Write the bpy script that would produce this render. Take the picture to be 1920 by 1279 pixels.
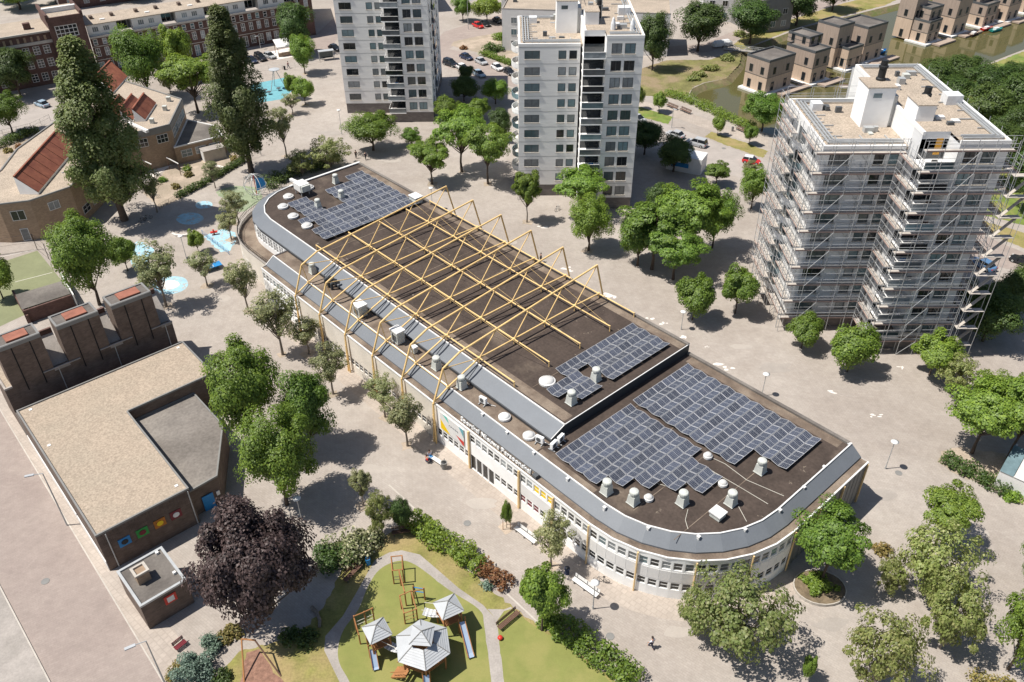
import bpy, bmesh, math, random
import numpy as np
from mathutils import Vector, Matrix

S = bpy.context.scene
for o in list(bpy.data.objects):
    bpy.data.objects.remove(o)
COL = S.collection
R = math.radians

# ------------------------------------------------------------------ camera
CAM_H = 72.0
FPX = 1577.0                       # focal length in pixels of the 1920 wide photograph
PITCH, ROLL = R(36.43), R(0.43)
FWD = Vector((0, math.cos(PITCH), -math.sin(PITCH)))
_r0 = Vector((1, 0, 0)); _d0 = FWD.cross(_r0)
RGT = _r0 * math.cos(ROLL) + _d0 * math.sin(ROLL)
DWN = _d0 * math.cos(ROLL) - _r0 * math.sin(ROLL)
cam_d = bpy.data.cameras.new('camera')
cam_d.sensor_width = 36.0
cam_d.lens = FPX / 1920 * 36.0
cam_d.clip_start = 1.0
cam_d.clip_end = 3000.0
cam = bpy.data.objects.new('camera', cam_d)
COL.objects.link(cam)
m = Matrix.Identity(4)
for i in range(3):
    m[i][0] = RGT[i]; m[i][1] = -DWN[i]; m[i][2] = -FWD[i]
m[2][3] = CAM_H
cam.matrix_world = m
S.camera = cam

# ------------------------------------------------------------------ sky and sun
SUN_EL, SUN_AZ = R(62.0), R(187.0)      # azimuth of the sun as an angle from +X
sd = Vector((math.cos(SUN_AZ) * math.cos(SUN_EL), math.sin(SUN_AZ) * math.cos(SUN_EL), math.sin(SUN_EL)))
W = bpy.data.worlds.new('World'); S.world = W; W.use_nodes = True
nt = W.node_tree
sky = nt.nodes.new('ShaderNodeTexSky'); sky.sky_type = 'NISHITA'; sky.sun_disc = False
sky.sun_elevation = SUN_EL
sky.sun_rotation = math.atan2(sd.x, sd.y)
bg = nt.nodes['Background']; bg.inputs['Strength'].default_value = 0.075
nt.links.new(sky.outputs['Color'], bg.inputs['Color'])
sl = bpy.data.lights.new('sun', 'SUN'); sl.energy = 4.9; sl.angle = R(0.5); sl.color = (1.0, 0.955, 0.88)
so = bpy.data.objects.new('sun', sl); COL.objects.link(so)
so.rotation_euler = sd.to_track_quat('Z', 'Y').to_euler()
S.view_settings.view_transform = 'Standard'; S.view_settings.look = 'None'
S.view_settings.gamma = 1.0; S.view_settings.exposure = 0.30
S.view_settings.use_curve_mapping = False
S.render.engine = 'CYCLES'
S.cycles.max_bounces = 5; S.cycles.diffuse_bounces = 3; S.cycles.transparent_max_bounces = 4
S.cycles.use_denoising = True; S.cycles.denoiser = 'OPENIMAGEDENOISE'; S.cycles.denoising_input_passes = 'RGB_ALBEDO_NORMAL'; S.cycles.denoising_prefilter = 'ACCURATE'

# ------------------------------------------------------------------ helpers
def G(u, v, z=0.0):
    """ground point (at height z) of a photograph pixel, to survey the real plan of the place"""
    d = FWD * FPX + RGT * (u - 960.0) + DWN * (v - 639.5)
    t = (z - CAM_H) / d.z
    return Vector((d.x * t, d.y * t, z))

def depth_at(p): return (Vector(p) - Vector((0, 0, CAM_H))).dot(FWD)
def metres(p, px): return px * depth_at(p) / FPX
def rise(b, v2):
    """height above ground point b whose image row is v2"""
    lo, hi = 0.0, 60.0
    for _ in range(40):
        mid = (lo + hi) / 2
        q = Vector((b[0], b[1], mid - CAM_H))
        if 639.5 + FPX * q.dot(DWN) / q.dot(FWD) > v2: lo = mid
        else: hi = mid
    return lo

def link(o, parent=None):
    COL.objects.link(o)
    if parent is not None: o.parent = parent
    return o
def tag(o, label, cat, group=None, kind=None):
    o['label'] = label; o['category'] = cat
    if group: o['group'] = group
    if kind: o['kind'] = kind
    return o
def empty(name, loc=(0, 0, 0), rz=0.0, label=None, cat=None, group=None):
    o = bpy.data.objects.new(name, None); o.empty_display_size = 0.3
    COL.objects.link(o); o.location = loc; o.rotation_euler = (0, 0, rz)
    if label: tag(o, label, cat, group)
    return o
def inst(name, me, parent, loc=(0, 0, 0), rz=0.0, scale=None, mat=None):
    o = bpy.data.objects.new(name, me)
    COL.objects.link(o); o.parent = parent; o.location = loc
    if not isinstance(rz, (int, float)): o.rotation_euler = rz
    elif rz: o.rotation_euler = (0, 0, rz)
    if scale: o.scale = scale
    if mat is not None:
        o.material_slots[0].link = 'OBJECT'; o.material_slots[0].material = mat
    return o

class MB:
    """collects the faces of one mesh"""
    def __init__(s): s.v = []; s.f = []
    def face(s, *pts):
        n = len(s.v); s.v += [tuple(p) for p in pts]; s.f.append(tuple(range(n, n + len(pts)))); return s
    def box(s, x0, x1, y0, y1, z0, z1):
        n = len(s.v)
        s.v += [(x0, y0, z0), (x1, y0, z0), (x1, y1, z0), (x0, y1, z0), (x0, y0, z1), (x1, y0, z1), (x1, y1, z1), (x0, y1, z1)]
        s.f += [tuple(n + i for i in f) for f in ((0, 3, 2, 1), (4, 5, 6, 7), (0, 1, 5, 4), (1, 2, 6, 5), (2, 3, 7, 6), (3, 0, 4, 7))]
        return s
    def bar(s, a, b, w, h=None):
        """square bar from a to b"""
        a = Vector(a); b = Vector(b); h = h or w
        d = (b - a).normalized()
        up = Vector((0, 0, 1)) if abs(d.z) < .95 else Vector((1, 0, 0))
        x = d.cross(up).normalized() * (w / 2); y = x.cross(d).normalized() * (h / 2)
        n = len(s.v)
        for p in (a, b):
            for i, j in ((-1, -1), (1, -1), (1, 1), (-1, 1)): s.v.append(tuple(p + x * i + y * j))
        s.f += [tuple(n + i for i in f) for f in ((3, 2, 1, 0), (4, 5, 6, 7), (0, 1, 5, 4), (1, 2, 6, 5), (2, 3, 7, 6), (3, 0, 4, 7))]
        return s
    def tube(s, a, b, r0, r1=None, n=8, cap=True):
        a = Vector(a); b = Vector(b); r1 = r0 if r1 is None else r1
        d = (b - a).normalized()
        up = Vector((0, 0, 1)) if abs(d.z) < .95 else Vector((1, 0, 0))
        x = d.cross(up).normalized(); y = x.cross(d).normalized()
        k = len(s.v)
        for p, r in ((a, r0), (b, r1)):
            for i in range(n):
                t = 2 * math.pi * i / n
                s.v.append(tuple(p + x * (r * math.cos(t)) + y * (r * math.sin(t))))
        for i in range(n):
            j = (i + 1) % n; s.f.append((k + i, k + j, k + n + j, k + n + i))
        if cap:
            s.f.append(tuple(k + n + i for i in range(n))); s.f.append(tuple(k + n - 1 - i for i in range(n)))
        return s
    def path(s, pts, r, n=6):
        for i in range(len(pts) - 1):
            s.tube(pts[i], pts[i + 1], r if not isinstance(r, (list, tuple)) else r[i], r if not isinstance(r, (list, tuple)) else r[i + 1], n)
        return s
    def lathe(s, prof, n=16, c=(0, 0)):
        k = len(s.v)
        for r, z in prof:
            for i in range(n):
                t = 2 * math.pi * i / n; s.v.append((c[0] + r * math.cos(t), c[1] + r * math.sin(t), z))
        for a in range(len(prof) - 1):
            for i in range(n):
                j = (i + 1) % n; s.f.append((k + a * n + i, k + a * n + j, k + a * n + n + j, k + a * n + n + i))
        s.f.append(tuple(k + (len(prof) - 1) * n + i for i in range(n)))
        return s
    def prism(s, poly, z0, z1, bottom=False):
        """poly counter-clockwise seen from above"""
        n = len(poly); k = len(s.v)
        s.v += [(p[0], p[1], z0) for p in poly] + [(p[0], p[1], z1) for p in poly]
        s.f.append(tuple(k + n + i for i in range(n)))
        if bottom: s.f.append(tuple(k + n - 1 - i for i in range(n)))
        for i in range(n):
            j = (i + 1) % n; s.f.append((k + i, k + j, k + n + j, k + n + i))
        return s
    def strip(s, A, B):
        """quads between two polylines"""
        for i in range(len(A) - 1): s.face(A[i], A[i + 1], B[i + 1], B[i])
        return s
    def mesh(s, name, mat=None, smooth=False):
        me = bpy.data.meshes.new(name); me.from_pydata(s.v, [], s.f); me.update()
        if mat: me.materials.append(mat)
        if smooth: me.shade_smooth()
        return me
    def build(s, name, mat, parent=None, loc=(0, 0, 0), rz=0.0, smooth=False):
        o = bpy.data.objects.new(name, s.mesh(name, mat, smooth)); COL.objects.link(o)
        o.location = loc; o.rotation_euler = (0, 0, rz)
        if parent is not None: o.parent = parent
        return o

def ccw(p):
    a = sum(p[i][0] * p[(i + 1) % len(p)][1] - p[(i + 1) % len(p)][0] * p[i][1] for i in range(len(p)))
    return p if a > 0 else p[::-1]
def spline(pts, n=8, closed=True):
    """smooth closed curve through points"""
    out = []; N = len(pts)
    for i in range(N if closed else N - 1):
        if closed: p0, p1, p2, p3 = (Vector(pts[(i + k - 1) % N]) for k in range(4))
        else: p0, p1, p2, p3 = (Vector(pts[min(max(i + k - 1, 0), N - 1)]) for k in range(4))
        for k in range(n):
            t = k / n
            out.append(.5 * ((2 * p1) + (p2 - p0) * t + (2 * p0 - 5 * p1 + 4 * p2 - p3) * t * t + (3 * p1 - p0 - 3 * p2 + p3) * t ** 3))
    if not closed: out.append(Vector(pts[-1]))
    return out

def facade(mb, x0, x1, z0, z1, holes, y=0.0, depth=0.18):
    """wall in the plane y (facing -y) with real openings and reveals going to +y"""
    xs = sorted({x0, x1, *[h[0] for h in holes], *[h[1] for h in holes]})
    zs = sorted({z0, z1, *[h[2] for h in holes], *[h[3] for h in holes]})
    for i in range(len(xs) - 1):
        for j in range(len(zs) - 1):
            cx, cz = (xs[i] + xs[i + 1]) / 2, (zs[j] + zs[j + 1]) / 2
            if any(h[0] < cx < h[1] and h[2] < cz < h[3] for h in holes): continue
            mb.face((xs[i], y, zs[j]), (xs[i + 1], y, zs[j]), (xs[i + 1], y, zs[j + 1]), (xs[i], y, zs[j + 1]))
    for a, b, c, d in holes:
        e = y + depth
        mb.face((a, y, c), (a, y, d), (a, e, d), (a, e, c)); mb.face((b, y, d), (b, y, c), (b, e, c), (b, e, d))
        mb.face((a, y, c), (a, e, c), (b, e, c), (b, y, c)); mb.face((a, y, d), (b, y, d), (b, e, d), (a, e, d))
    return mb
def xform(mb, k0, mtx):
    """move the vertices of a collector from index k0 on"""
    for i in range(k0, len(mb.v)): mb.v[i] = tuple(mtx @ Vector(mb.v[i]))

# ------------------------------------------------------------------ materials
def mat(name, col, rough=.85, var=.12, scale=2.0, fine=0.0, col2=None, spots=None, metal=0.0, spec=.3, bump=0.0, objrand=0.0, stretch=None, thr=(.45, .62)):
    mt = bpy.data.materials.new(name); mt.use_nodes = True
    N, L = mt.node_tree.nodes, mt.node_tree.links
    b = N['Principled BSDF']
    b.inputs['Roughness'].default_value = rough; b.inputs['Metallic'].default_value = metal
    b.inputs['Specular IOR Level'].default_value = spec
    tc = N.new('ShaderNodeTexCoord'); vec = tc.outputs['Object']
    if stretch:
        mp = N.new('ShaderNodeMapping'); mp.inputs['Scale'].default_value = stretch
        L.new(vec, mp.inputs['Vector']); vec = mp.outputs['Vector']
    def noise(sc, det=4.0, ro=.6):
        n = N.new('ShaderNodeTexNoise'); n.inputs['Scale'].default_value = sc; n.inputs['Detail'].default_value = det
        n.inputs['Roughness'].default_value = ro; L.new(vec, n.inputs['Vector']); return n.outputs['Fac']
    def ramp(src, a, b_, ca, cb):
        r = N.new('ShaderNodeValToRGB'); r.color_ramp.elements[0].position = a; r.color_ramp.elements[1].position = b_
        r.color_ramp.elements[0].color = (*ca, 1); r.color_ramp.elements[1].color = (*cb, 1); L.new(src, r.inputs['Fac']); return r.outputs['Color']
    def mixc(mode, fac, a, b_):
        x = N.new('ShaderNodeMix'); x.data_type = 'RGBA'; x.blend_type = mode
        if isinstance(fac, float): x.inputs['Factor'].default_value = fac
        else: L.new(fac, x.inputs['Factor'])
        for s_, v_ in (('A', a), ('B', b_)):
            k = 6 if s_ == 'A' else 7
            if isinstance(v_, tuple): x.inputs[k].default_value = (*v_, 1)
            else: L.new(v_, x.inputs[k])
        return x.outputs[2]
    lo = tuple(max(0, c * (1 - var)) for c in col); hi = tuple(c * (1 + var) for c in col)
    c = ramp(noise(scale), .3, .7, lo, hi)
    if col2: c = mixc('MIX', ramp(noise(scale * .37, 3), thr[0], thr[1], (0, 0, 0), (1, 1, 1)), c, col2)
    if spots: c = mixc('MIX', ramp(noise(spots[1], 5, .7), spots[2], spots[2] + .05, (0, 0, 0), (1, 1, 1)), c, spots[0])
    if fine: c = mixc('MULTIPLY', 1.0, c, ramp(noise(scale * 9, 2), .25, .75, (1 - fine,) * 3, (1 + fine,) * 3))
    if objrand:
        oi = N.new('ShaderNodeObjectInfo'); mr = N.new('ShaderNodeMapRange')
        mr.inputs['To Min'].default_value = 1 - objrand; mr.inputs['To Max'].default_value = 1 + objrand
        L.new(oi.outputs['Random'], mr.inputs['Value']); hsv = N.new('ShaderNodeHueSaturation')
        L.new(mr.outputs['Result'], hsv.inputs['Value']); L.new(c, hsv.inputs['Color']); c = hsv.outputs['Color']
    L.new(c, b.inputs['Base Color'])
    if bump:
        bp = N.new('ShaderNodeBump'); bp.inputs['Strength'].default_value = bump; bp.inputs['Distance'].default_value = .05
        L.new(noise(scale * 6, 3), bp.inputs['Height']); L.new(bp.outputs['Normal'], b.inputs['Normal'])
    return mt

def bricks(name, c1, c2, mortar, bw=.24, bh=.08, rough=.9, var=.2, rot=None, big=.15):
    """coursed masonry too fine to pick apart from the air"""
    mt = mat(name, c1, rough, var, .8)
    N, L = mt.node_tree.nodes, mt.node_tree.links; b = N['Principled BSDF']
    src = b.inputs['Base Color'].links[0].from_socket
    tc = N.new('ShaderNodeTexCoord'); br = N.new('ShaderNodeTexBrick')
    sep = N.new('ShaderNodeSeparateXYZ'); add = N.new('ShaderNodeMath'); cmb = N.new('ShaderNodeCombineXYZ')
    L.new(tc.outputs['Object'], sep.inputs[0])
    if rot is None:
        L.new(sep.outputs[0], add.inputs[0]); L.new(sep.outputs[1], add.inputs[1])
        L.new(add.outputs[0], cmb.inputs[0]); L.new(sep.outputs[2], cmb.inputs[1]); vec = cmb.outputs[0]
    else:
        mp = N.new('ShaderNodeMapping'); mp.inputs['Rotation'].default_value = (0, 0, rot); L.new(tc.outputs['Object'], mp.inputs[0]); vec = mp.outputs[0]
    L.new(vec, br.inputs['Vector']); br.inputs['Scale'].default_value = 1.0
    br.inputs['Brick Width'].default_value = bw; br.inputs['Row Height'].default_value = bh; br.inputs['Mortar Size'].default_value = bh * .09
    br.inputs['Color1'].default_value = (1 + big, 1 + big, 1 + big, 1); br.inputs['Color2'].default_value = (1 - big, 1 - big, 1 - big, 1)
    k = sum(mortar) / max(.01, sum(c1)); br.inputs['Mortar'].default_value = (k, k, k, 1)
    x = N.new('ShaderNodeMix'); x.data_type = 'RGBA'; x.blend_type = 'MULTIPLY'; x.inputs['Factor'].default_value = 1.0
    L.new(src, x.inputs[6]); L.new(br.outputs['Color'], x.inputs[7]); L.new(x.outputs[2], b.inputs['Base Color'])
    return mt

def stains(mt, sc, amt, tint, sc2=None):
    N, L = mt.node_tree.nodes, mt.node_tree.links; b = N['Principled BSDF']; src = b.inputs['Base Color'].links[0].from_socket
    tc = N.new('ShaderNodeTexCoord')
    for k, (s_, a_) in enumerate(((sc, amt), (sc2 or sc * 7, amt * .6), (sc * 55, amt * .55))):
        n = N.new('ShaderNodeTexNoise'); n.inputs['Scale'].default_value = s_; n.inputs['Detail'].default_value = 6; n.inputs['Roughness'].default_value = .62; n.inputs['Distortion'].default_value = .6
        L.new(tc.outputs['Object'], n.inputs['Vector'])
        r = N.new('ShaderNodeValToRGB'); r.color_ramp.elements[0].position = .33; r.color_ramp.elements[1].position = .68
        r.color_ramp.elements[0].color = (*[1 - a_ * t for t in tint], 1); r.color_ramp.elements[1].color = (*[1 + a_ * .55] * 3, 1); L.new(n.outputs['Fac'], r.inputs['Fac'])
        x = N.new('ShaderNodeMix'); x.data_type = 'RGBA'; x.blend_type = 'MULTIPLY'; x.inputs['Factor'].default_value = 1.0
        L.new(src, x.inputs[6]); L.new(r.outputs['Color'], x.inputs[7]); src = x.outputs[2]
    L.new(src, b.inputs['Base Color']); return mt

def leafmat(name, col, col2=None, trans=.42):
    mt = bpy.data.materials.new(name); mt.use_nodes = True
    N, L = mt.node_tree.nodes, mt.node_tree.links
    for n in list(N): N.remove(n)
    out = N.new('ShaderNodeOutputMaterial'); geo = N.new('ShaderNodeNewGeometry'); oi = N.new('ShaderNodeObjectInfo')
    col2 = col2 or tuple(min(1, c * k) for c, k in zip(col, (1.5, 1.3, 1.1)))
    r = N.new('ShaderNodeValToRGB'); r.color_ramp.elements[0].color = (*[c * .62 for c in col], 1); r.color_ramp.elements[1].color = (*col2, 1)
    e = r.color_ramp.elements.new(.5); e.color = (*col, 1)
    L.new(geo.outputs['Random Per Island'], r.inputs['Fac'])
    hsv = N.new('ShaderNodeHueSaturation'); mr = N.new('ShaderNodeMapRange')
    mr.inputs['To Min'].default_value = .82; mr.inputs['To Max'].default_value = 1.22
    L.new(oi.outputs['Random'], mr.inputs['Value']); L.new(mr.outputs['Result'], hsv.inputs['Value']); L.new(r.outputs['Color'], hsv.inputs['Color'])
    mr2 = N.new('ShaderNodeMapRange'); mr2.inputs['To Min'].default_value = .488; mr2.inputs['To Max'].default_value = .512
    wn = N.new('ShaderNodeTexWhiteNoise'); wn.noise_dimensions = '1D'; L.new(oi.outputs['Random'], wn.inputs['W'])
    L.new(wn.outputs['Value'], mr2.inputs['Value']); L.new(mr2.outputs['Result'], hsv.inputs['Hue'])
    d = N.new('ShaderNodeBsdfDiffuse'); t = N.new('ShaderNodeBsdfTranslucent'); g = N.new('ShaderNodeBsdfGlossy'); g.inputs['Roughness'].default_value = .55
    mx = N.new('ShaderNodeMixShader'); mx.inputs[0].default_value = trans
    mx2 = N.new('ShaderNodeMixShader'); mx2.inputs[0].default_value = .035
    tc = N.new('ShaderNodeHueSaturation'); tc.inputs['Hue'].default_value = .485; tc.inputs['Value'].default_value = 1.25
    L.new(hsv.outputs['Color'], d.inputs['Color']); L.new(hsv.outputs['Color'], tc.inputs['Color']); L.new(tc.outputs['Color'], t.inputs['Color'])
    L.new(d.outputs[0], mx.inputs[1]); L.new(t.outputs[0], mx.inputs[2]); L.new(mx.outputs[0], mx2.inputs[1]); L.new(g.outputs[0], mx2.inputs[2])
    L.new(mx2.outputs[0], out.inputs['Surface'])
    return mt

M = {}
M['paving'] = bricks('paving', (.385, .346, .310), (0, 0, 0), (.34, .305, .273), .5, .25, var=.06, rot=R(38), big=.045)
M['paving2'] = bricks('paving_light', (.43, .375, .325), (0, 0, 0), (.38, .335, .295), .6, .6, var=.06, rot=R(41), big=.05)
M['road_red'] = bricks('road_brick', (.338, .284, .250), (0, 0, 0), (.308, .26, .23), .5, .25, var=.06, rot=R(-30), big=.04)
M['road_grey'] = mat('road_asphalt', (.37, .33, .30), .9, .10, .35, .08)
stains(M['paving'], .045, .13, (.85, 1.0, 1.1)); stains(M['paving2'], .08, .12, (.9, 1.0, 1.05)); stains(M['road_red'], .06, .11, (.9, 1.05, 1.0))
M['slab'] = mat('concrete_slab', (.36, .325, .295), .9, .12, .6, .12, col2=(.30, .272, .245))
M['kerb'] = mat('kerb_stone', (.47, .43, .38), .9, .1, 1.0, .1)
M['sand'] = mat('sandy_soil', (.40, .325, .255), .95, .2, .5, .2, col2=(.30, .25, .19))
M['mulch'] = mat('bark_mulch', (.25, .14, .10), .95, .3, 2.5, .3)
M['grass'] = mat('dry_lawn', (.21, .20, .06), .95, .25, .5, .2, col2=(.33, .25, .12), thr=(.40, .66))
M['grass2'] = mat('green_lawn', (.15, .20, .045), .95, .25, .6, .25, col2=(.26, .24, .08))
M['turf'] = mat('soft_green_turf', (.210, .222, .066), .95, .07, .8, .06, col2=(.255, .245, .082))
M['court'] = mat('sports_court_green', (.215, .225, .125), .9, .10, .3, .06)
M['blue'] = mat('blue_rubber', (.15, .36, .41), .85, .12, .7, .05)
M['blue2'] = mat('pale_blue_paint', (.33, .52, .60), .85, .15, 1.2, .08, spots=((.42, .38, .34), 1.3, .54))
M['greenpaint'] = mat('pale_green_paint', (.255, .30, .19), .9, .16, .8, .1, spots=((.40, .36, .32), 1.2, .58))
M['chalk'] = mat('chalk_white', (.72, .67, .62), .95, .1, 1.5, .1)
M['bitumen'] = mat('roof_bitumen', (.066, .049, .040), .88, .24, .35, .22, col2=(.145, .112, .086), thr=(.60, .74), spots=((.24, .195, .15), .9, .66))
M['bitumen2'] = mat('roof_bitumen_worn', (.155, .117, .089), .9, .24, .8, .22, col2=(.24, .19, .145))
M['bit_grey'] = mat('roof_felt_grey', (.135, .12, .108), .9, .2, .35, .15, col2=(.20, .18, .16))
M['slate'] = mat('grey_roof_panel', (.165, .178, .196), .5, .05, .5, .04, objrand=.05)
M['slate_dark'] = mat('dark_metal_and_shade', (.05, .055, .06), .6, .1, 1)  # dark duct metal; on the strip below the high band it stands in for shadow
M['coping'] = mat('white_coping', (.72, .71, .69), .6, .08, 1)
M['white'] = mat('white_facade_panel', (.90, .895, .88), .6, .06, .5)
M['white_grey'] = mat('light_grey_panel', (.74, .725, .71), .6, .06, .5)
M['beige'] = mat('beige_concrete_panel', (.70, .645, .565), .8, .08, .5, .05)
M['clad'] = mat('grey_cladding', (.22, .215, .205), .6, .08, .6)
M['soffit'] = mat('dark_void', (.015, .015, .016), .8, .1, 1)
M['glass'] = mat('window_glass', (.018, .022, .026), .08, .3, .9, spec=.6)
M['glass_grey'] = mat('window_glass_curtained', (.20, .22, .23), .10, .3, .7, spec=.6, objrand=.6)
M['glass_blue'] = mat('window_glass_blue', (.13, .19, .21), .10, .25, .8, spec=.6, objrand=.6)
M['yellow'] = mat('yellow_painted_steel', (.80, .55, .24), .5, .12, .6, .08)
M['yellow_flat'] = mat('yellow_panel', (.86, .58, .01), .5, .05, 1)
M['maroon'] = mat('maroon_panel', (.17, .02, .03), .5, .08, 1)
M['yellow_pale'] = mat('pale_yellow_steel', (.74, .53, .27), .5, .1, .6)
M['door_orange'] = mat('orange_door', (.50, .25, .03), .5, .08, 1)
M['frame'] = mat('white_window_frame', (.70, .69, .67), .5, .04, 1)
M['frame_dark'] = mat('dark_window_frame', (.08, .09, .095), .5, .1, 1)
M['pv'] = mat('solar_cell', (.052, .060, .085), .22, .12, 1.0, spec=.5, objrand=.3)
M['alu'] = mat('aluminium_frame', (.62, .62, .63), .35, .05, 1, metal=.2)
M['galv'] = mat('galvanised_metal', (.46, .47, .47), .45, .1, 1.5, metal=.3)
M['vent'] = mat('vent_paint', (.55, .56, .52), .6, .12, 1.5)
M['dome'] = mat('dome_acrylic', (.58, .57, .55), .15, .1, 1.2, spec=.6)
M['tower_wall'] = mat('pale_grey_brick', (.80, .79, .77), .85, .055, .35, .035, stretch=(.6, .6, 6.0))
M['tower_wall2'] = mat('grey_scaffolded_wall', (.66, .66, .66), .85, .06, .4, .04, stretch=(.6, .6, 6.0))
M['planter_soil'] = mat('planter_soil', (.17, .13, .085), .95, .3, 2, .25)
M['tower_base'] = bricks('dark_base_brick', (.185, .165, .155), (0, 0, 0), (.16, .15, .14), .6, .2, var=.12)
M['tower_side'] = mat('tower_side_brick', (.42, .40, .38), .85, .1, .5, .05)
M['gravel'] = mat('roof_gravel', (.40, .33, .26), .95, .08, .6, .42, col2=(.35, .29, .23))
M['gravel2'] = mat('roof_gravel_moss', (.37, .30, .232), .95, .06, .55, .30, col2=(.35, .29, .225), thr=(.42, .66))
M['brick_dark'] = bricks('brown_brick', (.145, .108, .088), (0, 0, 0), (.135, .11, .095), .44, .16, var=.22)
M['brick_red'] = bricks('red_brick', (.112, .066, .056), (0, 0, 0), (.14, .09, .075), .44, .16, var=.2)
M['brick_tan'] = bricks('tan_brick', (.34, .245, .17), (0, 0, 0), (.30, .23, .17), .44, .16, var=.10)
M['tile'] = mat('red_roof_tile', (.27, .098, .060), .8, .16, 1.2, .15, col2=(.21, .072, .047))
M['copper'] = mat('orange_roof_light', (.30, .12, .08), .7, .2, 1)
M['wood'] = mat('larch_cladding', (.55, .42, .32), .8, .10, .8, .06, stretch=(3, 3, .4))
M['wood_grey'] = mat('weathered_cladding', (.38, .30, .245), .8, .14, .8, .06, stretch=(3, 3, .4))
M['timber'] = mat('play_timber', (.36, .165, .065), .7, .15, 1.5, .1)
M['timber_dark'] = mat('old_bench_timber', (.15, .085, .06), .8, .2, 1.5)
M['zinc'] = mat('roof_board_grey', (.42, .435, .45), .5, .06, 1.0, .05)
M['steel'] = mat('slide_steel', (.46, .58, .74), .25, .05, 1, metal=.4)
M['red'] = mat('red_paint', (.58, .045, .03), .4, .08, 1)
M['bluepaint'] = mat('blue_paint', (.03, .22, .50), .5, .08, 1)
M['black'] = mat('black_paint', (.022, .023, .025), .5, .15, 1)
M['dgrey'] = mat('dark_grey_metal', (.10, .105, .11), .5, .12, 1)
M['bark'] = mat('bark', (.095, .072, .055), .95, .25, 2.5, .2)
M['bark_pale'] = mat('pale_bark', (.22, .185, .15), .95, .2, 2.5, .2)
M['plaster'] = mat('white_render', (.70, .685, .655), .85, .06, .6)
M['rope'] = mat('light_rope', (.55, .52, .45), .9, .1, 1)
M['wrap'] = mat('white_plastic_sheet', (.70, .71, .72), .4, .12, 1.5, bump=.5)
M['deck'] = mat('scaffold_deck', (.46, .415, .37), .85, .14, 1.2, .12)
M['toe'] = mat('red_toe_board', (.42, .30, .26), .7, .15, 1)
M['skin'] = mat('skin', (.45, .26, .19), .6, .05, 1)
M['hair'] = mat('hair', (.04, .025, .02), .7, .1, 1)
M['navy'] = mat('navy_cloth', (.03, .04, .08), .9, .15, 2)
M['cloth_white'] = mat('white_cloth', (.66, .67, .74), .9, .06, 2)
M['tyre'] = mat('tyre_rubber', (.015, .015, .016), .8, .1, 2)
L_ = {}
L_['maple'] = leafmat('maple_leaf', (.145, .25, .034))
L_['bright'] = leafmat('bright_leaf', (.185, .285, .040))
L_['locust'] = leafmat('locust_leaf', (.18, .290, .045))
L_['sparse'] = leafmat('light_leaf', (.25, .285, .115), (.40, .39, .20))
L_['olive'] = leafmat('olive_leaf', (.25, .31, .085), (.38, .38, .16))
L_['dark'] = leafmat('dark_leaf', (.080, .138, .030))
L_['poplar'] = leafmat('poplar_leaf', (.15, .21, .058), (.20, .23, .09))
L_['purple'] = leafmat('purple_leaf', (.058, .036, .034), (.12, .082, .078), .15)
L_['bluegreen'] = leafmat('blue_conifer_needle', (.13, .20, .14), (.23, .30, .24), .1)
L_['elder'] = leafmat('cream_blossom_leaf', (.16, .19, .07), (.62, .58, .38), .2)
L_['yellow'] = leafmat('yellow_shrub_leaf', (.22, .19, .05), (.36, .26, .10), .25)
L_['rust'] = leafmat('rusty_shrub_leaf', (.26, .12, .045), (.34, .22, .10), .2)

# ================================================================== THE SETTING
JAG = random.Random(77)
def rough_edge(pts, step=.7, amp=.16):
    out = []
    for a, b_ in zip(pts, pts[1:] + pts[:1]):
        a, b_ = Vector((a[0], a[1], 0)), Vector((b_[0], b_[1], 0)); d = b_ - a; L = d.length; n = max(1, min(60, int(L / step))); m_ = Vector((-d.y, d.x, 0)) / max(L, 1e-6)
        for i in range(n): out.append(a + d * (i / n) + (m_ * JAG.uniform(-amp, amp) if i else Vector()))
    return out
def sheet(name, pix, material, z, smooth=0, kind='structure', world=False):
    pts = [Vector((p[0], p[1], 0)) if world else G(*p) for p in pix]
    if smooth: pts = spline(pts, smooth)
    if name in ('lawn', 'painted_ground', 'garden_soil', 'bank_grass', 'quay_lawn', 'bark_bed', 'play_turf', 'tree_pit', 'paving_patch', 'garden_path', 'blue_playfloor'): pts = rough_edge(list(pts), .5, .05 if name in ('play_turf', 'blue_playfloor') else .18)
    pts = ccw([(p[0], p[1]) for p in pts])
    mb = MB(); mb.face(*[(x, y, z) for x, y in pts])
    o = mb.build(name, material)
    o['kind'] = kind
    return o

from mathutils.geometry import tessellate_polygon
pond = [G(*p) for p in ((1292, 178), (1298, 166), (1320, 156), (1362, 147), (1384, 120), (1388, 96), (1440, 76), (1500, 53), (1660, 13))] + \
       [Vector((160, 300, 0)), Vector((240, 330, 0)), Vector((250, 290, 0)), Vector((170, 250, 0))] + \
       [G(*p) for p in ((1920, 93), (1830, 128), (1775, 131), (1720, 160))] + [Vector((80, 178, 0)), Vector((62, 168, 0))] + [G(*p) for p in ((1430, 248), (1390, 227), (1330, 199))]
pond = [Vector((p.x, p.y, 0)) for p in pond]
if sum(pond[i].x * pond[(i + 1) % len(pond)].y - pond[(i + 1) % len(pond)].x * pond[i].y for i in range(len(pond))) < 0: pond = pond[::-1]
outer = [Vector(p) for p in ((-700, -250, 0), (700, -250, 0), (700, 900, 0), (-700, 900, 0))]
allp = outer + pond
tris = tessellate_polygon([outer, pond])
mb = MB(); mb.v = [tuple(p) for p in allp]; mb.f = [t if (allp[t[1]] - allp[t[0]]).cross(allp[t[2]] - allp[t[0]]).z > 0 else t[::-1] for t in tris]
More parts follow.
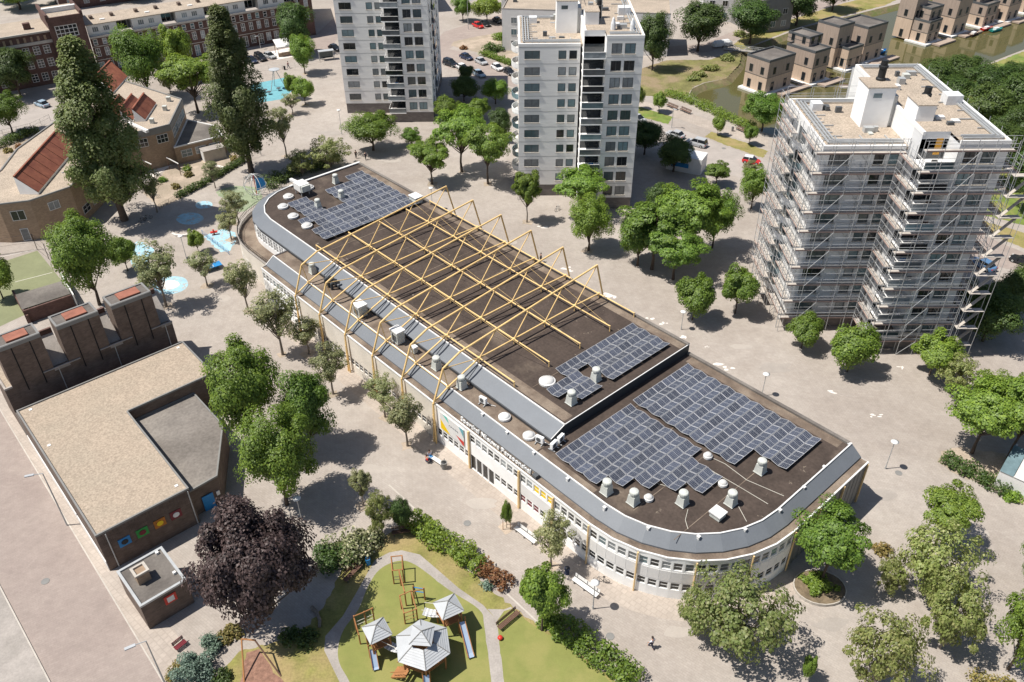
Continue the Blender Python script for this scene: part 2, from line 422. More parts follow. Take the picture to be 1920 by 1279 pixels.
mb.build('ground', M['paving'])['kind'] = 'structure'
# pond banks and water 1.1 m below the quay
cen = sum(pond, Vector()) / len(pond)
def inset(p, i, d):
    a, b = pond[i - 1], pond[(i + 1) % len(pond)]
    t = (b - a).normalized(); return p + Vector((-t.y, t.x, 0)) * d
low = [inset(p, i, 2.2) - Vector((0, 0, 1.5)) for i, p in enumerate(pond)]
mb = MB(); mb.strip(pond + [pond[0]], low + [low[0]])
M['bank'] = mat('earth_bank', (.19, .155, .085), .95, .3, .8, .25, col2=(.13, .15, .05))
mb.build('pond_bank', M['bank'])['kind'] = 'structure'
wm = bpy.data.materials.new('pond_water'); wm.use_nodes = True
b = wm.node_tree.nodes['Principled BSDF']; b.inputs['Base Color'].default_value = (.105, .095, .038, 1)
b.inputs['Roughness'].default_value = .04; b.inputs['Specular IOR Level'].default_value = .75
_n = wm.node_tree.nodes.new('ShaderNodeTexNoise'); _n.inputs['Scale'].default_value = .9; _n.inputs['Detail'].default_value = 3
_tc = wm.node_tree.nodes.new('ShaderNodeTexCoord'); wm.node_tree.links.new(_tc.outputs['Object'], _n.inputs['Vector'])
_bp = wm.node_tree.nodes.new('ShaderNodeBump'); _bp.inputs['Strength'].default_value = .05; _bp.inputs['Distance'].default_value = .1
wm.node_tree.links.new(_n.outputs['Fac'], _bp.inputs['Height']); wm.node_tree.links.new(_bp.outputs['Normal'], b.inputs['Normal'])
mb = MB(); mb.face(*[(p.x, p.y, -1.1) for p in [inset(p, i, 1.5) for i, p in enumerate(pond)]])
mb.build('water', wm)['kind'] = 'structure'

# bottom left: brick road, pavements, kerb
def line_ext(p, q, a, b_):
    p, q = G(*p), G(*q); d = (q - p).normalized(); return p - d * a, q + d * b_
r1, r2 = line_ext((0, 768), (299, 1267), 60, 30); k1, k2 = line_ext((0, 1097), (95, 1279), 60, 30)
sheet('road', [r1, r2, k2, k1], M['road_red'], .004, world=True)
kd = (k2 - k1).normalized(); kn = Vector((kd.y, -kd.x, 0))
if kn.x > 0: kn = -kn
mb = MB(); mb.bar(k1 + kn * .08 + Vector((0, 0, .05)), k2 + kn * .08 + Vector((0, 0, .05)), .16, .13)
mb.build('kerb', M['kerb'])['kind'] = 'structure'
sheet('pavement', [k1 + kn * .17, k2 + kn * .17, k2 + kn * 14, k1 + kn * 14], M['slab'], .09, world=True)
rn = -kn
sheet('pavement', [r1, r2, r2 + rn * 3.1, r1 + rn * 3.1], M['paving2'], .008, world=True)
mb = MB(); mb.bar(r1 + Vector((0, 0, .012)), r2 + Vector((0, 0, .012)), .14, .03); mb.build('kerb', M['kerb'])['kind'] = 'structure'

# playground: lawn, turf, path
sheet('lawn', [(448, 1222), (560, 1192), (606, 1140), (640, 1070), (690, 1025), (750, 990), (790, 1000), (870, 1062), (962, 1140), (1062, 1206), (1172, 1290), (1190, 1345), (395, 1345), (410, 1270)], M['grass'], .012)
sheet('path', [(610, 1193), (643, 1155), (672, 1105), (703, 1050), (730, 1036), (753, 1032), (787, 1040), (820, 1068), (860, 1103), (905, 1134), (929, 1160), (940, 1220), (950, 1345), (672, 1345), (640, 1286), (608, 1220)], M['slab'], .018)
sheet('play_turf', spline([G(*p) for p in ((634, 1215), (645, 1180), (672, 1143), (690, 1100), (712, 1068), (747, 1052), (780, 1060), (840, 1105), (898, 1143), (908, 1175), (921, 1279), (926, 1345), (685, 1345), (655, 1278), (637, 1245))], 5), M['turf'], .024, world=True)
sheet('play_turf', [(931, 1166), (945, 1146), (962, 1141), (985, 1162), (1050, 1204), (1115, 1252), (1158, 1292), (1158, 1345), (954, 1345)], M['turf'], .024)
sheet('path', [(950, 1345), (929, 1160), (914, 1142), (945, 1143), (958, 1138), (960, 1141), (934, 1166), (953, 1345)], M['slab'], .020)
sheet('bark_bed', [(462, 1224), (486, 1217), (512, 1262), (545, 1290), (545, 1330), (450, 1330), (454, 1270)], M['mulch'], .022)
# school yard paint and sports court
sheet('sports_court', [(-60, 512), (70, 470), (140, 556), (52, 588), (-60, 640)], M['court'], .006)
for i, (a, b_) in enumerate((((28, 529), (98, 511)), ((-20, 486), (69, 468)))):
    p, q = G(*a), G(*b_); mb = MB(); mb.bar((p.x, p.y, .009), (q.x, q.y, .009), .09, .004); mb.build('court_marking', M['chalk'])['kind'] = 'structure'
sheet('blue_playfloor', [(470, 160), (482, 156), (537, 145), (552, 167), (529, 186), (491, 192), (474, 190)], M['blue'], .008)
sheet('painted_ground', [(382, 443), (422, 428), (441, 436), (443, 452), (432, 470), (414, 473)], M['blue2'], .006)
sheet('painted_ground', [(287, 535), (296, 524), (320, 518), (345, 521), (353, 533), (343, 545), (318, 552), (295, 548)], M['blue2'], .006, smooth=4)
sheet('painted_ground', [(298, 534), (308, 528), (322, 525), (334, 529), (336, 536), (322, 542), (306, 542)], M['chalk'], .010, smooth=3)
sheet('painted_ground', [(367, 382), (380, 377), (395, 379), (398, 386), (385, 391), (370, 390)], M['blue2'], .006, smooth=4)
sheet('painted_ground', [(246, 470), (258, 452), (280, 462), (290, 470), (276, 490), (260, 502), (246, 495)], M['blue2'], .006, smooth=3)
sheet('painted_ground', [(330, 410), (345, 400), (370, 400), (382, 410), (366, 420), (342, 420)], M['blue2'], .006, smooth=4)
sheet('painted_ground', [(405, 362), (432, 350), (480, 352), (492, 374), (474, 386), (450, 398), (428, 378)], M['greenpaint'], .006, smooth=3)
sheet('garden_soil', [(268, 362), (330, 300), (395, 268), (432, 280), (457, 296), (400, 336), (338, 372), (300, 392)], M['sand'], .006)
sheet('garden_path', [(262, 330), (330, 283), (392, 258), (398, 268), (338, 300), (268, 345)], M['chalk'], .011)
sheet('garden_soil', [(-60, 286), (50, 262), (72, 250), (55, 278), (30, 297), (0, 318), (-60, 330)], M['sand'], .006)
# beds, lawns and roads round the towers
M['bank2'] = mat('grassy_bank', (.17, .16, .06), .95, .3, .35, .25, col2=(.26, .20, .12))
sheet('garden_soil', [(846, 86), (851, 78), (895, 68), (950, 60), (985, 66), (985, 140), (905, 101)], M['sand'], .006)
sheet('road', [(832, 60), (960, 20), (1010, 30), (985, 58), (870, 74), (842, 92), (900, 104), (1000, 150), (1000, 175), (842, 128), (800, 100)], M['road_red'], .004)
sheet('lawn', [(1186, 190), (1216, 200), (1263, 218), (1252, 233), (1190, 216)], M['grass2'], .006)
sheet('lawn', [(1322, 256), (1335, 247), (1405, 270), (1440, 284), (1430, 296), (1360, 272)], M['grass'], .006)
sheet('road', [(1185, 217), (1252, 234), (1320, 258), (1360, 274), (1440, 302), (1470, 330), (1420, 345), (1180, 262)], M['road_grey'], .004)
sheet('lawn', [(1836, 412), (1925, 438), (2010, 470), (2010, 505), (1925, 468), (1850, 436)], M['grass'], .006)
sheet('lawn', [(1776, 134), (1830, 131), (1918, 97), (2150, 90), (2200, 420), (1930, 425), (1830, 400), (1740, 190)], M['grass2'], .006)
sheet('road', [(1780, 420), (1840, 440), (1925, 476), (2050, 530), (2050, 560), (1925, 512), (1780, 480)], M['road_red'], .004)
sheet('garden_soil', [(1757, 866), (1764, 846), (1800, 838), (1940, 860), (1990, 985), (1920, 948), (1850, 912), (1790, 888)], M['sand'], .006)
sheet('road', [(-80, 225), (145, 193), (215, 200), (150, 222), (-80, 262)], M['road_grey'], .004)
sheet('road', [(470, 122), (620, 92), (640, 60), (700, 40), (640, 20), (585, 72), (470, 104)], M['road_red'], .004)
sheet('terrace_floor', [(520, 112), (584, 100), (560, 86), (500, 98)], M['chalk'], .010)
sheet('quay_path', [(1186, 185), (1290, 210), (1345, 232), (1440, 262), (1440, 276), (1330, 244), (1270, 222), (1186, 196)], M['paving2'], .010)
sheet('bank_grass', [(1192, 132), (1250, 113), (1330, 112), (1386, 93), (1391, 98), (1386, 121), (1362, 147), (1320, 155), (1298, 165), (1291, 179), (1262, 184), (1192, 178)], M['bank2'], .008)
sheet('quay_lawn', [(1392, 93), (1440, 73), (1500, 50), (1660, 10), (1700, -10), (1660, -14), (1560, 12), (1480, 38), (1390, 72), (1375, 84)], M['grass'], .008)
sheet('road', [(1240, 102), (1330, 98), (1400, 66), (1500, 30), (1640, -14), (1600, -20), (1490, 18), (1390, 52), (1320, 82), (1240, 88)], M['road_red'], .005)
# pale chalk traces on the square
rng = random.Random(5)
for (u, v, w, h) in ((1140, 551, 14, 7), (1212, 598, 12, 4), (1245, 605, 8, 4), (1275, 632, 13, 5), (1325, 650, 4, 2), (1363, 688, 22, 6), (1064, 505, 10, 4), (1018, 425, 12, 3), (1560, 735, 9, 3), (1640, 780, 12, 4), (1690, 690, 8, 3)):
    for k in range(5):
        c = (u + rng.uniform(-w, w), v + rng.uniform(-h, h)); a = w * rng.uniform(.2, .6); bb = h * rng.uniform(.25, .6)
        sheet('chalk_trace', [(c[0] + a * math.cos(t) * rng.uniform(.6, 1.2), c[1] + bb * math.sin(t) * rng.uniform(.6, 1.2)) for t in (0, .9, 1.8, 2.7, 3.6, 4.5, 5.4)], M['chalk'], .004 + .0013 * k)

# lighter brick strip and gutter line along the hall facade, tree pits, worn patches
_haz = R(131.97); _l = Vector((-math.cos(_haz), -math.sin(_haz), 0)); _t = Vector((-_l.y, _l.x, 0)); _o = G(816.8, 829.2)
def hw(l, t): p = _o + _l * l + _t * t; return (p.x, p.y)
def harc(r): return [hw(25.5 + r * math.sin(R(a)), 15 - r * math.cos(R(a))) for a in range(0, 91, 6)]
sheet('pavement_strip', [hw(-42, .35)] + harc(14.55) + harc(17.2)[::-1] + [hw(-42, -2.25)], M['paving2'], .006, world=True)
sheet('gutter_line', [hw(2, -8.6), hw(34, -8.6), hw(34, -8.42), hw(2, -8.42)], M['kerb'], .008, world=True)
for u, v in ((466, 584), (530, 665), (579, 663), (625, 739), (722, 782), (764, 836), (389, 536), (448, 421), (434, 449), (373, 475), (312, 575), (537, 293), (1033, 1062), (988, 417), (810, 345), (866, 322), (915, 345), (1103, 470), (682, 948), (950, 990), (549, 214), (573, 197), (550, 186), (572, 139)):
    c = G(u, v); a = rng.uniform(0, 1.5); w = rng.uniform(.8, 1.25)
    sheet('tree_pit', [(c.x + w * math.cos(a + k * 1.5708) * rng.uniform(.9, 1.3), c.y + w * math.sin(a + k * 1.5708) * rng.uniform(.9, 1.3)) for k in range(4)], M['sand'], .011, world=True)
M['patch'] = mat('tarmac_patch', (.345, .308, .275), .9, .08, .8, .08); M['patch2'] = mat('pale_patch', (.395, .352, .312), .9, .06, .8, .06)
for k, (u, v, w, h, mm) in enumerate(((905, 945, 34, 12, 'patch2'), (1450, 690, 40, 12, 'patch'), (1640, 930, 46, 16, 'patch'), (700, 880, 30, 12, 'patch2'), (1560, 1170, 40, 14, 'patch'), (1270, 1185, 36, 14, 'patch2'), (1820, 1000, 44, 14, 'patch2'), (620, 250, 30, 6, 'patch'), (950, 455, 26, 5, 'patch2'), (1390, 650, 26, 6, 'patch2'), (420, 560, 18, 8, 'patch2'), (730, 300, 26, 5, 'patch2'))):
    sheet('paving_patch', [G(u + w * math.cos(t) * rng.uniform(.6, 1.1), v + h * math.sin(t) * rng.uniform(.6, 1.1)) for t in [k2 * .7 for k2 in range(9)]], M[mm], .0125 + .0004 * k, world=True, smooth=3)

# ================================================================== VEGETATION
def leaf_mesh(name, P, Nn, size, material, seed, aspect=1.5):
    """many small leaf-sized faces: P positions, Nn normals"""
    rg = np.random.default_rng(seed); n = len(P)
    Nn = Nn / (np.linalg.norm(Nn, axis=1, keepdims=True) + 1e-9)
    t = rg.normal(size=(n, 3)); t -= Nn * (t * Nn).sum(1, keepdims=True); t /= (np.linalg.norm(t, axis=1, keepdims=True) + 1e-9)
    b_ = np.cross(Nn, t); s = (size * rg.uniform(.55, 1.2, n))[:, None]
    V = np.empty((n, 4, 3)); lift = Nn * s * .18
    V[:, 0] = P + t * s * aspect * .5; V[:, 1] = P + b_ * s * .5 + lift; V[:, 2] = P - t * s * aspect * .5; V[:, 3] = P - b_ * s * .5 + lift
    me = bpy.data.meshes.new(name); me.vertices.add(n * 4); me.vertices.foreach_set('co', V.reshape(-1))
    me.loops.add(n * 4); me.loops.foreach_set('vertex_index', np.arange(n * 4, dtype=np.int32))
    me.polygons.add(n); me.polygons.foreach_set('loop_start', np.arange(0, n * 4, 4, dtype=np.int32))
    me.polygons.foreach_set('loop_total', np.full(n, 4, np.int32)); me.update(); me.validate()
    me.materials.append(material); return me

def unit(rg, n):
    v = rg.normal(size=(n, 3)); return v / np.linalg.norm(v, axis=1, keepdims=True)

def clumps(rg, C, rad, per, flat=.75):
    """leaves spread over leaf clumps at centres C"""
    k = len(C); d = unit(rg, k * per); d[:, 2] = np.where(rg.random(k * per) < .35, np.abs(d[:, 2]), d[:, 2])
    r = np.repeat(rad, per) * rg.uniform(.35, 1.0, k * per) ** .6
    P = np.repeat(C, per, 0) + d * r[:, None] * np.array([1, 1, flat])
    return P, d

def make_tree(kind, H, Rc, seed):
    """(trunk mesh, crown mesh) of a tree H tall with crown radius Rc, its foot at the origin"""
    rg = np.random.default_rng(seed); rr = random.Random(seed)
    cfg = dict(maple=(.20, 64, .30, 420, .165, .95), bright=(.26, 50, .32, 360, .155, .95), locust=(.32, 56, .25, 300, .165, .55), sparse=(.30, 50, .23, 115, .15, .7),
               olive=(.10, 84, .18, 76, .165, .6), dark=(.18, 60, .32, 340, .20, .95), purple=(.06, 110, .22, 420, .165, .9), poplar=(.15, 210, .26, 300, .19, 1.2))[kind]
    z0f, nc, crf, per, ls, flat = cfg
    z0 = H * z0f; ch = (H - z0) / 2; cz = z0 + ch
    d = unit(rg, nc * 3)
    if kind == 'poplar':
        t = rg.uniform(0, 1, nc); prof = np.minimum(1, (t / .16 + .12) ** .6) * (1 - .86 * t ** 2.1)
        a = rg.uniform(0, 2 * math.pi, nc); q = rg.uniform(.35, .95, nc)
        C = np.stack([np.cos(a) * prof * Rc * q, np.sin(a) * prof * Rc * q, z0 + t * (H - z0) * .97], 1)
        rad = Rc * crf * rg.uniform(.7, 1.25, nc) * (.55 + .45 * prof); per_ = per
    else:
        q = rg.uniform(.30, .86, nc) ** .8; d = d[:nc]
        if kind == 'locust': d[:, 2] *= .8
        if kind == 'purple': d[:, 2] = np.where(d[:, 2] < -.45, -d[:, 2], d[:, 2]); q = rg.uniform(.45, .86, nc)
        C = d * q[:, None] * np.array([Rc, Rc, ch]) * rg.uniform(.78, 1.1, (nc, 1)); C[:, 2] += cz
        rad = Rc * crf * rg.uniform(.65, 1.25, nc); per_ = per
    P, dn = clumps(rg, C, rad, per_, flat)
    out = P - np.array([0, 0, cz - ch * .3]); out /= (np.linalg.norm(out, axis=1, keepdims=True) + 1e-9)
    Nn = dn * .5 + out * .6 + np.array([0, 0, .4]) + rg.normal(size=P.shape) * .27
    P[:, 2] = np.maximum(P[:, 2], .35 if z0f > .15 else .05)
    lsz = ls * (Rc / 3.2) ** .35
    crown = leaf_mesh('crown', P, Nn, lsz, L_[kind], seed, 1.45)
    mb = MB(); tr = max(.07, H * .019) * (.95 if kind == 'poplar' else 1)
    top = cz + ch * (.75 if kind == 'poplar' else .25)
    pts = [Vector((0, 0, -.1))]; k = 5
    for i in range(1, k + 1): pts.append(Vector((rr.uniform(-1, 1) * H * .012, rr.uniform(-1, 1) * H * .012, top * i / k)))
    for i in range(k): mb.tube(pts[i], pts[i + 1], tr * (1.25 if i == 0 else 1 - i * .16), tr * (1 - (i + 1) * .16), 7, False)
    idx = rg.permutation(nc)[:26 if kind in ('sparse', 'olive', 'locust') else 12]
    for j in idx:
        c = Vector(C[j]); zb = min(max(z0 * rr.uniform(.75, 1.1), .4), c.z - .2) if kind != 'poplar' else max(z0 * .6, c.z - Rc * 1.4)
        a = Vector((0, 0, max(.3, zb))); mid = a.lerp(c, .5) + Vector((0, 0, -.06 * Rc))
        mb.tube(a, mid, tr * .42, tr * .26, 5, False); mb.tube(mid, c, tr * .26, tr * .09, 5, False)
    trunk = mb.mesh('trunk', M['bark_pale'] if kind in ('sparse', 'olive') else M['bark'], True)
    return trunk, crown

PROTO = {}
SIZES = dict(maple=[(8, 3.4), (11, 4.6)], bright=[(4.2, 2.1)], locust=[(8, 3.6), (6, 2.7)], sparse=[(6.5, 2.4), (5.0, 1.7)], olive=[(6.0, 4.2), (5.0, 3.3)],
             dark=[(10, 4.0), (7, 3.6)], purple=[(8.5, 5.6)], poplar=[(22, 4.8)])
def proto(kind, h, r):
    opts = SIZES[kind]; s = min(range(len(opts)), key=lambda i: abs(opts[i][1] - r)); key = (kind, s)
    if key not in PROTO:
        nvar = 1 if kind in ('purple',) else 2 if kind in ('poplar', 'dark', 'bright') else 3
        PROTO[key] = [make_tree(kind, opts[s][0], opts[s][1], 100 + 17 * len(PROTO) + v) for v in range(nvar)]
    return opts[s], PROTO[key]
TREE_RNG = random.Random(11)
def tree(u, v, vtop, wpx, kind, label, group=None, name=None, base=None, hmin=None):
    p = base or G(u, v); h = max(rise(p, vtop), hmin or 1.2); r = metres(p + Vector((0, 0, h * .6)), wpx) / 2
    (h0, r0), ms = proto(kind, h, r); tr, cr = TREE_RNG.choice(ms)
    nm = name or dict(poplar='poplar_tree', purple='copper_tree', sparse='young_tree', olive='bushy_tree', bright='round_tree', maple='broadleaf_tree', dark='broadleaf_tree', locust='locust_tree')[kind]
    e = empty(nm, p, TREE_RNG.uniform(0, 6.28), label, 'tree', group)
    sc = (r / r0, r / r0, h / h0)
    e.scale = sc
    inst('trunk', tr, e); inst('crown', cr, e)
    return e

def shrub(u, v, w, d, h, kind, label, cat='shrub', name='shrub', group=None, n=900, leaf=.2, base=None, seed=None, jag=.3):
    """a bush: leaf clumps on a low mound of radius w x d"""
    p = base or G(u, v); sd_ = seed or int(u * 7 + v * 13); rg = np.random.default_rng(sd_)
    nc = 26; dd = unit(rg, nc); dd[:, 2] = np.abs(dd[:, 2])
    C = dd * rg.uniform(.35, .82, (nc, 1)) * np.array([w, d, h]) ; rad = min(w, d, h * 1.3) * rg.uniform(.28, .28 + jag, nc)
    P, dn = clumps(rg, C, rad, max(6, n // nc), .85); P[:, 2] = np.maximum(P[:, 2], .03)
    Nn = dn * .6 + np.array([0, 0, .5]) + rg.normal(size=P.shape) * .4
    o = bpy.data.objects.new(name, leaf_mesh(name, P, Nn, leaf, L_[kind], sd_)); COL.objects.link(o); o.location = p
    return tag(o, label, cat, group)
def hedge(pix, w, h, kind, label, name='hedge', n=140, leaf=.2, cat='hedge', seed=3, jag=.35):
    pts = [Vector(p) if len(p) == 3 else G(*p) for p in pix]; rg = np.random.default_rng(seed)
    P = []; D = []
    for a, b_ in zip(pts[:-1], pts[1:]):
        L = (b_ - a).length; k = max(2, int(L / (w * .42))); t = (np.arange(k) + rg.uniform(-.4, .4, k)) / k
        nrm = Vector((-(b_ - a).y, (b_ - a).x, 0)).normalized()
        for row in (-.3, .3):
            off = row * w + rg.uniform(-.12, .12, k) * w
            for lev in (.3, .68):
                hh = h * lev * rg.uniform(.85, 1.25, k)
                C = np.stack([a.x + (b_.x - a.x) * t + nrm.x * off, a.y + (b_.y - a.y) * t + nrm.y * off, hh], 1)
                p_, d_ = clumps(rg, C, w * .34 * rg.uniform(.7, 1 + jag, k), int(n * w * h / 6) + 12, .9); P.append(p_); D.append(d_)
    P = np.concatenate(P); D = np.concatenate(D); P[:, 2] = np.maximum(P[:, 2], .03)
    o0 = np.array(pts[0]); Nn = D * .6 + np.array([0, 0, .5]) + rg.normal(size=P.shape) * .4
    o = bpy.data.objects.new(name, leaf_mesh(name, P - o0, Nn, leaf, L_[kind], seed)); COL.objects.link(o); o.location = pts[0]
    return tag(o, label, cat)

# ================================================================== SPORTS HALL
HAZ = R(131.97)
eL = Vector((-math.cos(HAZ), -math.sin(HAZ), 0)); eT = Vector((-eL.y, eL.x, 0))
HO = G(816.8, 829.2)
HRZ = math.atan2(eL.y, eL.x)
hall = empty('sports_hall', HO, HRZ, 'long sports hall with rounded ends, grey sloped roof bands and white windowed facade', 'sports hall')
def hloc(u, v, z):
    p = G(u, v, z) - HO; return Vector((p.dot(eL), p.dot(eT), z))
AC = (25.5, 15.0)                       # centre of the rounded south west corner
def arc(r, a0=0, a1=90, step=11.25, z=0.0):
    n = max(1, round((a1 - a0) / step))
    return [(AC[0] + r * math.sin(R(a0 + (a1 - a0) * i / n)), AC[1] - r * math.cos(R(a0 + (a1 - a0) * i / n)), z) for i in range(n + 1)]
NC = (-50.6, 15.3)                      # centre of the rounded north west corner
def narc(r, z=0.0, n=5):
    return [(NC[0] - r * math.sin(R(90 * i / n)), NC[1] - r * math.cos(R(90 * i / n)), z) for i in range(n + 1)]
BACK = 29.4; ZE, ZL, ZH = 6.15, 7.3, 8.6
WY = 0.4                                # plane of the west facade (local y)

# --- walls
def on(mb, fn, x0, y0, ang):
    """run fn on mb in a frame whose wall plane y=0 starts at x0,y0 turned by ang"""
    k = len(mb.v); fn(mb); xform(mb, k, Matrix.Translation((x0, y0, 0)) @ Matrix.Rotation(ang, 4, 'Z'))
WIN = {}
def window_mesh(w, h, rails, bar=.07, dep=.07):
    key = (round(w, 2), round(h, 2), rails, bar)
    if key not in WIN:
        f = MB()
        f.box(-w / 2, w / 2, 0, dep, 0, bar); f.box(-w / 2, w / 2, 0, dep, h - bar, h)
        f.box(-w / 2, -w / 2 + bar, .002, dep - .002, bar, h - bar); f.box(w / 2 - bar, w / 2, .002, dep - .002, bar, h - bar)
        nz, nx = rails
        for i in range(1, nz): f.box(-w / 2 + bar, w / 2 - bar, .004, dep - .004, h * i / nz - bar * .45, h * i / nz + bar * .45)
        for i in range(1, nx): f.box(-w / 2 + w * i / nx - bar * .4, -w / 2 + w * i / nx + bar * .4, .006, dep - .006, bar, h - bar)
        p = MB(); p.box(-w / 2 + bar * .5, w / 2 - bar * .5, dep * .45, dep * .7, bar * .5, h - bar * .5)
        WIN[key] = (f.mesh('window', M['frame']), p.mesh('pane', M['glass']))
    return WIN[key]
def window(parent, x, y, z, w, h, ang=0.0, rails=(2, 1), glass=None, frame=None, bar=.07, name='window', sill=False):
    f, p = window_mesh(w, h, rails, bar)
    o = inst(name, f, parent, (x, y, z), ang, mat=frame)
    inst('pane', p, o, mat=glass)
    if sill:
        key = ('sill', round(w, 2))
        if key not in WIN: q = MB(); q.box(-w / 2 - .08, w / 2 + .08, -.2, .05, -.09, 0); WIN[key] = q.mesh('sill', M['kerb'])
        inst('sill', WIN[key], o)
    return o
wrng = random.Random(4)
def any_glass(kind='hall'):
    return wrng.choice([M['glass_grey'], M['glass_grey'], M['glass'], M['glass_blue']])

wall_white, wall_beige, wall_grey = MB(), MB(), MB()
TCOL = [-31.9 + 6.38 * k for k in range(6)]
bays = [(-42.3, -32.0, 'nw')] + [(TCOL[i], TCOL[i + 1], 'mid') for i in range(5)] + [(0.0, 6.3, 'banner'), (6.3, 14.93, 'door'), (14.93, 20.26, 'col'), (20.26, 25.5, 'two')]
for x0, x1, kd_ in bays:
    n = round((x1 - x0) / 1.07); mw = (x1 - x0) / n; holes = []
    ups = kd_ in ('nw', 'door', 'col', 'two')
    for i in range(n):
        a, b_ = x0 + mw * i + .11, x0 + mw * (i + 1) - .11
        if kd_ == 'door' and i < 4: holes.append((a - .04, b_ + .04, .06, 2.35))
        else: holes.append((a, b_, 1.36, 2.4))
        if ups: holes.append((a, b_, 4.36, 5.46))
    facade(wall_white if kd_ != 'mid' else wall_beige, x0, x1, 0, 5.98, holes, WY, .16)
    for (a, b_, c, d_) in holes:
        cx = (a + b_) / 2; i = int((cx - x0) / mw); gl = M['glass'] if c < 3 else any_glass()
        nm, rails = 'window', (2, 1)
        if kd_ == 'col' and c > 4 and i >= 2: gl = M['yellow_flat']
        if kd_ == 'col' and c < 3 and i < 3: gl = M['maroon']
        if d_ - c > 2: nm, rails = 'door', (1, 1); gl = M['glass']
        window(hall, cx, WY + .06, c, b_ - a, d_ - c, 0.0, rails, gl, name=nm)
        if nm == 'window': pass
for kx in range(4):                        # the rounded corner, four bays of five windows
    for i in range(5):
        a0 = kx * 22.5 + i * 4.5; am = R(a0 + 2.25); r = 14.6; half = r * math.tan(R(2.25))
        holes = [(-half + .12, half - .12, 4.36, 5.46)]
        door = kx == 2 and i == 3
        if door: holes.append((-half + .1, half - .1, .06, 2.6))
        elif kx == 2 and i in (2, 4): pass
        else: holes.append((-half + .12, half - .12, 1.36, 2.4))
        px_, py_ = AC[0] + r * math.sin(am), AC[1] - r * math.cos(am)
        on(wall_white, lambda q: facade(q, -half, half, 0, 5.98, holes, 0, .16), px_, py_, am)
        gx = wall_grey if not (kx == 3) else wall_white
        on(gx, lambda q: q.box(-half + .02, half - .02, -.03, -.004, 2.62, 4.12), px_, py_, am)
        for (a, b_, c, d_) in holes:
            dx, dy = .06 * -math.sin(am), .06 * math.cos(am)
            window(hall, px_ + dx, py_ + dy, c, b_ - a, d_ - c, am, (1, 1) if d_ - c > 2 else (2, 1), M['glass'] if c < 3 else any_glass(), name='door' if d_ - c > 2 else 'window')
# light grey spandrel between the rows near the corner
wall_grey.box(14.95, 25.48, WY - .03, WY - .004, 2.62, 4.12)
# end wall and back wall
endw = MB()
endw.box(40.02, 40.1, 15.0, BACK, 0, 5.98)
for i in range(15): endw.box(40.1, 40.14, 15.3 + i * .96, 15.45 + i * .96, 0, 5.9)
endw.build('end_wall', M['clad'], hall)
wall_white.build('wall', M['white'], hall); wall_beige.build('concrete_wall', M['beige'], hall); wall_grey.build('spandrel_panel', M['white_grey'], hall)
bw = MB()
bw.face((40.1, BACK, 0), (-60.9, BACK, 0), (-60.9, BACK, 7.7), (-58.8, BACK, ZH), (15.1, BACK, ZH), (15.1, BACK, ZL), (37.5, BACK, ZL), (39.2, BACK, 6.2), (40.1, BACK, 6.1))
bw.build('back_wall', M['white_grey'], hall)
# --- eaves ledge
eave = [(-42.3, WY, 0)] + arc(14.6, z=0) + [(40.1, BACK, 0)]
inn = [(-42.3, 1.25, 0)] + arc(13.7, z=0) + [(39.2, BACK, 0)]
led = MB(); led.strip([(x, y, 6.04) for x, y, _ in eave], [(x, y, 6.04) for x, y, _ in inn]); led.build('eaves_ledge', M['bitumen2'], hall)
cp = MB()
for a, b_ in zip(eave[:-1], eave[1:]): cp.bar((a[0], a[1], 6.06), (b_[0], b_[1], 6.06), .17, .19)
cp.build('eaves_coping', M['coping'], hall)
def band(parent, A, B, zA, zB, name='roof_panel'):
    for i in range(len(A) - 1):
        q = MB(); a, b_, c, d_ = A[i], A[i + 1], B[i + 1], B[i]
        q.face((a[0], a[1], zA), (b_[0], b_[1], zA), (c[0], c[1], zB), (d_[0], d_[1], zB))
        q.face((a[0], a[1], zA - .22), (b_[0], b_[1], zA - .22), (b_[0], b_[1], zA - .004), (a[0], a[1], zA - .004))
        q.build(name, M['slate'], parent)
def subdiv(a, b_, step):
    n = max(1, round(abs(b_[0] - a[0]) / step)); return [(a[0] + (b_[0] - a[0]) * i / n, a[1] + (b_[1] - a[1]) * i / n, 0) for i in range(n + 1)]
lowA = subdiv((-42.3, 1.25), (25.5, 1.3), 17) + arc(13.7)[1:] + [(39.2, BACK, 0)]
lowB = subdiv((-42.3, 2.65), (25.5, 2.7), 17) + arc(12.3)[1:] + [(37.8, BACK, 0)]
band(hall, lowA, lowB, 6.24, ZL)
cp = MB()
for a, b_ in zip(lowB[:-1], lowB[1:]): cp.bar((a[0], a[1], ZL + .03), (b_[0], b_[1], ZL + .03), .15, .12)
cp.bar((-42.3, 1.2, 6.24), (-42.3, 2.65, ZL), .12, .1)
cp.build('roof_coping', M['coping'], hall)
lf = MB(); lf.face(*[(x, y, ZL - .09) for x, y in ccw([(p[0], p[1]) for p in lowB] + [(15.05, BACK), (15.05, 5.0), (-42.3, 5.0)])]); lf.build('low_roof', M['bitumen'], hall)
# gable of the low block
gb = MB(); gb.face((-42.32, WY, 0), (-42.32, WY, 6.1), (-42.32, 1.25, 6.24), (-42.32, 2.65, ZL), (-42.32, 5.0, ZL), (-42.32, 5.0, 0)); gb.build('gable_wall', M['white_grey'], hall)
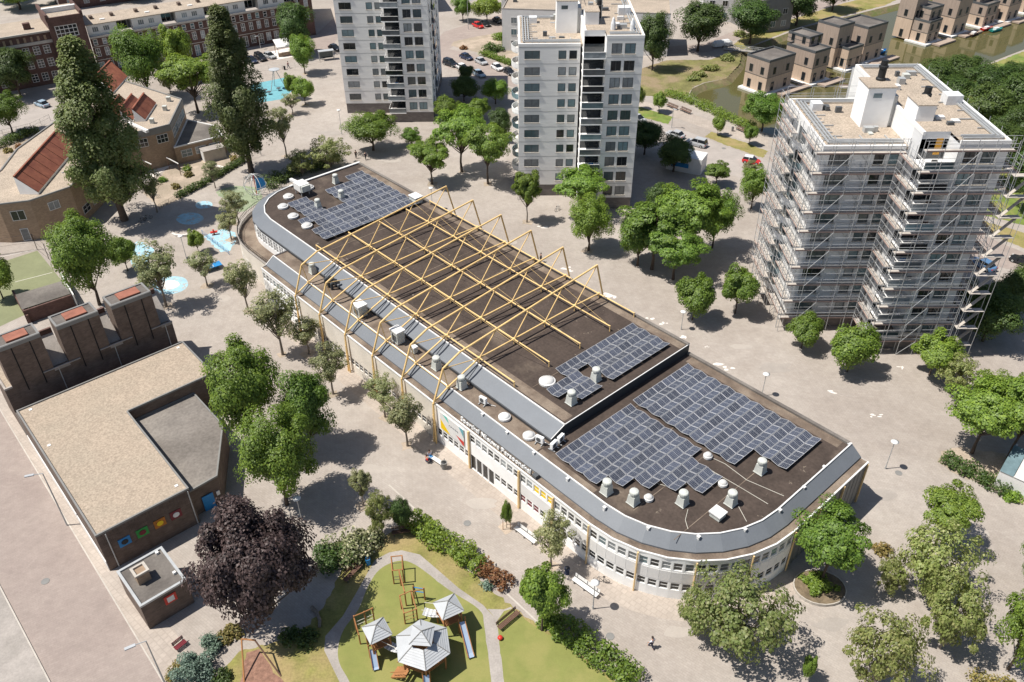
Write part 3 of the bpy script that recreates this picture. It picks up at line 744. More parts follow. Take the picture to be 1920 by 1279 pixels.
# --- high roof
hiA = [(15.1, 5.0, 0), (-8, 5.0, 0), (-30, 5.0, 0), (NC[0], NC[1] - 10.3, 0)] + narc(10.3)[1:] + [(NC[0] - 10.3, BACK, 0)]
hiB = [(15.1, 7.1, 0), (-8, 7.1, 0), (-30, 7.1, 0), (NC[0], NC[1] - 8.2, 0)] + narc(8.2)[1:] + [(NC[0] - 8.2, BACK, 0)]
band(hall, hiA, hiB, 7.72, ZH)
sw = MB()
for a, b_ in zip(hiA[:4], hiA[1:5]): sw.face((a[0], a[1] + .02, ZL - .1), (b_[0], b_[1] + .02, ZL - .1), (b_[0], b_[1] + .02, 7.7), (a[0], a[1] + .02, 7.7))  # shadow below the roof band is put into this strip's dark colour
sw.face((15.1, 5.0, ZL - .1), (15.1, 5.0, 7.7), (15.1, 7.1, ZH), (15.1, BACK, ZH), (15.1, BACK, ZL - .1)); sw.build('step_wall', M['slate_dark'], hall)
cp = MB()
for a, b_ in zip(hiB[:-1], hiB[1:]): cp.bar((a[0], a[1], ZH + .03), (b_[0], b_[1], ZH + .03), .16, .12)
cp.bar((15.1, 7.1, ZH + .02), (15.1, BACK, ZH + .02), .1, .08)
cp.bar((15.1, 5.0, 7.73), (15.1, 7.1, ZH + .01), .08, .06)
# broader white coping at the north end
a, b_ = hiB[-2], hiB[-1]; cp.bar((a[0] + .1, a[1], ZH + .12), (b_[0] + .1, b_[1], ZH + .12), .4, .16)
cp.build('roof_coping', M['coping'], hall)
hf = MB(); hf.face(*[(x, y, ZH - .07) for x, y in ccw([(p[0], p[1]) for p in hiB] + [(15.08, BACK)])]); hf.build('high_roof', M['bitumen'], hall)
pp = MB()
pp.box(-58.7, 15.1, BACK - .42, BACK, ZH - .4, ZH + .16); pp.box(15.2, 37.6, BACK - .42, BACK, ZL - .4, ZL + .16)
pp.build('back_parapet', M['bit_grey'], hall)
# worn pale strips of roofing felt along the edges
ws = MB(); ws.box(-36, 14.6, 7.5, 8.9, ZH - .065, ZH - .064); ws.box(-57, 14.8, BACK - 1.6, BACK - .45, ZH - .065, ZH - .064)
ws.box(16, 37, BACK - 1.7, BACK - .45, ZL - .085, ZL - .084); ws.box(-42, 15, 2.9, 4.9, ZL - .085, ZL - .084); ws.box(15.2, 23.5, 2.9, 3.6, ZL - .085, ZL - .084)
ws.build('worn_felt_strip', M['bitumen2'], hall)
fe = MB()
for i in range(7): fe.box(-36 + i * 7.3, -35.92 + i * 7.3, 9, BACK - 2, ZH - .062, ZH - .05)
for i in range(4): fe.box(17.5 + i * 5.2, 17.58 + i * 5.2, 4.2, BACK - 2, ZL - .082, ZL - .07)
fe.build('felt_seam', M['bitumen2'], hall)
# --- north west: upper glazed storey above a curved terrace
uw = MB(); ow = MB(); NR = 10.2
def ncurve(r, x_end, n=7, a1=78):
    return [(x_end, NC[1] - r, 0), (NC[0], NC[1] - r, 0)] + [(NC[0] - r * math.sin(R(a1 * i / n)), NC[1] - r * math.cos(R(a1 * i / n)), 0) for i in range(1, n + 1)]
upl = ncurve(NR, -40.2)
segs = []
for i in range(6): segs.append(((-40.2 - i * 1.733, NC[1] - NR), (-40.2 - (i + 1) * 1.733, NC[1] - NR)))
for i in range(1, 7): segs.append((upl[i][:2], upl[i + 1][:2]))
for a, b_ in segs:
    a, b_ = Vector(a), Vector(b_); w = (b_ - a).length; ang = math.atan2(a.y - b_.y, a.x - b_.x); h_ = [(.2, w / 2 - .08, 5.3, 6.9), (w / 2 + .08, w - .2, 5.3, 6.9)]
    on(uw, lambda q: facade(q, 0, w, 4.3, 7.56, h_, 0, .12), b_.x, b_.y, ang)
    for c0, c1, z0, z1 in h_:
        p = Matrix.Rotation(ang, 3, 'Z') @ Vector(((c0 + c1) / 2, .05, 0)); window(hall, b_.x + p.x, b_.y + p.y, z0, c1 - c0, z1 - z0, ang, (3, 2), M['glass'], bar=.09)
uw.face((-40.2, 5.0, 4.3), (-40.2, 7, 4.3), (-40.2, 7, 7.6), (-40.2, 5.0, 7.6)); uw.build('upper_wall', M['white'], hall)
upo = ncurve(13.0, -42.35); tf = MB(); tf.strip([(p[0], p[1], 4.32) for p in upo], [(p[0], p[1] + .0, 4.32) for p in [(-42.35, 5.1, 0), (NC[0], 5.1, 0)] + upl[2:]]); tf.build('terrace_floor', M['bitumen2'], hall)
for a, b_ in zip(upo[:-1], upo[1:]):
    ow.face((b_[0], b_[1], 0), (a[0], a[1], 0), (a[0], a[1], 4.9), (b_[0], b_[1], 4.9))
ow.build('terrace_wall', M['beige'], hall)
for i, (a, b_) in enumerate(zip(upo[1:-1], upo[2:])):
    a, b_ = Vector(a), Vector(b_); c = (a + b_) / 2; ang = math.atan2(a.y - b_.y, a.x - b_.x); p = Matrix.Rotation(ang, 3, 'Z') @ Vector((0, -.03, 0))
    window(hall, c.x + p.x, c.y + p.y, 1.2, 1.2, 1.3, ang, (2, 2), M['glass'])
cp = MB()
for a, b_ in zip(upo[:-1], upo[1:]): cp.bar((a[0], a[1], 4.95), (b_[0], b_[1], 4.95), .28, .12)
cp.build('terrace_coping', M['slab'], hall)
rl = MB()
for a, b_ in zip(upo[:-1], upo[1:]):
    for z in (5.45, 5.9): rl.tube((a[0], a[1], z), (b_[0], b_[1], z), .035, n=5)
    L = (Vector(b_) - Vector(a)).length; k = max(2, int(L / .45))
    for i in range(k):
        p = Vector(a).lerp(Vector(b_), i / k); rl.tube((p.x, p.y, 4.98), (p.x, p.y, 5.9), .02, n=4)
rl.build('railing', M['black'], hall)
# --- steel columns along the facade
for x in (6.3, 14.93, 20.26): 
    q = MB(); q.box(x - .1, x + .1, WY - .24, WY - .02, 0, 5.9); q.build('column', M['yellow_pale'], hall)
for k in range(5):
    a = R(22.5 * k); q = MB(); q.tube((AC[0] + 14.78 * math.sin(a), AC[1] - 14.78 * math.cos(a), 0), (AC[0] + 14.78 * math.sin(a), AC[1] - 14.78 * math.cos(a), 5.95), .095, n=8); q.build('column', M['yellow_pale'], hall)
for y in (19.6, 24.3, 29.2):
    q = MB(); q.box(40.14, 40.32, y - .08, y + .08, 0, 5.95); q.build('column', M['yellow_pale'], hall)
# small grey vents on the roof bands
vm = MB(); vm.box(-.13, .13, -.13, .13, -.25, .42); vm.box(-.17, .17, -.17, .17, .42, .47); vm = vm.mesh('roof_vent_pipe', M['coping'])
for u, v in ((905, 781), (951, 815), (1001, 853), (1064, 902), (1133, 956), (1215, 994), (1309, 1011), (1396, 997), (1461, 961), (1506, 918), (1544, 880), (1591, 837)):
    p = hloc(u, v, 6.95); inst('vent_pipe', vm, hall, p)
# --- lettering above the entrance
cu = bpy.data.curves.new('lettering', 'FONT'); cu.body = 'Sporthal Nieuwe Persoonshal'; cu.size = 1.0; cu.extrude = .07; cu.resolution_u = 2; cu.offset = .012
t_o = bpy.data.objects.new('tmp_text', cu); COL.objects.link(t_o); bpy.context.view_layer.update()
tm = bpy.data.meshes.new_from_object(t_o.evaluated_get(bpy.context.evaluated_depsgraph_get())); bpy.data.objects.remove(t_o)
tm.materials.clear(); tm.materials.append(M['coping'])
xs = [v.co.x for v in tm.vertices]; sc = 11.9 / (max(xs) - min(xs))
lt = bpy.data.objects.new('lettering', tm); link(lt, hall); lt.scale = (sc, .92, 1.0); lt.rotation_euler = (R(90), 0, 0); lt.location = (4.5 - min(xs) * sc, WY + .30, 6.2)
sr = MB(); sr.bar((4.4, WY + .36, 6.16), (16.5, WY + .36, 6.16), .06); sr.bar((4.4, WY + .42, 6.86), (16.5, WY + .42, 6.86), .05)
for i in range(11): sr.bar((4.6 + i * 1.18, WY + .42, 6.05), (4.6 + i * 1.18, WY + .42, 6.86), .05)
sr.build('sign_rail', M['dgrey'], hall)
bx = MB(); bx.box(16.7, 17.3, WY + .2, WY + .75, 6.07, 6.5); bx.build('sign_control_box', M['dgrey'], hall)
# --- banner
bn = empty('banner', (0, 0, 0), 0, 'white banner with yellow, teal and orange corners beside the yellow column', 'banner')
bn.location = HO + eL * 3.2 + eT * (WY - .10); bn.rotation_euler = (0, 0, HRZ)
q = MB(); q.box(-2.2, 2.2, -.03, .02, 2.85, 5.5); q.build('sheet', M['coping'], bn)
for nm, cm, poly in (('yellow_print', M['yellow_flat'], [(-2.2, 4.45), (-2.2, 2.9), (-.4, 2.9)]), ('teal_print', mat('teal_print', (.12, .55, .45), .6), [(-1.7, 5.45), (-.9, 5.45), (-.5, 4.6)]),
                     ('teal_print', M['blue'], [(1.3, 5.45), (2.2, 5.45), (2.2, 4.2)]), ('orange_print', M['red'], [(.7, 3.75), (2.2, 3.6), (2.2, 2.9), (1.9, 2.9)])):
    q = MB(); q.face(*[(x, -.034, z) for x, z in poly]); q.build(nm, cm, bn)
q = MB()
for i in range(14): q.box(-.55 + i * .13, -.47 + i * .13, -.036, -.033, 4.32 + .05 * math.sin(i * 1.9), 4.47 + .06 * math.sin(i * 2.3))
q.build('dark_print', M['navy'], bn)

# ================================================================== STEEL ROOF TRUSS
truss = empty('steel_roof_truss', HO, HRZ, 'yellow tubular steel truss frames standing over the sports hall roof', 'truss')
NODES_B = [(.13, 6.3), (2.46, 7.5), (7.47, 9.3), (13.2, 9.3), (18.6, 9.35), (24.1, 9.35), (28.8, 9.2)]
K1, K2, PK = (1.9, 10.6), (4.5, 11.7), (28.1, 14.0)
def tp(t): f = (t - K2[0]) / (PK[0] - K2[0]); return (t, K2[1] + (PK[1] - K2[1]) * f)
TOPN = [tp(10.4), tp(16.0), tp(21.8), PK]
def P3(l, n): return (l, n[0], n[1])
for i, l in enumerate(TCOL):
    q = MB(); q.tube((l - .22, -.05, 0), (l, .1, 6.3), .11); q.tube((l + .22, -.05, 0), (l, .1, 6.3), .11)
    for z in (1.5, 3, 4.5): q.tube((l - .2 + z * .03, -.05, z), (l + .2 - z * .03, -.05, z), .05, n=5)
    q.build('column', M['yellow'], truss, smooth=False)
    q = MB(); q.path([P3(l, (.13, 6.15)), P3(l, K1), P3(l, K2), P3(l, PK)], .125, 8); q.build('top_chord', M['yellow'], truss)
    q = MB(); q.path([P3(l, n) for n in NODES_B], .105, 8); q.build('bottom_chord', M['yellow'], truss)
    q = MB(); q.tube(P3(l, PK), P3(l, (29.6, 8.75)), .12); q.build('rear_strut', M['yellow'], truss)
    for b_, t in zip(NODES_B[2:6], TOPN):
        q = MB(); q.tube(P3(l, b_), P3(l, t), .075, n=7); q.build('web_member', M['yellow'], truss)
    for a, b_ in ((K1, NODES_B[1]), (K1, NODES_B[2])):
        q = MB(); q.tube(P3(l, a), P3(l, b_), .06, n=7); q.build('web_member', M['yellow'], truss)
    for n in NODES_B[1:]:
        q = MB(); q.lathe([(0.02, n[1] - .2), (.2, n[1] - .14), (.2, n[1] + .14), (.02, n[1] + .2)], 8, (l, n[0]))
        zb = ZH - .05 if n[0] > 7 else ZL - .05
        if n[0] > 7: q.tube((l, n[0], zb), (l, n[0], n[1] - .1), .07, n=6); q.tube((l - .5, n[0] + .5, zb), (l, n[0], n[1] - .1), .035, n=5)
        q.build('node', M['yellow'], truss)
    for t in TOPN[:3]:
        q = MB(); q.tube(P3(l, t), (l + 6.38, t[0] + 2.2, 9.4), .022, n=4); q.build('stay_rod', M['yellow'], truss)
for n in NODES_B[1:]:
    x0, x1 = (-37.5, 6.4) if n[0] > 7 else (TCOL[0], TCOL[-1])
    q = MB(); q.tube((x0, n[0], n[1]), (x1, n[0], n[1]), .085 if n[0] > 7 else .05, n=8); q.build('purlin', M['yellow'], truss)
    if n[0] > 7:
        for x in (x0 + .05, x1 - .05):
            q = MB(); q.tube((x, n[0], ZH - .07), (x, n[0], n[1] + .08), .07, n=6); q.build('purlin_leg', M['yellow'], truss)

# ================================================================== SOLAR PANELS
def panel_mesh(tilt):
    f = MB(); w, d = 1.70, 1.0
    f.box(-w / 2, w / 2, -d / 2, -d / 2 + .034, 0, .035); f.box(-w / 2, w / 2, d / 2 - .034, d / 2, 0, .035)
    f.box(-w / 2, -w / 2 + .034, -d / 2 + .034, d / 2 - .034, 0, .035); f.box(w / 2 - .034, w / 2, -d / 2 + .034, d / 2 - .034, 0, .035)
    f.box(-.012, .012, -d / 2 + .034, d / 2 - .034, .028, .0335)
    for i in range(1, 6): f.box(-w / 2 + .034, w / 2 - .034, -d / 2 + d * i / 6 - .005, -d / 2 + d * i / 6 + .005, .0275, .0325)
    g = MB(); g.box(-w / 2 + .04, w / 2 - .04, -d / 2 + .04, d / 2 - .04, .008, .027)
    return f.mesh('panel_frame', M['alu']), g.mesh('solar_cells', M['pv'])
PF, PC = panel_mesh(0)
def array(label, zroof, l0, t0, cols, step=1.035, wid=1.755):
    """cols: (column index, first row, last row+1); rows alternate in tilt like a chain of low tents"""
    e = empty('solar_array', HO, HRZ, label, 'solar array', 'solar arrays on the hall roof')
    for c, r0, r1 in cols:
        for r in range(r0, r1):
            s = 1 if r % 2 == 0 else -1
            x, y = l0 + (r + .5) * step, t0 + (c + .5) * wid
            o = bpy.data.objects.new('panel', PF); COL.objects.link(o); o.parent = e; o.location = (x, y, zroof + .36); o.rotation_euler = (R(-15 * s), 0, R(-90))
            o2 = bpy.data.objects.new('solar_cells', PC); COL.objects.link(o2); o2.parent = o
    return e
array('largest solar array on the lower flat roof, along the back edge', ZL - .09, 16.75, 16.77, [(c, 0, 14) for c in (0, 1)] + [(c, 0, 18) for c in (2, 3, 4, 5)], wid=1.725)
array('solar array with stepped edge beside the rounded roof corner', ZL - .09, 17.0, 3.75, [(0, 0, 6), (1, 0, 8), (2, 0, 10), (3, 0, 12), (4, 0, 14), (5, 0, 14), (6, 0, 10)], wid=1.77)
array('small solar array on the high roof just above the step', ZH - .07, 7.5, 9.55, [(0, 2, 4), (1, 2, 6), (2, 2, 6), (2, 0, 2), (3, 0, 2)] + [(c, 0, 6) for c in range(4, 10)], wid=1.765)
array('solar array on the far end of the high roof beyond the yellow trusses', ZH - .07, -54.95, 9.7, [(0, 8, 10), (0, 12, 16), (1, 2, 16), (2, 2, 16), (3, 8, 16), (4, 8, 16), (5, 2, 16), (6, 2, 16), (7, 2, 16), (8, 0, 16), (9, 0, 16)], wid=1.775)

# ================================================================== ROOF EQUIPMENT
def place(e, u, v, z): p = HO + eL * 0; q = G(u, v, z); e.location = q; e.rotation_euler = (0, 0, HRZ); return e
def ventilator(u, v, z, label, s=1.0):
    e = empty('roof_ventilator', (0, 0, 0), 0, label, 'ventilator', 'roof ventilators on the sports hall'); place(e, u, v, z); e.scale = (s, s, s)
    q = MB(); q.prism([(-.55, -.55), (.55, -.55), (.55, .55), (-.55, .55)], 0, .05)
    k = len(q.v); q.v += [(-.5, -.5, .05), (.5, -.5, .05), (.5, .5, .05), (-.5, .5, .05), (-.4, -.4, 1.15), (.4, -.4, 1.15), (.4, .4, 1.15), (-.4, .4, 1.15)]
    q.f += [tuple(k + i for i in f) for f in ((0, 1, 5, 4), (1, 2, 6, 5), (2, 3, 7, 6), (3, 0, 4, 7), (4, 5, 6, 7))]; q.build('curb', M['vent'], e)
    q = MB(); q.lathe([(.36, 1.15), (.36, 1.28), (.5, 1.30), (.5, 1.62), (.44, 1.72), (.22, 1.80), (.02, 1.82)], 14); q.build('cowl', M['vent'], e, smooth=False)
    q = MB(); q.lathe([(.505, 1.36), (.505, 1.40)], 14); q.build('band', M['dgrey'], e)
    return e
for u, v, z, lb in ((1117, 712, ZH, 'roof ventilator in the notch of the high roof solar array'), (1071, 755, ZH, 'roof ventilator at the front of the high roof solar array'),
                    (1425, 884, ZL, 'roof ventilator between the two prongs of the largest solar array'), (1137, 923, ZL, 'leftmost roof ventilator of the row before the rounded roof edge'),
                    (1187, 942, ZL, 'second roof ventilator from the left before the rounded roof edge'), (1279, 944, ZL, 'third roof ventilator from the left before the rounded roof edge'),
                    (1370, 944, ZL, 'rightmost roof ventilator of the row before the rounded roof edge'), (597, 390, ZH, 'roof ventilator in the bare gap of the far solar array'),
                    (641, 373, ZH, 'roof ventilator in the middle of the far solar array'), (630, 343, ZH, 'roof ventilator beside the far end parapet'),
                    (819, 690, ZL, 'roof ventilator on the lower strip near the last truss legs'), (866, 726, ZL, 'roof ventilator beside the last yellow truss frame'),
                    (587, 511, ZL, 'roof ventilator behind the first truss knee')):
    ventilator(u, v, z, lb, 1.0 if v > 600 else .92)
def dome(u, v, z, r, label, clear=True):
    e = empty('skylight_dome', (0, 0, 0), 0, label, 'skylight', 'round skylights'); place(e, u, v, z)
    q = MB(); q.lathe([(r, 0), (r, .28), (r * .86, .34)], 24); q.build('curb', M['coping'], e)
    q = MB(); q.lathe([(r * .85, .33), (r * .78, .45), (r * .6, .55), (r * .35, .61), (r * .03, .63)], 24); q.build('glazing', M['dome'] if clear else M['coping'], e, smooth=True)
for u, v, z, r, lb, c in ((1026, 717, ZH, 1.0, 'large round skylight on the high roof beside the truss legs', True), (946, 784, ZL, .72, 'opaque white round skylight on the lower strip by the sign', False),
                          (992, 819, ZL, .72, 'clear round skylight on the lower strip by the air units', True), (1327, 857, ZL, .5, 'small round skylight between the two lower solar arrays', True),
                          (1355, 909, ZL, .5, 'small round skylight beside the stepped tip of the array', True), (1216, 936, ZL, .5, 'small round skylight between the ventilators at the rounded edge', True),
                          (541, 370, ZH, .85, 'round skylight near the white air unit at the far end', True), (531, 389, ZH, .85, 'round skylight at the far rounded corner', True),
                          (550, 407, ZH, .85, 'round skylight beside the front edge of the far array', True), (576, 425, ZH, .85, 'round skylight cut into the front edge of the far array', True), (580, 353, ZH, .8, 'round skylight behind the white air unit', True)):
    dome(u, v, z, r, lb, c)
def aircon(u, v, z, label, rz=0.0, s=1.0):
    e = empty('air_conditioner', (0, 0, 0), 0, label, 'air conditioner', 'air conditioners on the hall roof'); place(e, u, v, z); e.rotation_euler.z += rz; e.scale = (s, s, s)
    q = MB(); q.box(-.48, .48, -.18, .18, .22, 1.0); q.build('casing', M['white'], e)
    q = MB(); q.tube((-.08, -.181, .6), (-.08, -.2, .6), .3, n=14); q.build('fan_grille', M['dgrey'], e)
    for x in (-.38, .38):
        q = MB(); q.box(x - .05, x + .05, -.45, .45, 0, .08); q.box(x - .03, x + .03, -.2, .2, .08, .22); q.build('foot', M['galv'], e)
    q = MB(); q.path([(.48, 0, .5), (.8, 0, .45), (.9, .3, .06), (1.5, .5, .05)], .035, 6); q.build('pipe', M['coping'], e)
for u, v, lb, a in ((906, 757, 'white air conditioner alone on the lower strip near the sign', R(10)), (1012, 831, 'white air conditioner beside the clear round skylight', R(15)),
                    (1038, 841, 'white air conditioner nearest the solar array corner', R(100)), (1051, 829, 'white air conditioner against the dark step wall', R(100))):
    aircon(u, v, ZL, lb, a)
def hood(u, v, z, s, label, h=1.5):
    e = empty('ventilation_hood', (0, 0, 0), 0, label, 'ventilation unit', 'ventilation units under the trusses'); place(e, u, v, z); e.scale = (s, s, 1)
    q = MB(); q.box(-.6, .6, -.5, .5, 0, h); q.build('casing', M['vent'], e)
    q = MB(); q.box(-.72, .72, -.6, .6, h + .12, h + .35); q.build('cap', M['coping'], e)
    q = MB(); q.box(-.5, .5, -.42, .42, h, h + .12); q.box(-.45, .45, -.505, -.5, .3, h * .8); q.build('louvre', M['dgrey'], e)
hood(676, 590, ZL, 1.25, 'large grey ventilation unit with white cap under the third truss frame'); hood(747, 640, ZL, 1.15, 'grey ventilation unit with white cap under the fourth truss frame', 1.6)
hood(587, 508, ZL, .55, 'small ventilation unit beside the first truss knee', .9); hood(777, 660, ZL, .6, 'small domed ventilation unit under the fifth truss frame', .6)
e = empty('roof_box', (0, 0, 0), 0, 'low white box hatch near the front of the rounded roof', 'roof hatch'); place(e, 1345, 968, ZL)
q = MB(); q.box(-.6, .6, -.55, .55, 0, .55); q.build('curb', M['vent'], e)
q = MB(); q.box(-.7, .7, -.65, .65, .55, .72); q.build('lid', M['coping'], e)
e = empty('air_handler', (0, 0, 0), 0, 'white air handling unit on legs at the far end of the roof', 'air handler'); place(e, 568, 363, ZH)
q = MB(); q.box(-1.1, 1.1, -.9, .9, .8, 2.0); q.build('casing', M['coping'], e)
q = MB(); q.box(1.1, 1.5, -.8, .8, .9, 1.9); q.build('intake', M['vent'], e)
for x in (-.9, .9):
    for y in (-.7, .7): q = MB(); q.box(x - .06, x + .06, y - .06, y + .06, 0, .8); q.build('leg', M['galv'], e)
q = MB(); q.bar((-1.1, .3, 1.3), (-4.2, .3, 1.0), .5, .4); q.build('duct', M['coping'], e)
e = empty('roof_hatch', (0, 0, 0), 0, 'white hatch box with brown front at the back parapet by the first truss', 'roof hatch'); place(e, 780, 378, ZH)
q = MB(); q.box(-.9, .9, -.7, .7, 0, 1.0); q.build('casing', M['vent'], e); q = MB(); q.box(-1, 1, -.8, .8, 1.0, 1.12); q.build('lid', M['coping'], e)
q = MB()
q.build if 0 else None
e = empty('duct_stack', (0, 0, 0), 0, 'dark bent ventilation duct on the strip behind the second truss knee', 'duct'); place(e, 620, 540, ZL)
for i in range(3):
    q = MB(); q.path([(-1.2 + i * .8, 0, 0), (-1.2 + i * .8, 0, .9), (-.9 + i * .8, .5, 1.2), (-.6 + i * .8, 1.0, .9)], .22, 8); q.build('pipe', M['slate_dark'], e)
for k, (pts, z) in enumerate((([(1228, 905), (1270, 918), (1330, 880), (1390, 915), (1440, 945)], ZL - .09), ([(1330, 856), (1360, 870), (1400, 900), (1470, 930)], ZL - .09), ([(1290, 955), (1285, 975), (1290, 992)], ZL - .09), ([(1385, 950), (1400, 978)], ZL - .09))):
    q = MB(); q.path([G(u, v, z + .04) for u, v in pts], .03, 5); tag(q.build('roof_cable', M['rope']), ('pale cable wandering from the stepped array to the roof edge', 'pale cable curving past the upper small skylight', 'short pale cable running to the rounded front edge', 'short pale cable below the rightmost ventilator')[k], 'cable', 'roof cables')

# ================================================================== APARTMENT TOWERS
ST = 2.81                      # storey height
ROWS = [4.55 + ST * k for k in range(10)]          # window heads
def tower(name, ox, oy, label, seed, scaff=False, rz=0.0):
    """origin: front left foot of the left wing; left wing 10.5 x 16.7 (roof 28.2), right wing stands 5.5 m forward (roof 31.1)"""
    T = empty(name, (ox, oy, 0), rz, label, 'apartment tower', 'apartment towers on the square')
    rg = random.Random(seed); WA, DA, WB, FB, DB = 10.45, 16.7, 9.8, 5.5, 28.0
    ZA, ZB = 28.2, 31.1; NX0, NX1 = WA + .35, WA + 3.75       # balcony niche
    wall, side = MB(), MB(); GL = [M['glass'], M['glass_grey'], M['glass_grey'], M['glass_blue'], M['glass_blue']]
    def holes_a():
        h = []
        for z in ROWS[:9]:
            h += [(.98, 3.6, z - 1.42, z), (6.75, 8.08, z - 1.45, z), (8.58, 9.9, z - 1.45, z)]
        return h
    ha = holes_a(); facade(wall, 0, WA, 2.3, ZA - .46, ha, 0, .14)
    for a, b_, c, d in ha: window(T, (a + b_) / 2, .06, c, b_ - a, d - c, 0, (1, 2 if b_ - a > 2 else 1), rg.choice(GL), M['frame_dark'], .09, sill=True)
    # right wing front
    hb = []
    for z in ROWS: hb += [(NX1 + .85, NX1 + 2.55, z - 1.7, z), (NX1 + 3.0, NX1 + 4.75, z - 1.7, z)]
    xe = WA + WB
    facade(wall, NX1, xe, 2.3, ZB - .46, hb, -FB, .14)
    for a, b_, c, d in hb: window(T, (a + b_) / 2, -FB + .06, c, b_ - a, d - c, 0, (1, 2), rg.choice(GL), M['frame_dark'], .09, sill=True)
    for z in [ROWS[0] + .55 + ST * k for k in range(9)]:
        q = MB(); q.box(0, WA - .02, -.012, -.002, z, z + .05); q.build('wall_joint', M['clad'], T); q = MB(); q.box(NX1 + .02, xe - .02, -FB - .012, -FB - .002, z, z + .05); q.build('wall_joint', M['clad'], T)
    wall.face((NX1, -FB, 0 + 2.3), (NX1, -FB, ZB - .46), (NX1, -FB + 2.9, ZB - .46), (NX1, -FB + 2.9, 2.3))
    wall.face((NX0, -FB + 2.9, 2.3), (NX0, -FB + 2.9, ZB), (NX0, 0, ZB), (NX0, 0, 2.3))
    wall.face((NX0, -FB + 2.9, ZB - 2.2), (NX1, -FB + 2.9, ZB - 2.2), (NX1, -FB + 2.9, ZB), (NX0, -FB + 2.9, ZB))
    wall.build('wall', M['tower_wall2' if scaff else 'tower_wall'], T)
    # niche: glazed back wall, slabs, balustrades
    for k, z in enumerate(ROWS):
        q = MB(); q.box(NX0 + .02, NX1 - .02, -FB + 2.9, -FB + 2.98, z - 2.3, z + .3); q.build('balcony_glazing', M['glass'], T)
        q = MB(); q.box(NX0 - .3, NX1 - .004, -FB - .25, -FB + 2.88, z - 2.52, z - 2.34); q.build('balcony_slab', M['white'], T)
        q = MB(); q.box(NX0 - .28, NX1 - .05, -FB - .22, -FB - .18, z - 2.3, z - 1.38); q.build('balustrade', rg.choice([M['glass_blue'], M['glass'], M['glass_grey']]), T)
        q = MB(); q.box(NX0 - .3, NX1 - .05, -FB - .25, -FB - .15, z - 1.38, z - 1.32); q.box(NX0 - .34, NX0 - .28, -FB - .25, -FB + 2.8, z - 1.38, z - 1.3); q.build('handrail', M['coping'], T)
        if rg.random() < .6:
            q = MB(); c = rg.uniform(NX0 + .3, NX1 - .8); q.box(c, c + .7, -FB + .3, -FB + .8, z - 2.33, z - 1.9); q.box(c, c + .7, -FB + .8, -FB + .9, z - 2.33, z - 1.5)
            q.build('balcony_furniture', rg.choice([M['timber_dark'], M['coping'], M['bluepaint'], M['clad']]), T)
    # plinth
    q = MB(); q.box(.06, WA, .06, DA, 0, 2.3); q.box(NX0, xe - .06, -FB + .06, DB - FB, 0, 2.3); q.build('plinth', M['tower_base'], T)
    # sides: left face with a stack of curved balconies, right face with recessed balconies
    hl = []
    for z in ROWS[:9]: hl += [(2.2, 3.8, z - 1.45, z), (12.6, 14.2, z - 1.45, z), (6.6, 9.9, z - 2.2, z)]
    k = len(side.v); facade(side, 0, DA, 2.3, ZA - .46, [(DA - b_, DA - a, c, d) for a, b_, c, d in hl], 0, .14); xform(side, k, Matrix.Translation((0, DA, 0)) @ Matrix.Rotation(R(-90), 4, 'Z'))
    for a, b_, c, d in hl: window(T, .06, (a + b_) / 2, c, b_ - a, d - c, R(-90), (1, 2), rg.choice(GL), M['frame_dark'], .09, sill=True)
    hr = []
    for z in ROWS: hr += [(3.0, 4.7, z - 1.6, z), (8.2, 11.8, z - 2.2, z), (16, 17.7, z - 1.6, z), (21, 22.7, z - 1.6, z)]
    k = len(side.v); facade(side, 0, DB, 2.3, ZB - .46, hr, 0, .14); xform(side, k, Matrix.Translation((xe, -FB, 0)) @ Matrix.Rotation(R(90), 4, 'Z'))
    for a, b_, c, d in hr: window(T, xe - .06, -FB + (a + b_) / 2, c, b_ - a, d - c, R(90), (1, 2), rg.choice(GL), M['frame_dark'], .09, sill=True)
    side.face((0, DA, 0), (WA, DA, 0), (WA, DA, ZA - .46), (0, DA, ZA - .46)); side.face((xe, DB - FB, 0), (WA, DB - FB, 0), (WA, DB - FB, ZB - .46), (xe, DB - FB, ZB - .46))
    side.face((NX0, DB - FB, 0), (NX0, 0, 0), (NX0, 0, ZB - .46), (NX0, DB - FB, ZB - .46))
    side.build('side_wall', M['tower_wall'], T)
    pro = [(0, 6.1), (-.55, 6.5), (-1.0, 7.2), (-1.2, 8.25), (-1.0, 9.3), (-.55, 10.0), (0, 10.4)]
    sl_, pr_ = MB(), MB(); sl_.prism(ccw(pro), -.1, .06, True)
    for a, b_ in zip(pro[:-1], pro[1:]): pr_.bar((a[0], a[1], .5), (b_[0], b_[1], .5), .07, .86)
    sl_ = sl_.mesh('balcony_slab', M['coping']); pr_ = pr_.mesh('balcony_parapet', M['white'])
    for z in ROWS[:9]: inst('balcony_slab', sl_, T, (0, 0, z - 2.3)); inst('balcony_parapet', pr_, T, (0, 0, z - 2.28), mat=rg.choice([M['white'], M['glass_blue'], M['white_grey']]))
    for z in ROWS:
        q = MB(); q.box(xe - .002, xe + .55, -FB + 7.9, -FB + 12.1, z - 2.45, z - 2.3); q.build('balcony_slab', M['coping'], T)
        q = MB(); q.box(xe + .5, xe + .54, -FB + 7.9, -FB + 12.1, z - 2.3, z - 1.3); q.build('balustrade', M['glass'], T)
    # roofs
    q = MB(); q.box(.02, WA + .34, .02, DA - .02, ZA - .5, ZA - .13); q.build('roof', M['gravel'], T)
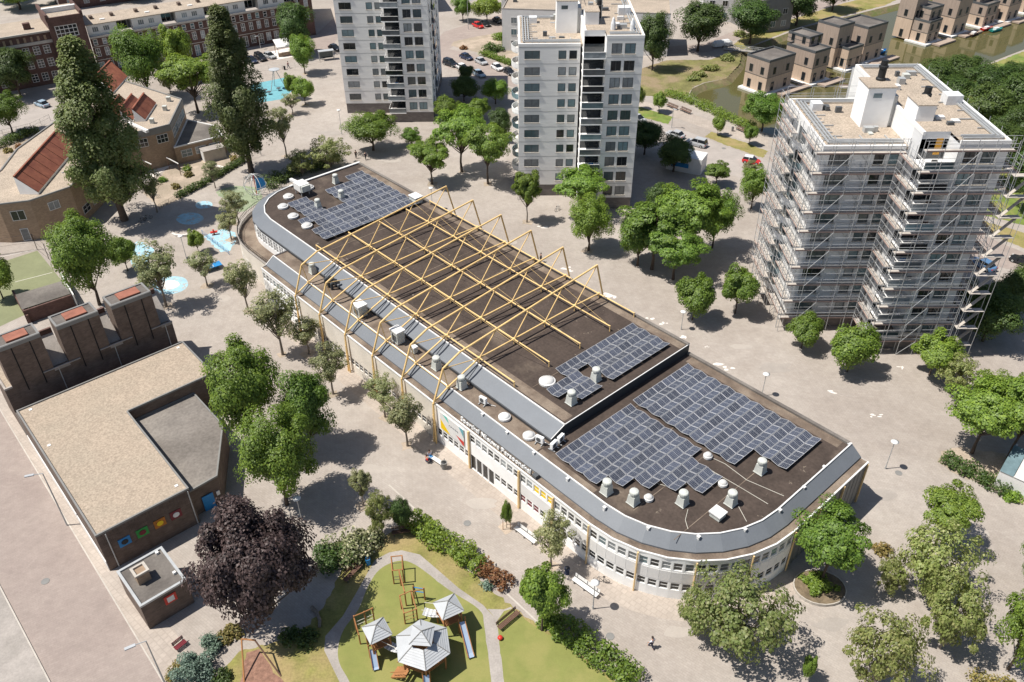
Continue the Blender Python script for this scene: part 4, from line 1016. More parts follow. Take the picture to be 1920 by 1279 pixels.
    q = MB(); q.face(*[(x, y, ZB - .13) for x, y in ((NX1, -FB + .05), (xe, -FB + .05), (xe, DB - FB), (NX0, DB - FB), (NX0, -FB + 2.9), (NX1, -FB + 2.9))]); q.build('roof', M['gravel'], T)
    q = MB()
    for x0, x1, y0, y1, zz in ((-.03, WA, -.03, .3, ZA), (-.03, .3, .3, DA, ZA), (.3, WA, DA - .3, DA + .03, ZA)): q.box(x0, x1, y0, y1, zz - .46, zz)
    for x0, x1, y0, y1 in ((NX1 - .03, xe + .03, -FB - .03, -FB + .3), (xe - .3, xe + .03, -FB + .3, DB - FB), (NX0, xe - .3, DB - FB - .3, DB - FB + .03), (NX0 - .03, NX0 + .3, -FB + 2.87, DB - FB - .3)): q.box(x0, x1, y0, y1, ZB - .46, ZB)
    q.build('parapet', M['tower_wall'], T)
    # facade cleaning rails on the roofs
    q = MB()
    for off, z in ((.8, .2), (1.25, .2), (1.7, .2)):
        pts = [(WA, off, ZA - .1 + z), (off, off, ZA - .1 + z), (off, DA - off, ZA - .1 + z), (WA, DA - off, ZA - .1 + z)]
        for a, b_ in zip(pts[:-1], pts[1:]): q.bar(a, b_, .19, .2)
    for i in range(12): q.bar((.6, 2.0 + i * 1.2, ZA - .04), (2.4 + .9 * (i % 3 == 1), 2.0 + i * 1.2, ZA - .04), .12, .14)
    for i in range(8): q.bar((2.3 + i * 1.1, .6, ZA - .04), (2.3 + i * 1.1, 2.2 + 1.2 * (i % 3 == 0), ZA - .04), .12, .14)
    for off in (.7, 1.1, 1.5):
        pts = [(NX1 + .5, -FB + off, ZB + .08), (xe - off, -FB + off, ZB + .08), (xe - off, DB - FB - off, ZB + .08), (WA + 1, DB - FB - off, ZB + .08)]
        for a, b_ in zip(pts[:-1], pts[1:]): q.bar(a, b_, .19, .2)
    for i in range(8): q.bar((xe - 1.6, -FB + 4 + i * 2.9, ZB + .0), (xe - (3.6 if i % 2 else 2.4), -FB + 4 + i * 2.9, ZB + .0), .12, .14)
    q.build('roof_rail', M['galv'], T)
    # lift house, chimneys and plant
    q = MB(); q.box(6.6, 10.2, 6.2, 10.0, ZA - .36, ZA + 5.2); q.build('lift_house', M['white'], T)
    q = MB(); q.box(6.5, 10.3, 6.1, 10.1, ZA + 5.2, ZA + 5.32); q.build('lift_house_roof', M['gravel'], T)
    q = MB(); q.box(7.4, 8.5, 6.17, 6.2, ZA + 3.9, ZA + 4.5); q.build('lift_house_window', M['glass_blue'], T)
    q = MB(); q.box(10.2, 10.9, 6.6, 9.2, ZA - .36, ZA + 4.0); q.build('duct_shaft', M['galv'], T)
    q = MB(); q.box(11.1, 13.4, 1.0, 4.6, ZB - .4, ZB + 1.9); q.build('stair_head', M['white'], T)
    q = MB(); q.box(11.0, 13.5, .9, 4.7, ZB + 1.9, ZB + 2.0); q.build('stair_head_roof', M['gravel'], T)
    for x, y, z, h in ((9.0, 9.0, ZA + 5.32, 2.6), (13.8, 5.2, ZB - .4, 3.2)):
        q = MB(); q.lathe([(.62, z), (.62, z + .25), (.48, z + .35), (.48, z + h * .6), (.6, z + h * .62), (.6, z + h * .72), (.45, z + h * .75), (.45, z + h), (.3, z + h)], 14, (x, y)); q.build('chimney', M['black'], T)
    q = MB(); q.box(xe - 3.0, xe - .9, 6.4, 8.2, ZB - .4, ZB + 1.1); q.build('plant_unit', M['wrap'], T)
    q = MB(); q.box(2.0, 3.4, 12.2, 13.6, ZA - .36, ZA + .9); q.build('plant_unit', M['wrap'], T)
    for i in range(7):
        bx_, by_ = rg.uniform(3.5, 9), rg.uniform(2.5, 5.5) if i < 3 else rg.uniform(10.5, 15); q = MB(); q.box(bx_, bx_ + rg.uniform(.4, 1.3), by_, by_ + rg.uniform(.4, .9), ZA - .36, ZA - .36 + rg.uniform(.3, 1.1)); q.build('roof_unit', rg.choice([M['vent'], M['coping'], M['dgrey'], M['galv']]), T)
        bx_, by_ = rg.uniform(12.5, 17.5), rg.uniform(-2.5, 20); q = MB(); q.box(bx_, bx_ + rg.uniform(.4, 1.4), by_, by_ + rg.uniform(.4, 1.0), ZB - .4, ZB - .4 + rg.uniform(.3, 1.0)); q.build('roof_unit', rg.choice([M['vent'], M['coping'], M['dgrey'], M['galv']]), T)
    for i in range(3):
        q = MB(); q.box(12.5 + i * 1.5, 13.4 + i * 1.5, 12 + i * 2.2, 12.9 + i * 2.2, ZB - .4, ZB + .5 + .2 * (i % 2)); q.build('roof_unit', rg.choice([M['vent'], M['coping'], M['galv']]), T)
    if not scaff:                                   # open roof frames and antennas on the tower without scaffold
        q = MB()
        for i in range(5): q.bar((11.2, 12 + i * 2, ZB - .38), (11.2, 12 + i * 2, ZB + 1.6), .08); q.bar((19, 12 + i * 2, ZB - .38), (19, 12 + i * 2, ZB + 1.1), .08); q.bar((11.2, 12 + i * 2, ZB + 1.6), (19, 12 + i * 2, ZB + 1.1), .08)
        q.bar((11.2, 12, ZB + 1.6), (11.2, 20, ZB + 1.6), .07)
        q.build('roof_frame', M['galv'], T)
        for x, y, h in ((14, 3, 6), (17.5, 1.0, 4.5), (12.2, 8, 5)): q = MB(); q.tube((x, y, ZB - .4), (x, y, ZB + h), .05, n=5); q.build('antenna', M['galv'], T)
        for x, y in ((15.5, -1.8), (18.6, -2.4)):
            q = MB(); q.lathe([(.45, ZB - .4), (.4, ZB + .8), (.2, ZB + 1.6), (.02, ZB + 1.9)], 9, (x, y)); q.build('antenna_wrap', M['wrap'], T)
    else:
        q = MB(); q.box(NX0 + 1.9, NX0 + 2.7, -FB + 2.86, -FB + 2.9, ZB - 3.0, ZB - .9); q.build('terrace_door', M['door_orange'], T)
    return T
tower('apartment_tower', 1.5, 143.5, 'pale grey apartment tower in the middle, without scaffolding, roof in view', 3)
tower('apartment_tower', -37.2, 185.6, 'pale grey apartment tower farther left, cut by the top edge', 8)
TX, TY = 39.9, 100.6
tower('apartment_tower', TX, TY, 'grey apartment tower on the right wrapped in scaffolding', 12, True)

# ------------------------------------------------------------------ scaffolding round the right tower
SC = empty('scaffolding', (TX, TY, 0), 0, 'steel scaffolding with decks on every storey round the right apartment tower', 'scaffolding')
M['sc_pole'] = mat('scaffold_steel', (.45, .455, .46), .45, .1, 1, metal=.3)
def scaffold_face(p0, p1, ztop, nbay, out, zstart=0.0, brace=1, decks=True, skip_top=False):
    """poles, ledgers and decks along the wall line p0-p1, standing off to the side 'out'"""
    p0, p1, o = Vector((*p0, 0)), Vector((*p1, 0)), Vector((*out, 0))
    d = (p1 - p0) / nbay; levels = [2.25 + ST * k for k in range(11) if 2.25 + ST * k < ztop + .3]
    for i in range(nbay + 1):
        a = p0 + d * i
        for f in (.25, 1.15):
            q = MB(); q.tube(a + o * f + Vector((0, 0, zstart)), a + o * f + Vector((0, 0, ztop + 1.1)), .042, n=5); q.build('standard', M['sc_pole'], SC)
    for z in levels:
        if decks:
            for i in range(nbay):
                a, b_ = p0 + d * (i + .01), p0 + d * (i + .99)
                q = MB(); c0, c1 = a + o * .28, b_ + o * .28; c2, c3 = b_ + o * 1.1, a + o * 1.1
                for zz, fl in ((z, 0), (z - .06, 1)):
                    f = [(p.x, p.y, zz) for p in (c0, c1, c2, c3)]; q.face(*(f if not fl else f[::-1]))
                q.build('deck', M['deck'], SC)
            q = MB(); q.bar(p0 + o * 1.13 + Vector((0, 0, z + .09)), p1 + o * 1.13 + Vector((0, 0, z + .09)), .04, .16); q.build('toe_board', M['toe'], SC)
        q = MB()
        for h in (.5, 1.0, 2.0): q.tube(p0 + o * 1.15 + Vector((0, 0, z + h)), p1 + o * 1.15 + Vector((0, 0, z + h)), .03, n=5)
        q.tube(p0 + o * .25 + Vector((0, 0, z - .1)), p1 + o * .25 + Vector((0, 0, z - .1)), .03, n=5); q.tube(p0 + o * .25 + Vector((0, 0, z + 1.0)), p1 + o * .25 + Vector((0, 0, z + 1.0)), .03, n=5)
        for i in range(nbay + 1): q.tube(p0 + d * i + o * .2 + Vector((0, 0, z - .08)), p0 + d * i + o * 1.2 + Vector((0, 0, z - .08)), .03, n=4)
        q.build('ledger', M['sc_pole'], SC)
    zz = [0.1] + levels
    for a, b_ in zip(zz[:-1], zz[1:]):
        for ex in ((0, 1.19), (1.45, .22)) if nbay > 3 else ((0, 1.19),):
            if ex[0]: q = MB(); q.tube(p0 + d * (brace + 1.5) + o * ex[1] + Vector((0, 0, b_)), p0 + d * (brace + 2.5) + o * ex[1] + Vector((0, 0, a)), .03, n=4); q.build('brace', M['sc_pole'], SC)
        q = MB(); q.tube(p0 + d * brace + o * 1.19 + Vector((0, 0, a)), p0 + d * (brace + 1) + o * 1.19 + Vector((0, 0, b_)), .04, n=5); q.build('brace', M['sc_pole'], SC)
scaffold_face((-1.2, 0), (10.4, 0), 28.2, 5, (0, -1), brace=1)
scaffold_face((10.45, -1.2), (10.45, -5.5), 28.6, 2, (-1, 0), brace=0)
scaffold_face((9.6, -5.8), (20.4, -5.8), 30.6, 5, (0, -1), brace=2)
for y0, y1, off in ((0, 5.6, 0), (5.6, 10.9, 1.35), (10.9, 16.7, 0)): scaffold_face((-off, y1), (-off, y0), 28.2, 3, (-1, 0), brace=1)
scaffold_face((20.35, -7.0), (20.35, 22), 29.8, 9, (1, 0), brace=0)
scaffold_face((20.4, 22.5), (9.6, 22.5), 29.8, 4, (0, 1), brace=1)
scaffold_face((0.0, 16.7), (10.3, 16.7), 28.4, 3, (0, 1), brace=1)
# stair tower at the right corner
for z in [2.25 + ST * k for k in range(10)]:
    q = MB(); q.bar((21.0, -7.4, z - ST + .1), (23.2, -7.4, z), .5, .06); q.box(20.6, 23.4, -7.9, -7.0, z - .05, z); q.build('stair_flight', M['deck'], SC)
for x in (20.6, 23.4):
    for y in (-7.95, -6.95):
        q = MB(); q.tube((x, y, 0), (x, y, 32.4), .034, n=5); q.build('standard', M['sc_pole'], SC)

# ================================================================== OTHER BUILDINGS
def edge_windows(parent, p, q, rows, n, w, h, rails=(2, 2), glass=None, frame=None, pad=.8, name='window', off=.075):
    """windows evenly along the wall from p to q (outside on the right hand of p->q)"""
    p, q = Vector((*p, 0)), Vector((*q, 0)); d = (q - p); L = d.length; d /= L; ang = math.atan2(d.y, d.x); nrm = Vector((d.y, -d.x, 0))
    for z in rows:
        for i in range(n):
            c = p + d * (pad + (L - 2 * pad) * (i + .5) / n) + nrm * off
            window(parent, c.x, c.y, z, w, h, ang, rails, glass or wrng.choice([M['glass'], M['glass_grey'], M['glass_blue']]), frame, .08, name)
def block(parent, poly, z0, z1, wall, roof, para=.25, wname='wall', rname='roof', cop=None, cw_=1.0):
    poly = ccw(poly); q = MB(); n = len(poly)
    for i in range(n):
        a, b_ = poly[i], poly[(i + 1) % n]; q.face((a[0], a[1], z0), (b_[0], b_[1], z0), (b_[0], b_[1], z1), (a[0], a[1], z1))
    q.build(wname, wall, parent)
    q = MB(); q.face(*[(x, y, z1 - para) for x, y in poly]); q.build(rname, roof, parent)
    c = MB()
    for i in range(n):
        a, b_ = Vector((*poly[i], z1)), Vector((*poly[(i + 1) % n], z1)); t = (b_ - a).normalized(); m_ = Vector((-t.y, t.x, 0)) * .11
        c.bar(a + m_ * cw_ - Vector((0, 0, .1 - .002 * (i % 2))), b_ + m_ * cw_ - Vector((0, 0, .1 - .002 * (i % 2))), .26 * cw_, .24)
    c.build('coping', cop or M['slab'], parent)

# ---- brown brick community building with three towers
BO = Vector((-59.77, 76.76, 0)); BRZ = math.atan2(.6612, .7502)
M['bit_annex'] = mat('weathered_roof_felt', (.175, .155, .138), .9, .16, .3, .2, col2=(.25, .225, .20), thr=(.5, .7))
BB = empty('community_building', BO, BRZ, 'brown brick flat roofed building with gravel roof and three square towers', 'building')
block(BB, [(0, -26.05), (10, -26.05), (10, -9.1), (21, -9.1), (21, 0), (0, 0)], 0, 5.49, M['brick_dark'], M['gravel2'], .14, cop=M['clad'], cw_=.7)
block(BB, [(10.02, -24.9), (13.6, -24.7), (18, -17.2), (18, -9.12), (10.02, -9.12)], 0, 3.9, M['brick_dark'], M['bit_annex'], .14, 'annex_wall', 'annex_roof', M['clad'], .7)
q = MB(); q.box(0, 21.2, .02, 3.0, 0, 3.2); q.build('slot_roof', M['bit_grey'], BB)
block(BB, [(0, 3.0), (21.2, 3.0), (21.2, 9.4), (0, 9.4)], 0, 6.9, M['brick_dark'], M['gravel2'], .15, 'rear_wall', 'rear_roof')
for i, (a, b_) in enumerate(((.9, 5.9), (7.8, 12.9), (14.5, 19.7))):
    block(BB, [(a, 2.96), (b_, 2.96), (b_, 5.8), (a, 5.8)], 6.4, 12.6, M['brick_dark'], M['bit_grey'], .12, 'tower_wall', 'tower_roof', M['clad'])
    q = MB(); q.box(a + 1.4, b_ - 1.1, 3.5, 5.2, 12.5, 12.72); q.build('roof_light', M['copper'], BB)
    q = MB(); q.box(a, b_, 2.86, 2.955, 12.05, 12.58); q.build('fascia', M['clad'], BB)
    for f in (.3, .72): q = MB(); q.box(a + (b_ - a) * f, a + (b_ - a) * f + .12, 2.9, 2.955, 5.6, 12.0); q.build('expansion_joint', M['soffit'], BB)
for a, b_ in ((5.9, 7.8), (12.9, 14.5), (19.7, 21.2)):
    q = MB(); q.box(a - 1.3, b_ + 1.3 if b_ < 21 else b_, 2.8, 3.0, 7.1, 7.22); q.box(a, b_, 2.98, 3.1, 6.9, 7.1); q.build('coping', M['slab'], BB)
    q = MB(); q.face((a, 3.7, 6.95), (b_, 3.7, 6.95), (b_, 6.9, 9.7), (a, 6.9, 9.7)); q.build('sloped_roof', M['slab'], BB)
    q = MB(); q.box(a, b_, 6.9, 7.2, 6.8, 10.4); q.build('rear_upstand', M['brick_red'], BB)
    q = MB(); q.tube((a + .5, 2.9, 3.3), (a + .5, 2.9, 7.1), .06, n=6); q.build('downpipe', M['galv'], BB)
for i, (a, cm) in enumerate(((2.3, M['bluepaint']), (4.2, mat('green_paint', (.03, .30, .06), .5)), (6.1, mat('orange_paint', (.42, .15, .02), .5)), (7.9, M['maroon']))):
    q = MB(); q.box(a - .62, a + .62, -26.13, -26.055, 2.35, 3.45); o = q.build('mural_panel', cm, BB)
    q = MB(); q.lathe([(.36, 0), (.36, .05)], 12); pm = q.build('painted_disc', (M['black'], M['maroon'], M['yellow_flat'], M['coping'])[i], o); pm.location = (a, -26.13, 2.9); pm.rotation_euler = (R(90), 0, 0); pm.scale = (1, .9, 1)
q = MB()
for i in range(24): q.box(.5 + i * .38, .58 + i * .38, -26.11, -26.06, 3.6, 5.1)
q.build('vertical_batten', M['brick_dark'], BB)
for x in (.9, 9.75): q = MB(); q.tube((x, -26.15, 0), (x, -26.15, 5.2), .07, n=6); q.build('downpipe', M['galv'], BB)
q = MB(); q.box(11.2, 12.5, -25.0, -24.92, 0, 2.2); q.build('door', M['bluepaint'], BB)
q = MB(); q.box(12.9, 13.3, -24.9, -24.82, 1.3, 1.9); q.build('notice', M['coping'], BB)
for x, y in ((1.2, -1), (9, -24.9), (19.8, -1.0), (.8, -9)): q = MB(); q.box(x, x + .35, y, y + .35, 5.19, 5.42); q.build('roof_outlet', M['coping'], BB)
q = MB(); q.box(-.09, -.02, -26, 0, .1, 1.5); q.build('graffiti_band', M['white_grey'], BB)
# ---- small brick kiosk
kk = [Vector(p) for p in ((-36.38, 57.45, 0), (-32.55, 53.21, 0), (-35.85, 49.95, 0), (-39.79, 54.33, 0))]
kc = sum(kk, Vector()) / 4; ka = math.atan2(-36.38 + 39.79, 0) and math.atan2(57.45 - 54.33, -36.38 + 39.79)
KI = empty('brick_kiosk', kc, ka, 'small square brown brick kiosk with flat grey roof and chimney box', 'kiosk')
block(KI, [(-2.35, -2.85), (2.35, -2.85), (2.35, 2.85), (-2.35, 2.85)], 0, 3.63, M['brick_dark'], M['bit_grey'], .15, cop=M['galv'])
q = MB(); q.box(-1.35, -.1, -.3, .9, 3.48, 4.75); q.build('chimney', M['brick_tan'], KI)
q = MB()
for a, b_ in ((-1.45, -1.2), (-.25, 0)): q.box(a, b_, -.4, 1.0, 4.75, 4.95)
q.box(-1.2, -.25, -.4, -.2, 4.751, 4.949); q.box(-1.2, -.25, .8, 1.0, 4.751, 4.949); q.build('chimney_cap', M['kerb'], KI)
q = MB(); q.box(-.2, 1.0, -2.94, -2.855, 1.9, 3.0); o = q.build('mural_panel', M['red'], KI)
q = MB(); q.box(.05, .75, -2.96, -2.945, 2.1, 2.8); q.build('painted_sign', M['coping'], o)
for x, y in ((1.5, 2.2), (1.7, -1.4)): q = MB(); q.box(x, x + .3, y, y + .3, 3.48, 3.75); q.build('roof_outlet', M['coping'], KI)

# ---- school with red tiled roofs
SB = empty('school_building', (-76, 150, 0), 0, 'tan brick school with flat gravel roofs and red tiled sawtooth roofs between the poplars', 'school'); so_ = Vector((-76, 150))
def rel(*ps): return [(p[0] - so_.x, p[1] - so_.y) for p in ps]
U = [(-87, 186), (-69.3, 173.5), (-67.4, 159.5), (-70.5, 157), (-80, 151.5), (-92, 165)]
block(SB, rel(*U), 0, 8.18, M['brick_tan'], M['gravel'], .2, cop=M['clad'])
V_ = [(-81.2, 128.5), (-76.5, 133.6), (-75.5, 146), (-80.02, 151.45), (-92.0, 164.9), (-93.5, 150), (-92, 140.5), (-97, 128), (-86, 127.2)]
block(SB, rel(*V_), 0, 7.38, M['brick_tan'], M['gravel'], .2, 'west_wall', 'west_roof', M['clad'])
LW = [(-69.25, 173.4), (-62.5, 170), (-59, 164.5), (-67.35, 158.6)]
block(SB, rel(*LW), 0, 3.7, M['brick_tan'], M['bit_grey'], .15, 'wing_wall', 'wing_roof', M['coping'])
def upper_band(p, q_, z0, z1):
    p, q_ = Vector((*p, 0)), Vector((*q_, 0)); t = (q_ - p).normalized(); n_ = Vector((t.y, -t.x, 0)) * .05; b_ = MB()
    b_.bar(p + n_ + Vector((0, 0, (z0 + z1) / 2)), q_ + n_ + Vector((0, 0, (z0 + z1) / 2)), .09, z1 - z0); b_.build('fascia', M['clad'], SB)
for a, b_ in ((U[4], U[3]), (U[3], U[2]), (U[2], U[1])):
    a, b_ = rel(a, b_); upper_band(a, b_, 6.9, 8.0); edge_windows(SB, a, b_, (4.9,), max(1, round((Vector(b_) - Vector(a)).length / 2.9)), 2.2, 1.7, (2, 3), frame=None)
a, b_ = rel(LW[3], LW[2]); edge_windows(SB, a, b_, (1.2,), 3, 2.2, 1.5, (2, 2))
a, b_ = rel(V_[0], V_[1]); edge_windows(SB, a, b_, (4.4,), 1, 1.9, 1.5, (1, 2)); a, b_ = rel(V_[1], V_[2]); edge_windows(SB, a, b_, (1.2,), 3, 2.4, 1.5, (2, 2))
a, b_ = rel(V_[8], V_[0]); edge_windows(SB, a, b_, (4.0,), 1, 2.2, 1.8, (1, 2)); edge_windows(SB, a, b_, (.1,), 1, 1.3, 2.3, (1, 1), name='door')
a, b_ = rel(V_[7], V_[8]); edge_windows(SB, a, b_, (3.2,), 1, 3.0, 1.2, (1, 4), M['white_grey'], off=.06)
def tooth(r0, r1, e0, e1, zr, ze, tiles=4):
    """mono-pitch tiled roof: ridge r0-r1, eave e0-e1 (world xy)"""
    r0, r1, e0, e1 = (Vector((p.x - so_.x, p.y - so_.y, z)) for p, z in ((r0, zr), (r1, zr), (e0, ze), (e1, ze)))
    up = (r1 - r0).cross(e0 - r0).normalized(); up = up if up.z > 0 else -up
    for i in range(tiles):
        f0, f1 = i / tiles + .004, (i + 1) / tiles - .004
        q = MB(); a, b_, c, d = r0.lerp(r1, f0), r0.lerp(r1, f1), e0.lerp(e1, f1), e0.lerp(e1, f0)
        k = [p + up * .09 for p in (a, b_, c, d)]; q.face(*k); 
        for s_, t_ in ((0, 1), (1, 2), (2, 3), (3, 0)): q.face((a, b_, c, d)[s_], (a, b_, c, d)[t_], k[t_], k[s_])
        q.build('tile_field', M['tile'], SB)
    q = MB(); b0, b1 = Vector((r0.x, r0.y, ze - .4)), Vector((r1.x, r1.y, ze - .4)); E0, E1 = Vector((e0.x, e0.y, ze - .4)), Vector((e1.x, e1.y, ze - .4))
    q.face(r0, b0, E0, e0); q.face(r1, e1, E1, b1); q.face(r0, r1, b1, b0); q.face(e0, E0, E1, e1); q.build('gable_panel', M['white'], SB)
    q = MB(); q.bar(r0 + up * .12, r1 + up * .12, .3, .16); q.build('ridge_cap', M['tile'], SB)
t1 = [G(247, 205, 10.6), G(269, 174.6, 10.6), G(272, 224, 8.4), G(292.6, 192.6, 8.4)]
sh_ = (G(223, 206.6, 10.6) - t1[0])
for i in range(3): tooth(*[p + sh_ * i for p in t1], 10.6, 8.35, 3)
r0, r1, e0 = G(25, 332, 10.4), G(107, 242.5, 10.4), G(71, 360, 7.7); tooth(r0, r1, e0, e0 + (r1 - r0), 10.4, 7.6, 8)
r0, r1, e0 = G(178, 142, 11), G(190, 130, 11), G(212, 172, 8.4); tooth(r0, r0 + (r1 - r0) * 2.4, e0, e0 + (r1 - r0) * 2.4, 11, 8.3, 3)
for u, v in ((317, 190), (310, 207), (286, 231)):
    q = MB(); p = G(u, v, 8.0); q.box(-.35, .35, -.35, .35, 0, .9); q.box(-.42, .42, -.42, .42, .9, 1.0); q.build('roof_vent', M['vent'], SB, (p.x - so_.x, p.y - so_.y, 7.98))
q = MB(); a, b_ = G(243, 232, 8.1), G(277, 248, 8.1); q.bar((a.x - so_.x, a.y - so_.y, 8.25), (b_.x - so_.x, b_.y - so_.y, 8.25), .6, .5); q.build('light_monitor', M['coping'], SB)
q = MB(); a, b_ = G(117, 322, 7.4), G(146, 396, 0); q.tube((a.x - so_.x, a.y - so_.y, 7.3), (b_.x - so_.x, b_.y - so_.y, 0.0), .22, n=8); q.build('steel_post', M['galv'], SB)
SH = empty('garden_shed', G(402, 297), R(35), 'small grey shed with white doors beside the school wing', 'shed')
q = MB(); q.box(-2.2, 2.2, -1.2, 1.2, 0, 2.3); q.build('wall', M['kerb'], SH); q = MB(); q.box(-2.3, 2.3, -1.3, 1.3, 2.3, 2.42); q.build('roof', M['slab'], SH); q = MB(); q.box(-2.24, -2.202, -.8, .8, .1, 2.0); q.build('door', M['coping'], SH)

# ---- terrace along the far street: one straight frontage, big corner house on the left
FO = Vector((-104.5, 212.8, 0)); FRZ = R(33.6)
def front(x, y=0.0, z=0.0): return FO + Matrix.Rotation(FRZ, 3, 'Z') @ Vector((x, y, z))
def street_house(name, x, w, label, fn, cat='house', group='houses along the far street'):
    H_ = empty(name, front(x), FRZ, label, cat, group); fn(H_, w); return H_
def bigbay(H_, w):
    mb_ = MB(); hs = [(1.2, 6.2, 10.6, 13.4), (1.6, 4.9, 6.6, 9.2), (2.2, 4.8, 2.4, 4.9)]
    facade(mb_, 0, w, 0, 15.2, hs, -1.2, .2); mb_.box(0, w, -.98, 11, 0, 15.2); mb_.build('wall', M['brick_red'], H_)
    for (a, b_, c, d), r in zip(hs, ((3, 5), (3, 3), (3, 2))): window(H_, (a + b_) / 2, -1.12, c, b_ - a, d - c, 0, r, M['glass'], bar=.16)
    q = MB(); q.box(-.2, w + .2, -1.4, -.9, 14.6, 15.5); q.box(-.2, .4, -1.4, 11, 15.2, 16.2); q.box(w - .4, w + .2, -1.4, 11, 15.2, 16.2); q.build('parapet', M['brick_red'], H_)
    q = MB(); q.box(.4, w - .4, -.9, 11, 15.21, 15.3); q.build('roof', M['gravel'], H_); q = MB(); q.box(.2, w - .2, 4.2, 5.2, 15.3, 16.4); q.build('roof_light', M['coping'], H_)
def schoolish(H_, w):
    mb_ = MB(); hs = []
    n = int(w / 2.3)
    for i in range(n):
        if i % 4 == 3: continue
        for z in (1.0, 4.2, 7.3): hs.append((.5 + i * 2.3, 2.0 + i * 2.3, z, z + 2.0))
    facade(mb_, 0, w, 0, 12.6, hs, 0, .2); mb_.build('wall', M['brick_red'], H_)
    for a, b_, c, d in hs: window(H_, (a + b_) / 2, .08, c, b_ - a, d - c, 0, (3, 2), M['glass'], bar=.12)
    q = MB(); q.box(0, w, -.15, -.002, 9.7, 10.4); q.box(0, w, -.4, -.004, 12.2, 12.6); q.build('stone_band', M['kerb'], H_)
    q = MB(); q.box(0, w, .01, 12, 12.4, 12.6); q.build('roof', M['gravel'], H_)
    for i in range(int(w / 1.5)): q = MB(); q.box(.4 + i * 1.5, .9 + i * 1.5, -.1, -.005, 10.5, 11.6); q.build('brick_niche', M['brick_tan'], H_)
    q = MB(); q.box(w - 5, w - 3.4, 3, 4.2, 12.6, 14); q.build('chimney', M['brick_red'], H_)
    for i in range(3): q = MB(); q.box(3 + i * 9, 4.4 + i * 9, 4, 5.2, 12.6, 12.95); q.build('roof_light', M['coping'], H_)
street_house('street_building', -34, 26, 'long red brick building with stone bands at the left edge of the far street', schoolish, 'building')
street_house('corner_house', -8, 8, 'tall red brick house front with large white paned windows', bigbay)
def terrace(H_, w, shop=False, k=0):
    mb_ = MB(); hs = []; n = 5; p = w / n
    for i in range(n):
        hs.append((i * p + .5, i * p + p - .55, 4.4, 6.5)); hs.append((i * p + .55, i * p + p - .6, 7.2, 8.7))
        hs.append((i * p + .4, i * p + p - .4, .3 if (i + k) % 2 else .9, 3.1))
    facade(mb_, 0, w, 0, 9.2, hs, 0, .2); mb_.build('wall', M['brick_red'], H_)
    for a, b_, c, d in hs: window(H_, (a + b_) / 2, .08, c, b_ - a, d - c, 0, (2, 2 if c < 7 else 1), wrng.choice([M['glass'], M['glass_grey'], M['glass_blue']]), bar=.13)
    q = MB(); q.box(0, w - .03, -.45, -.003, 9.0, 9.45); q.build('gutter', M['kerb'], H_)
    for z in (3.5, 6.8): q = MB(); q.box(.02, w - .02, -.07, -.003, z, z + .18); q.build('stone_band', M['kerb'], H_)
    h2 = [(1.2 + i * 2.6, 2.7 + i * 2.6, 10.2, 11.5) for i in range(2)]; lx = w - 3.9
    mb_ = MB(); facade(mb_, 0, lx, 9.2, 12.0, h2, .4, .12); mb_.box(w - .25, w - .02, .3, 10, 9.2, 12.1); mb_.face((lx, .4, 9.2), (lx, 3.2, 9.2), (lx, 3.2, 12), (lx, .4, 12)); mb_.build('attic_wall', M['plaster'], H_)
    for a, b_, c, d in h2: window(H_, (a + b_) / 2, .46, c, b_ - a, d - c, 0, (1, 3), M['glass_grey'], bar=.1)
    q = MB(); q.box(lx, w - .25, 3.2, 3.3, 9.2, 11.9); q.build('loggia_wall', M['clad'], H_); window(H_, lx + 1.7, 3.12, 9.4, 2.6, 2.1, 0, (1, 2), M['glass'], bar=.12)
    q = MB(); q.box(-.02, w - .04, .25, 10, 12.0, 12.18); q.build('roof', M['gravel'], H_)
    for i in range(2): q = MB(); q.box(2 + i * 5, 2.8 + i * 5, 5, 6.4, 12.18, 12.9); q.build('chimney', M['brick_dark'], H_)
    q = MB(); q.box(4, 5.2, 3, 3.8, 12.18, 12.4); q.build('roof_light', M['coping'], H_)
names = ['first terraced brick house right of the tall red corner house', 'second terraced brick house right of the tall red corner house', 'third terraced brick house, behind the conical tree', 'fourth terraced brick house, behind the right poplar', 'last terraced brick house before the street corner']
for i in range(5): street_house('terraced_house', .3 + i * 11.0, 11.0, names[i], lambda h, w, i=i: terrace(h, w, k=i))
def corner(H_, w):
    block(H_, [(0, .2), (w, .2), (w + 9, 26), (0, 26)], 0, 12, M['brick_red'], M['gravel'], .2, cop=M['kerb'])
    edge_windows(H_, (w, .2), (w + 9, 26), (.6, 4.4, 8.0), 8, 1.5, 2.0, (2, 2)); edge_windows(H_, (0, .2), (w, .2), (4.4, 8.0), 1, 1.2, 1.9, (2, 1))
street_house('street_corner_house', 55.6, 3.6, 'dark red brick house turning the street corner beside the left tower', corner)
# street cafe under an awning
CF = empty('street_cafe', G(549, 99), FRZ - R(8), 'open cafe pavilion with orange and white awning on the far street', 'pavilion')
q = MB()
for i in range(6):
    a, b_ = -4.4 + i * 1.47, -4.4 + (i + 1) * 1.47; q = MB(); q.face((a, -2.2, 2.6), (b_, -2.2, 2.6), (b_, 2.2, 3.5), (a, 2.2, 3.5)); q.face((a, -2.2, 2.3), (b_, -2.2, 2.3), (b_, -2.2, 2.598), (a, -2.2, 2.598)); q.build('awning_stripe', (M['coping'], M['copper'])[i % 2 if i > 1 else 0], CF)
for x in (-4.2, 0, 4.2):
    for y in (-2, 2): q = MB(); q.bar((x, y, 0), (x, y, 2.5 + (y + 2) * .22), .12); q.build('post', M['timber_dark'], CF)
q = MB(); q.box(-4.2, 4.2, -2.1, -1.95, 0, 1.0); q.build('parapet', M['brick_tan'], CF)

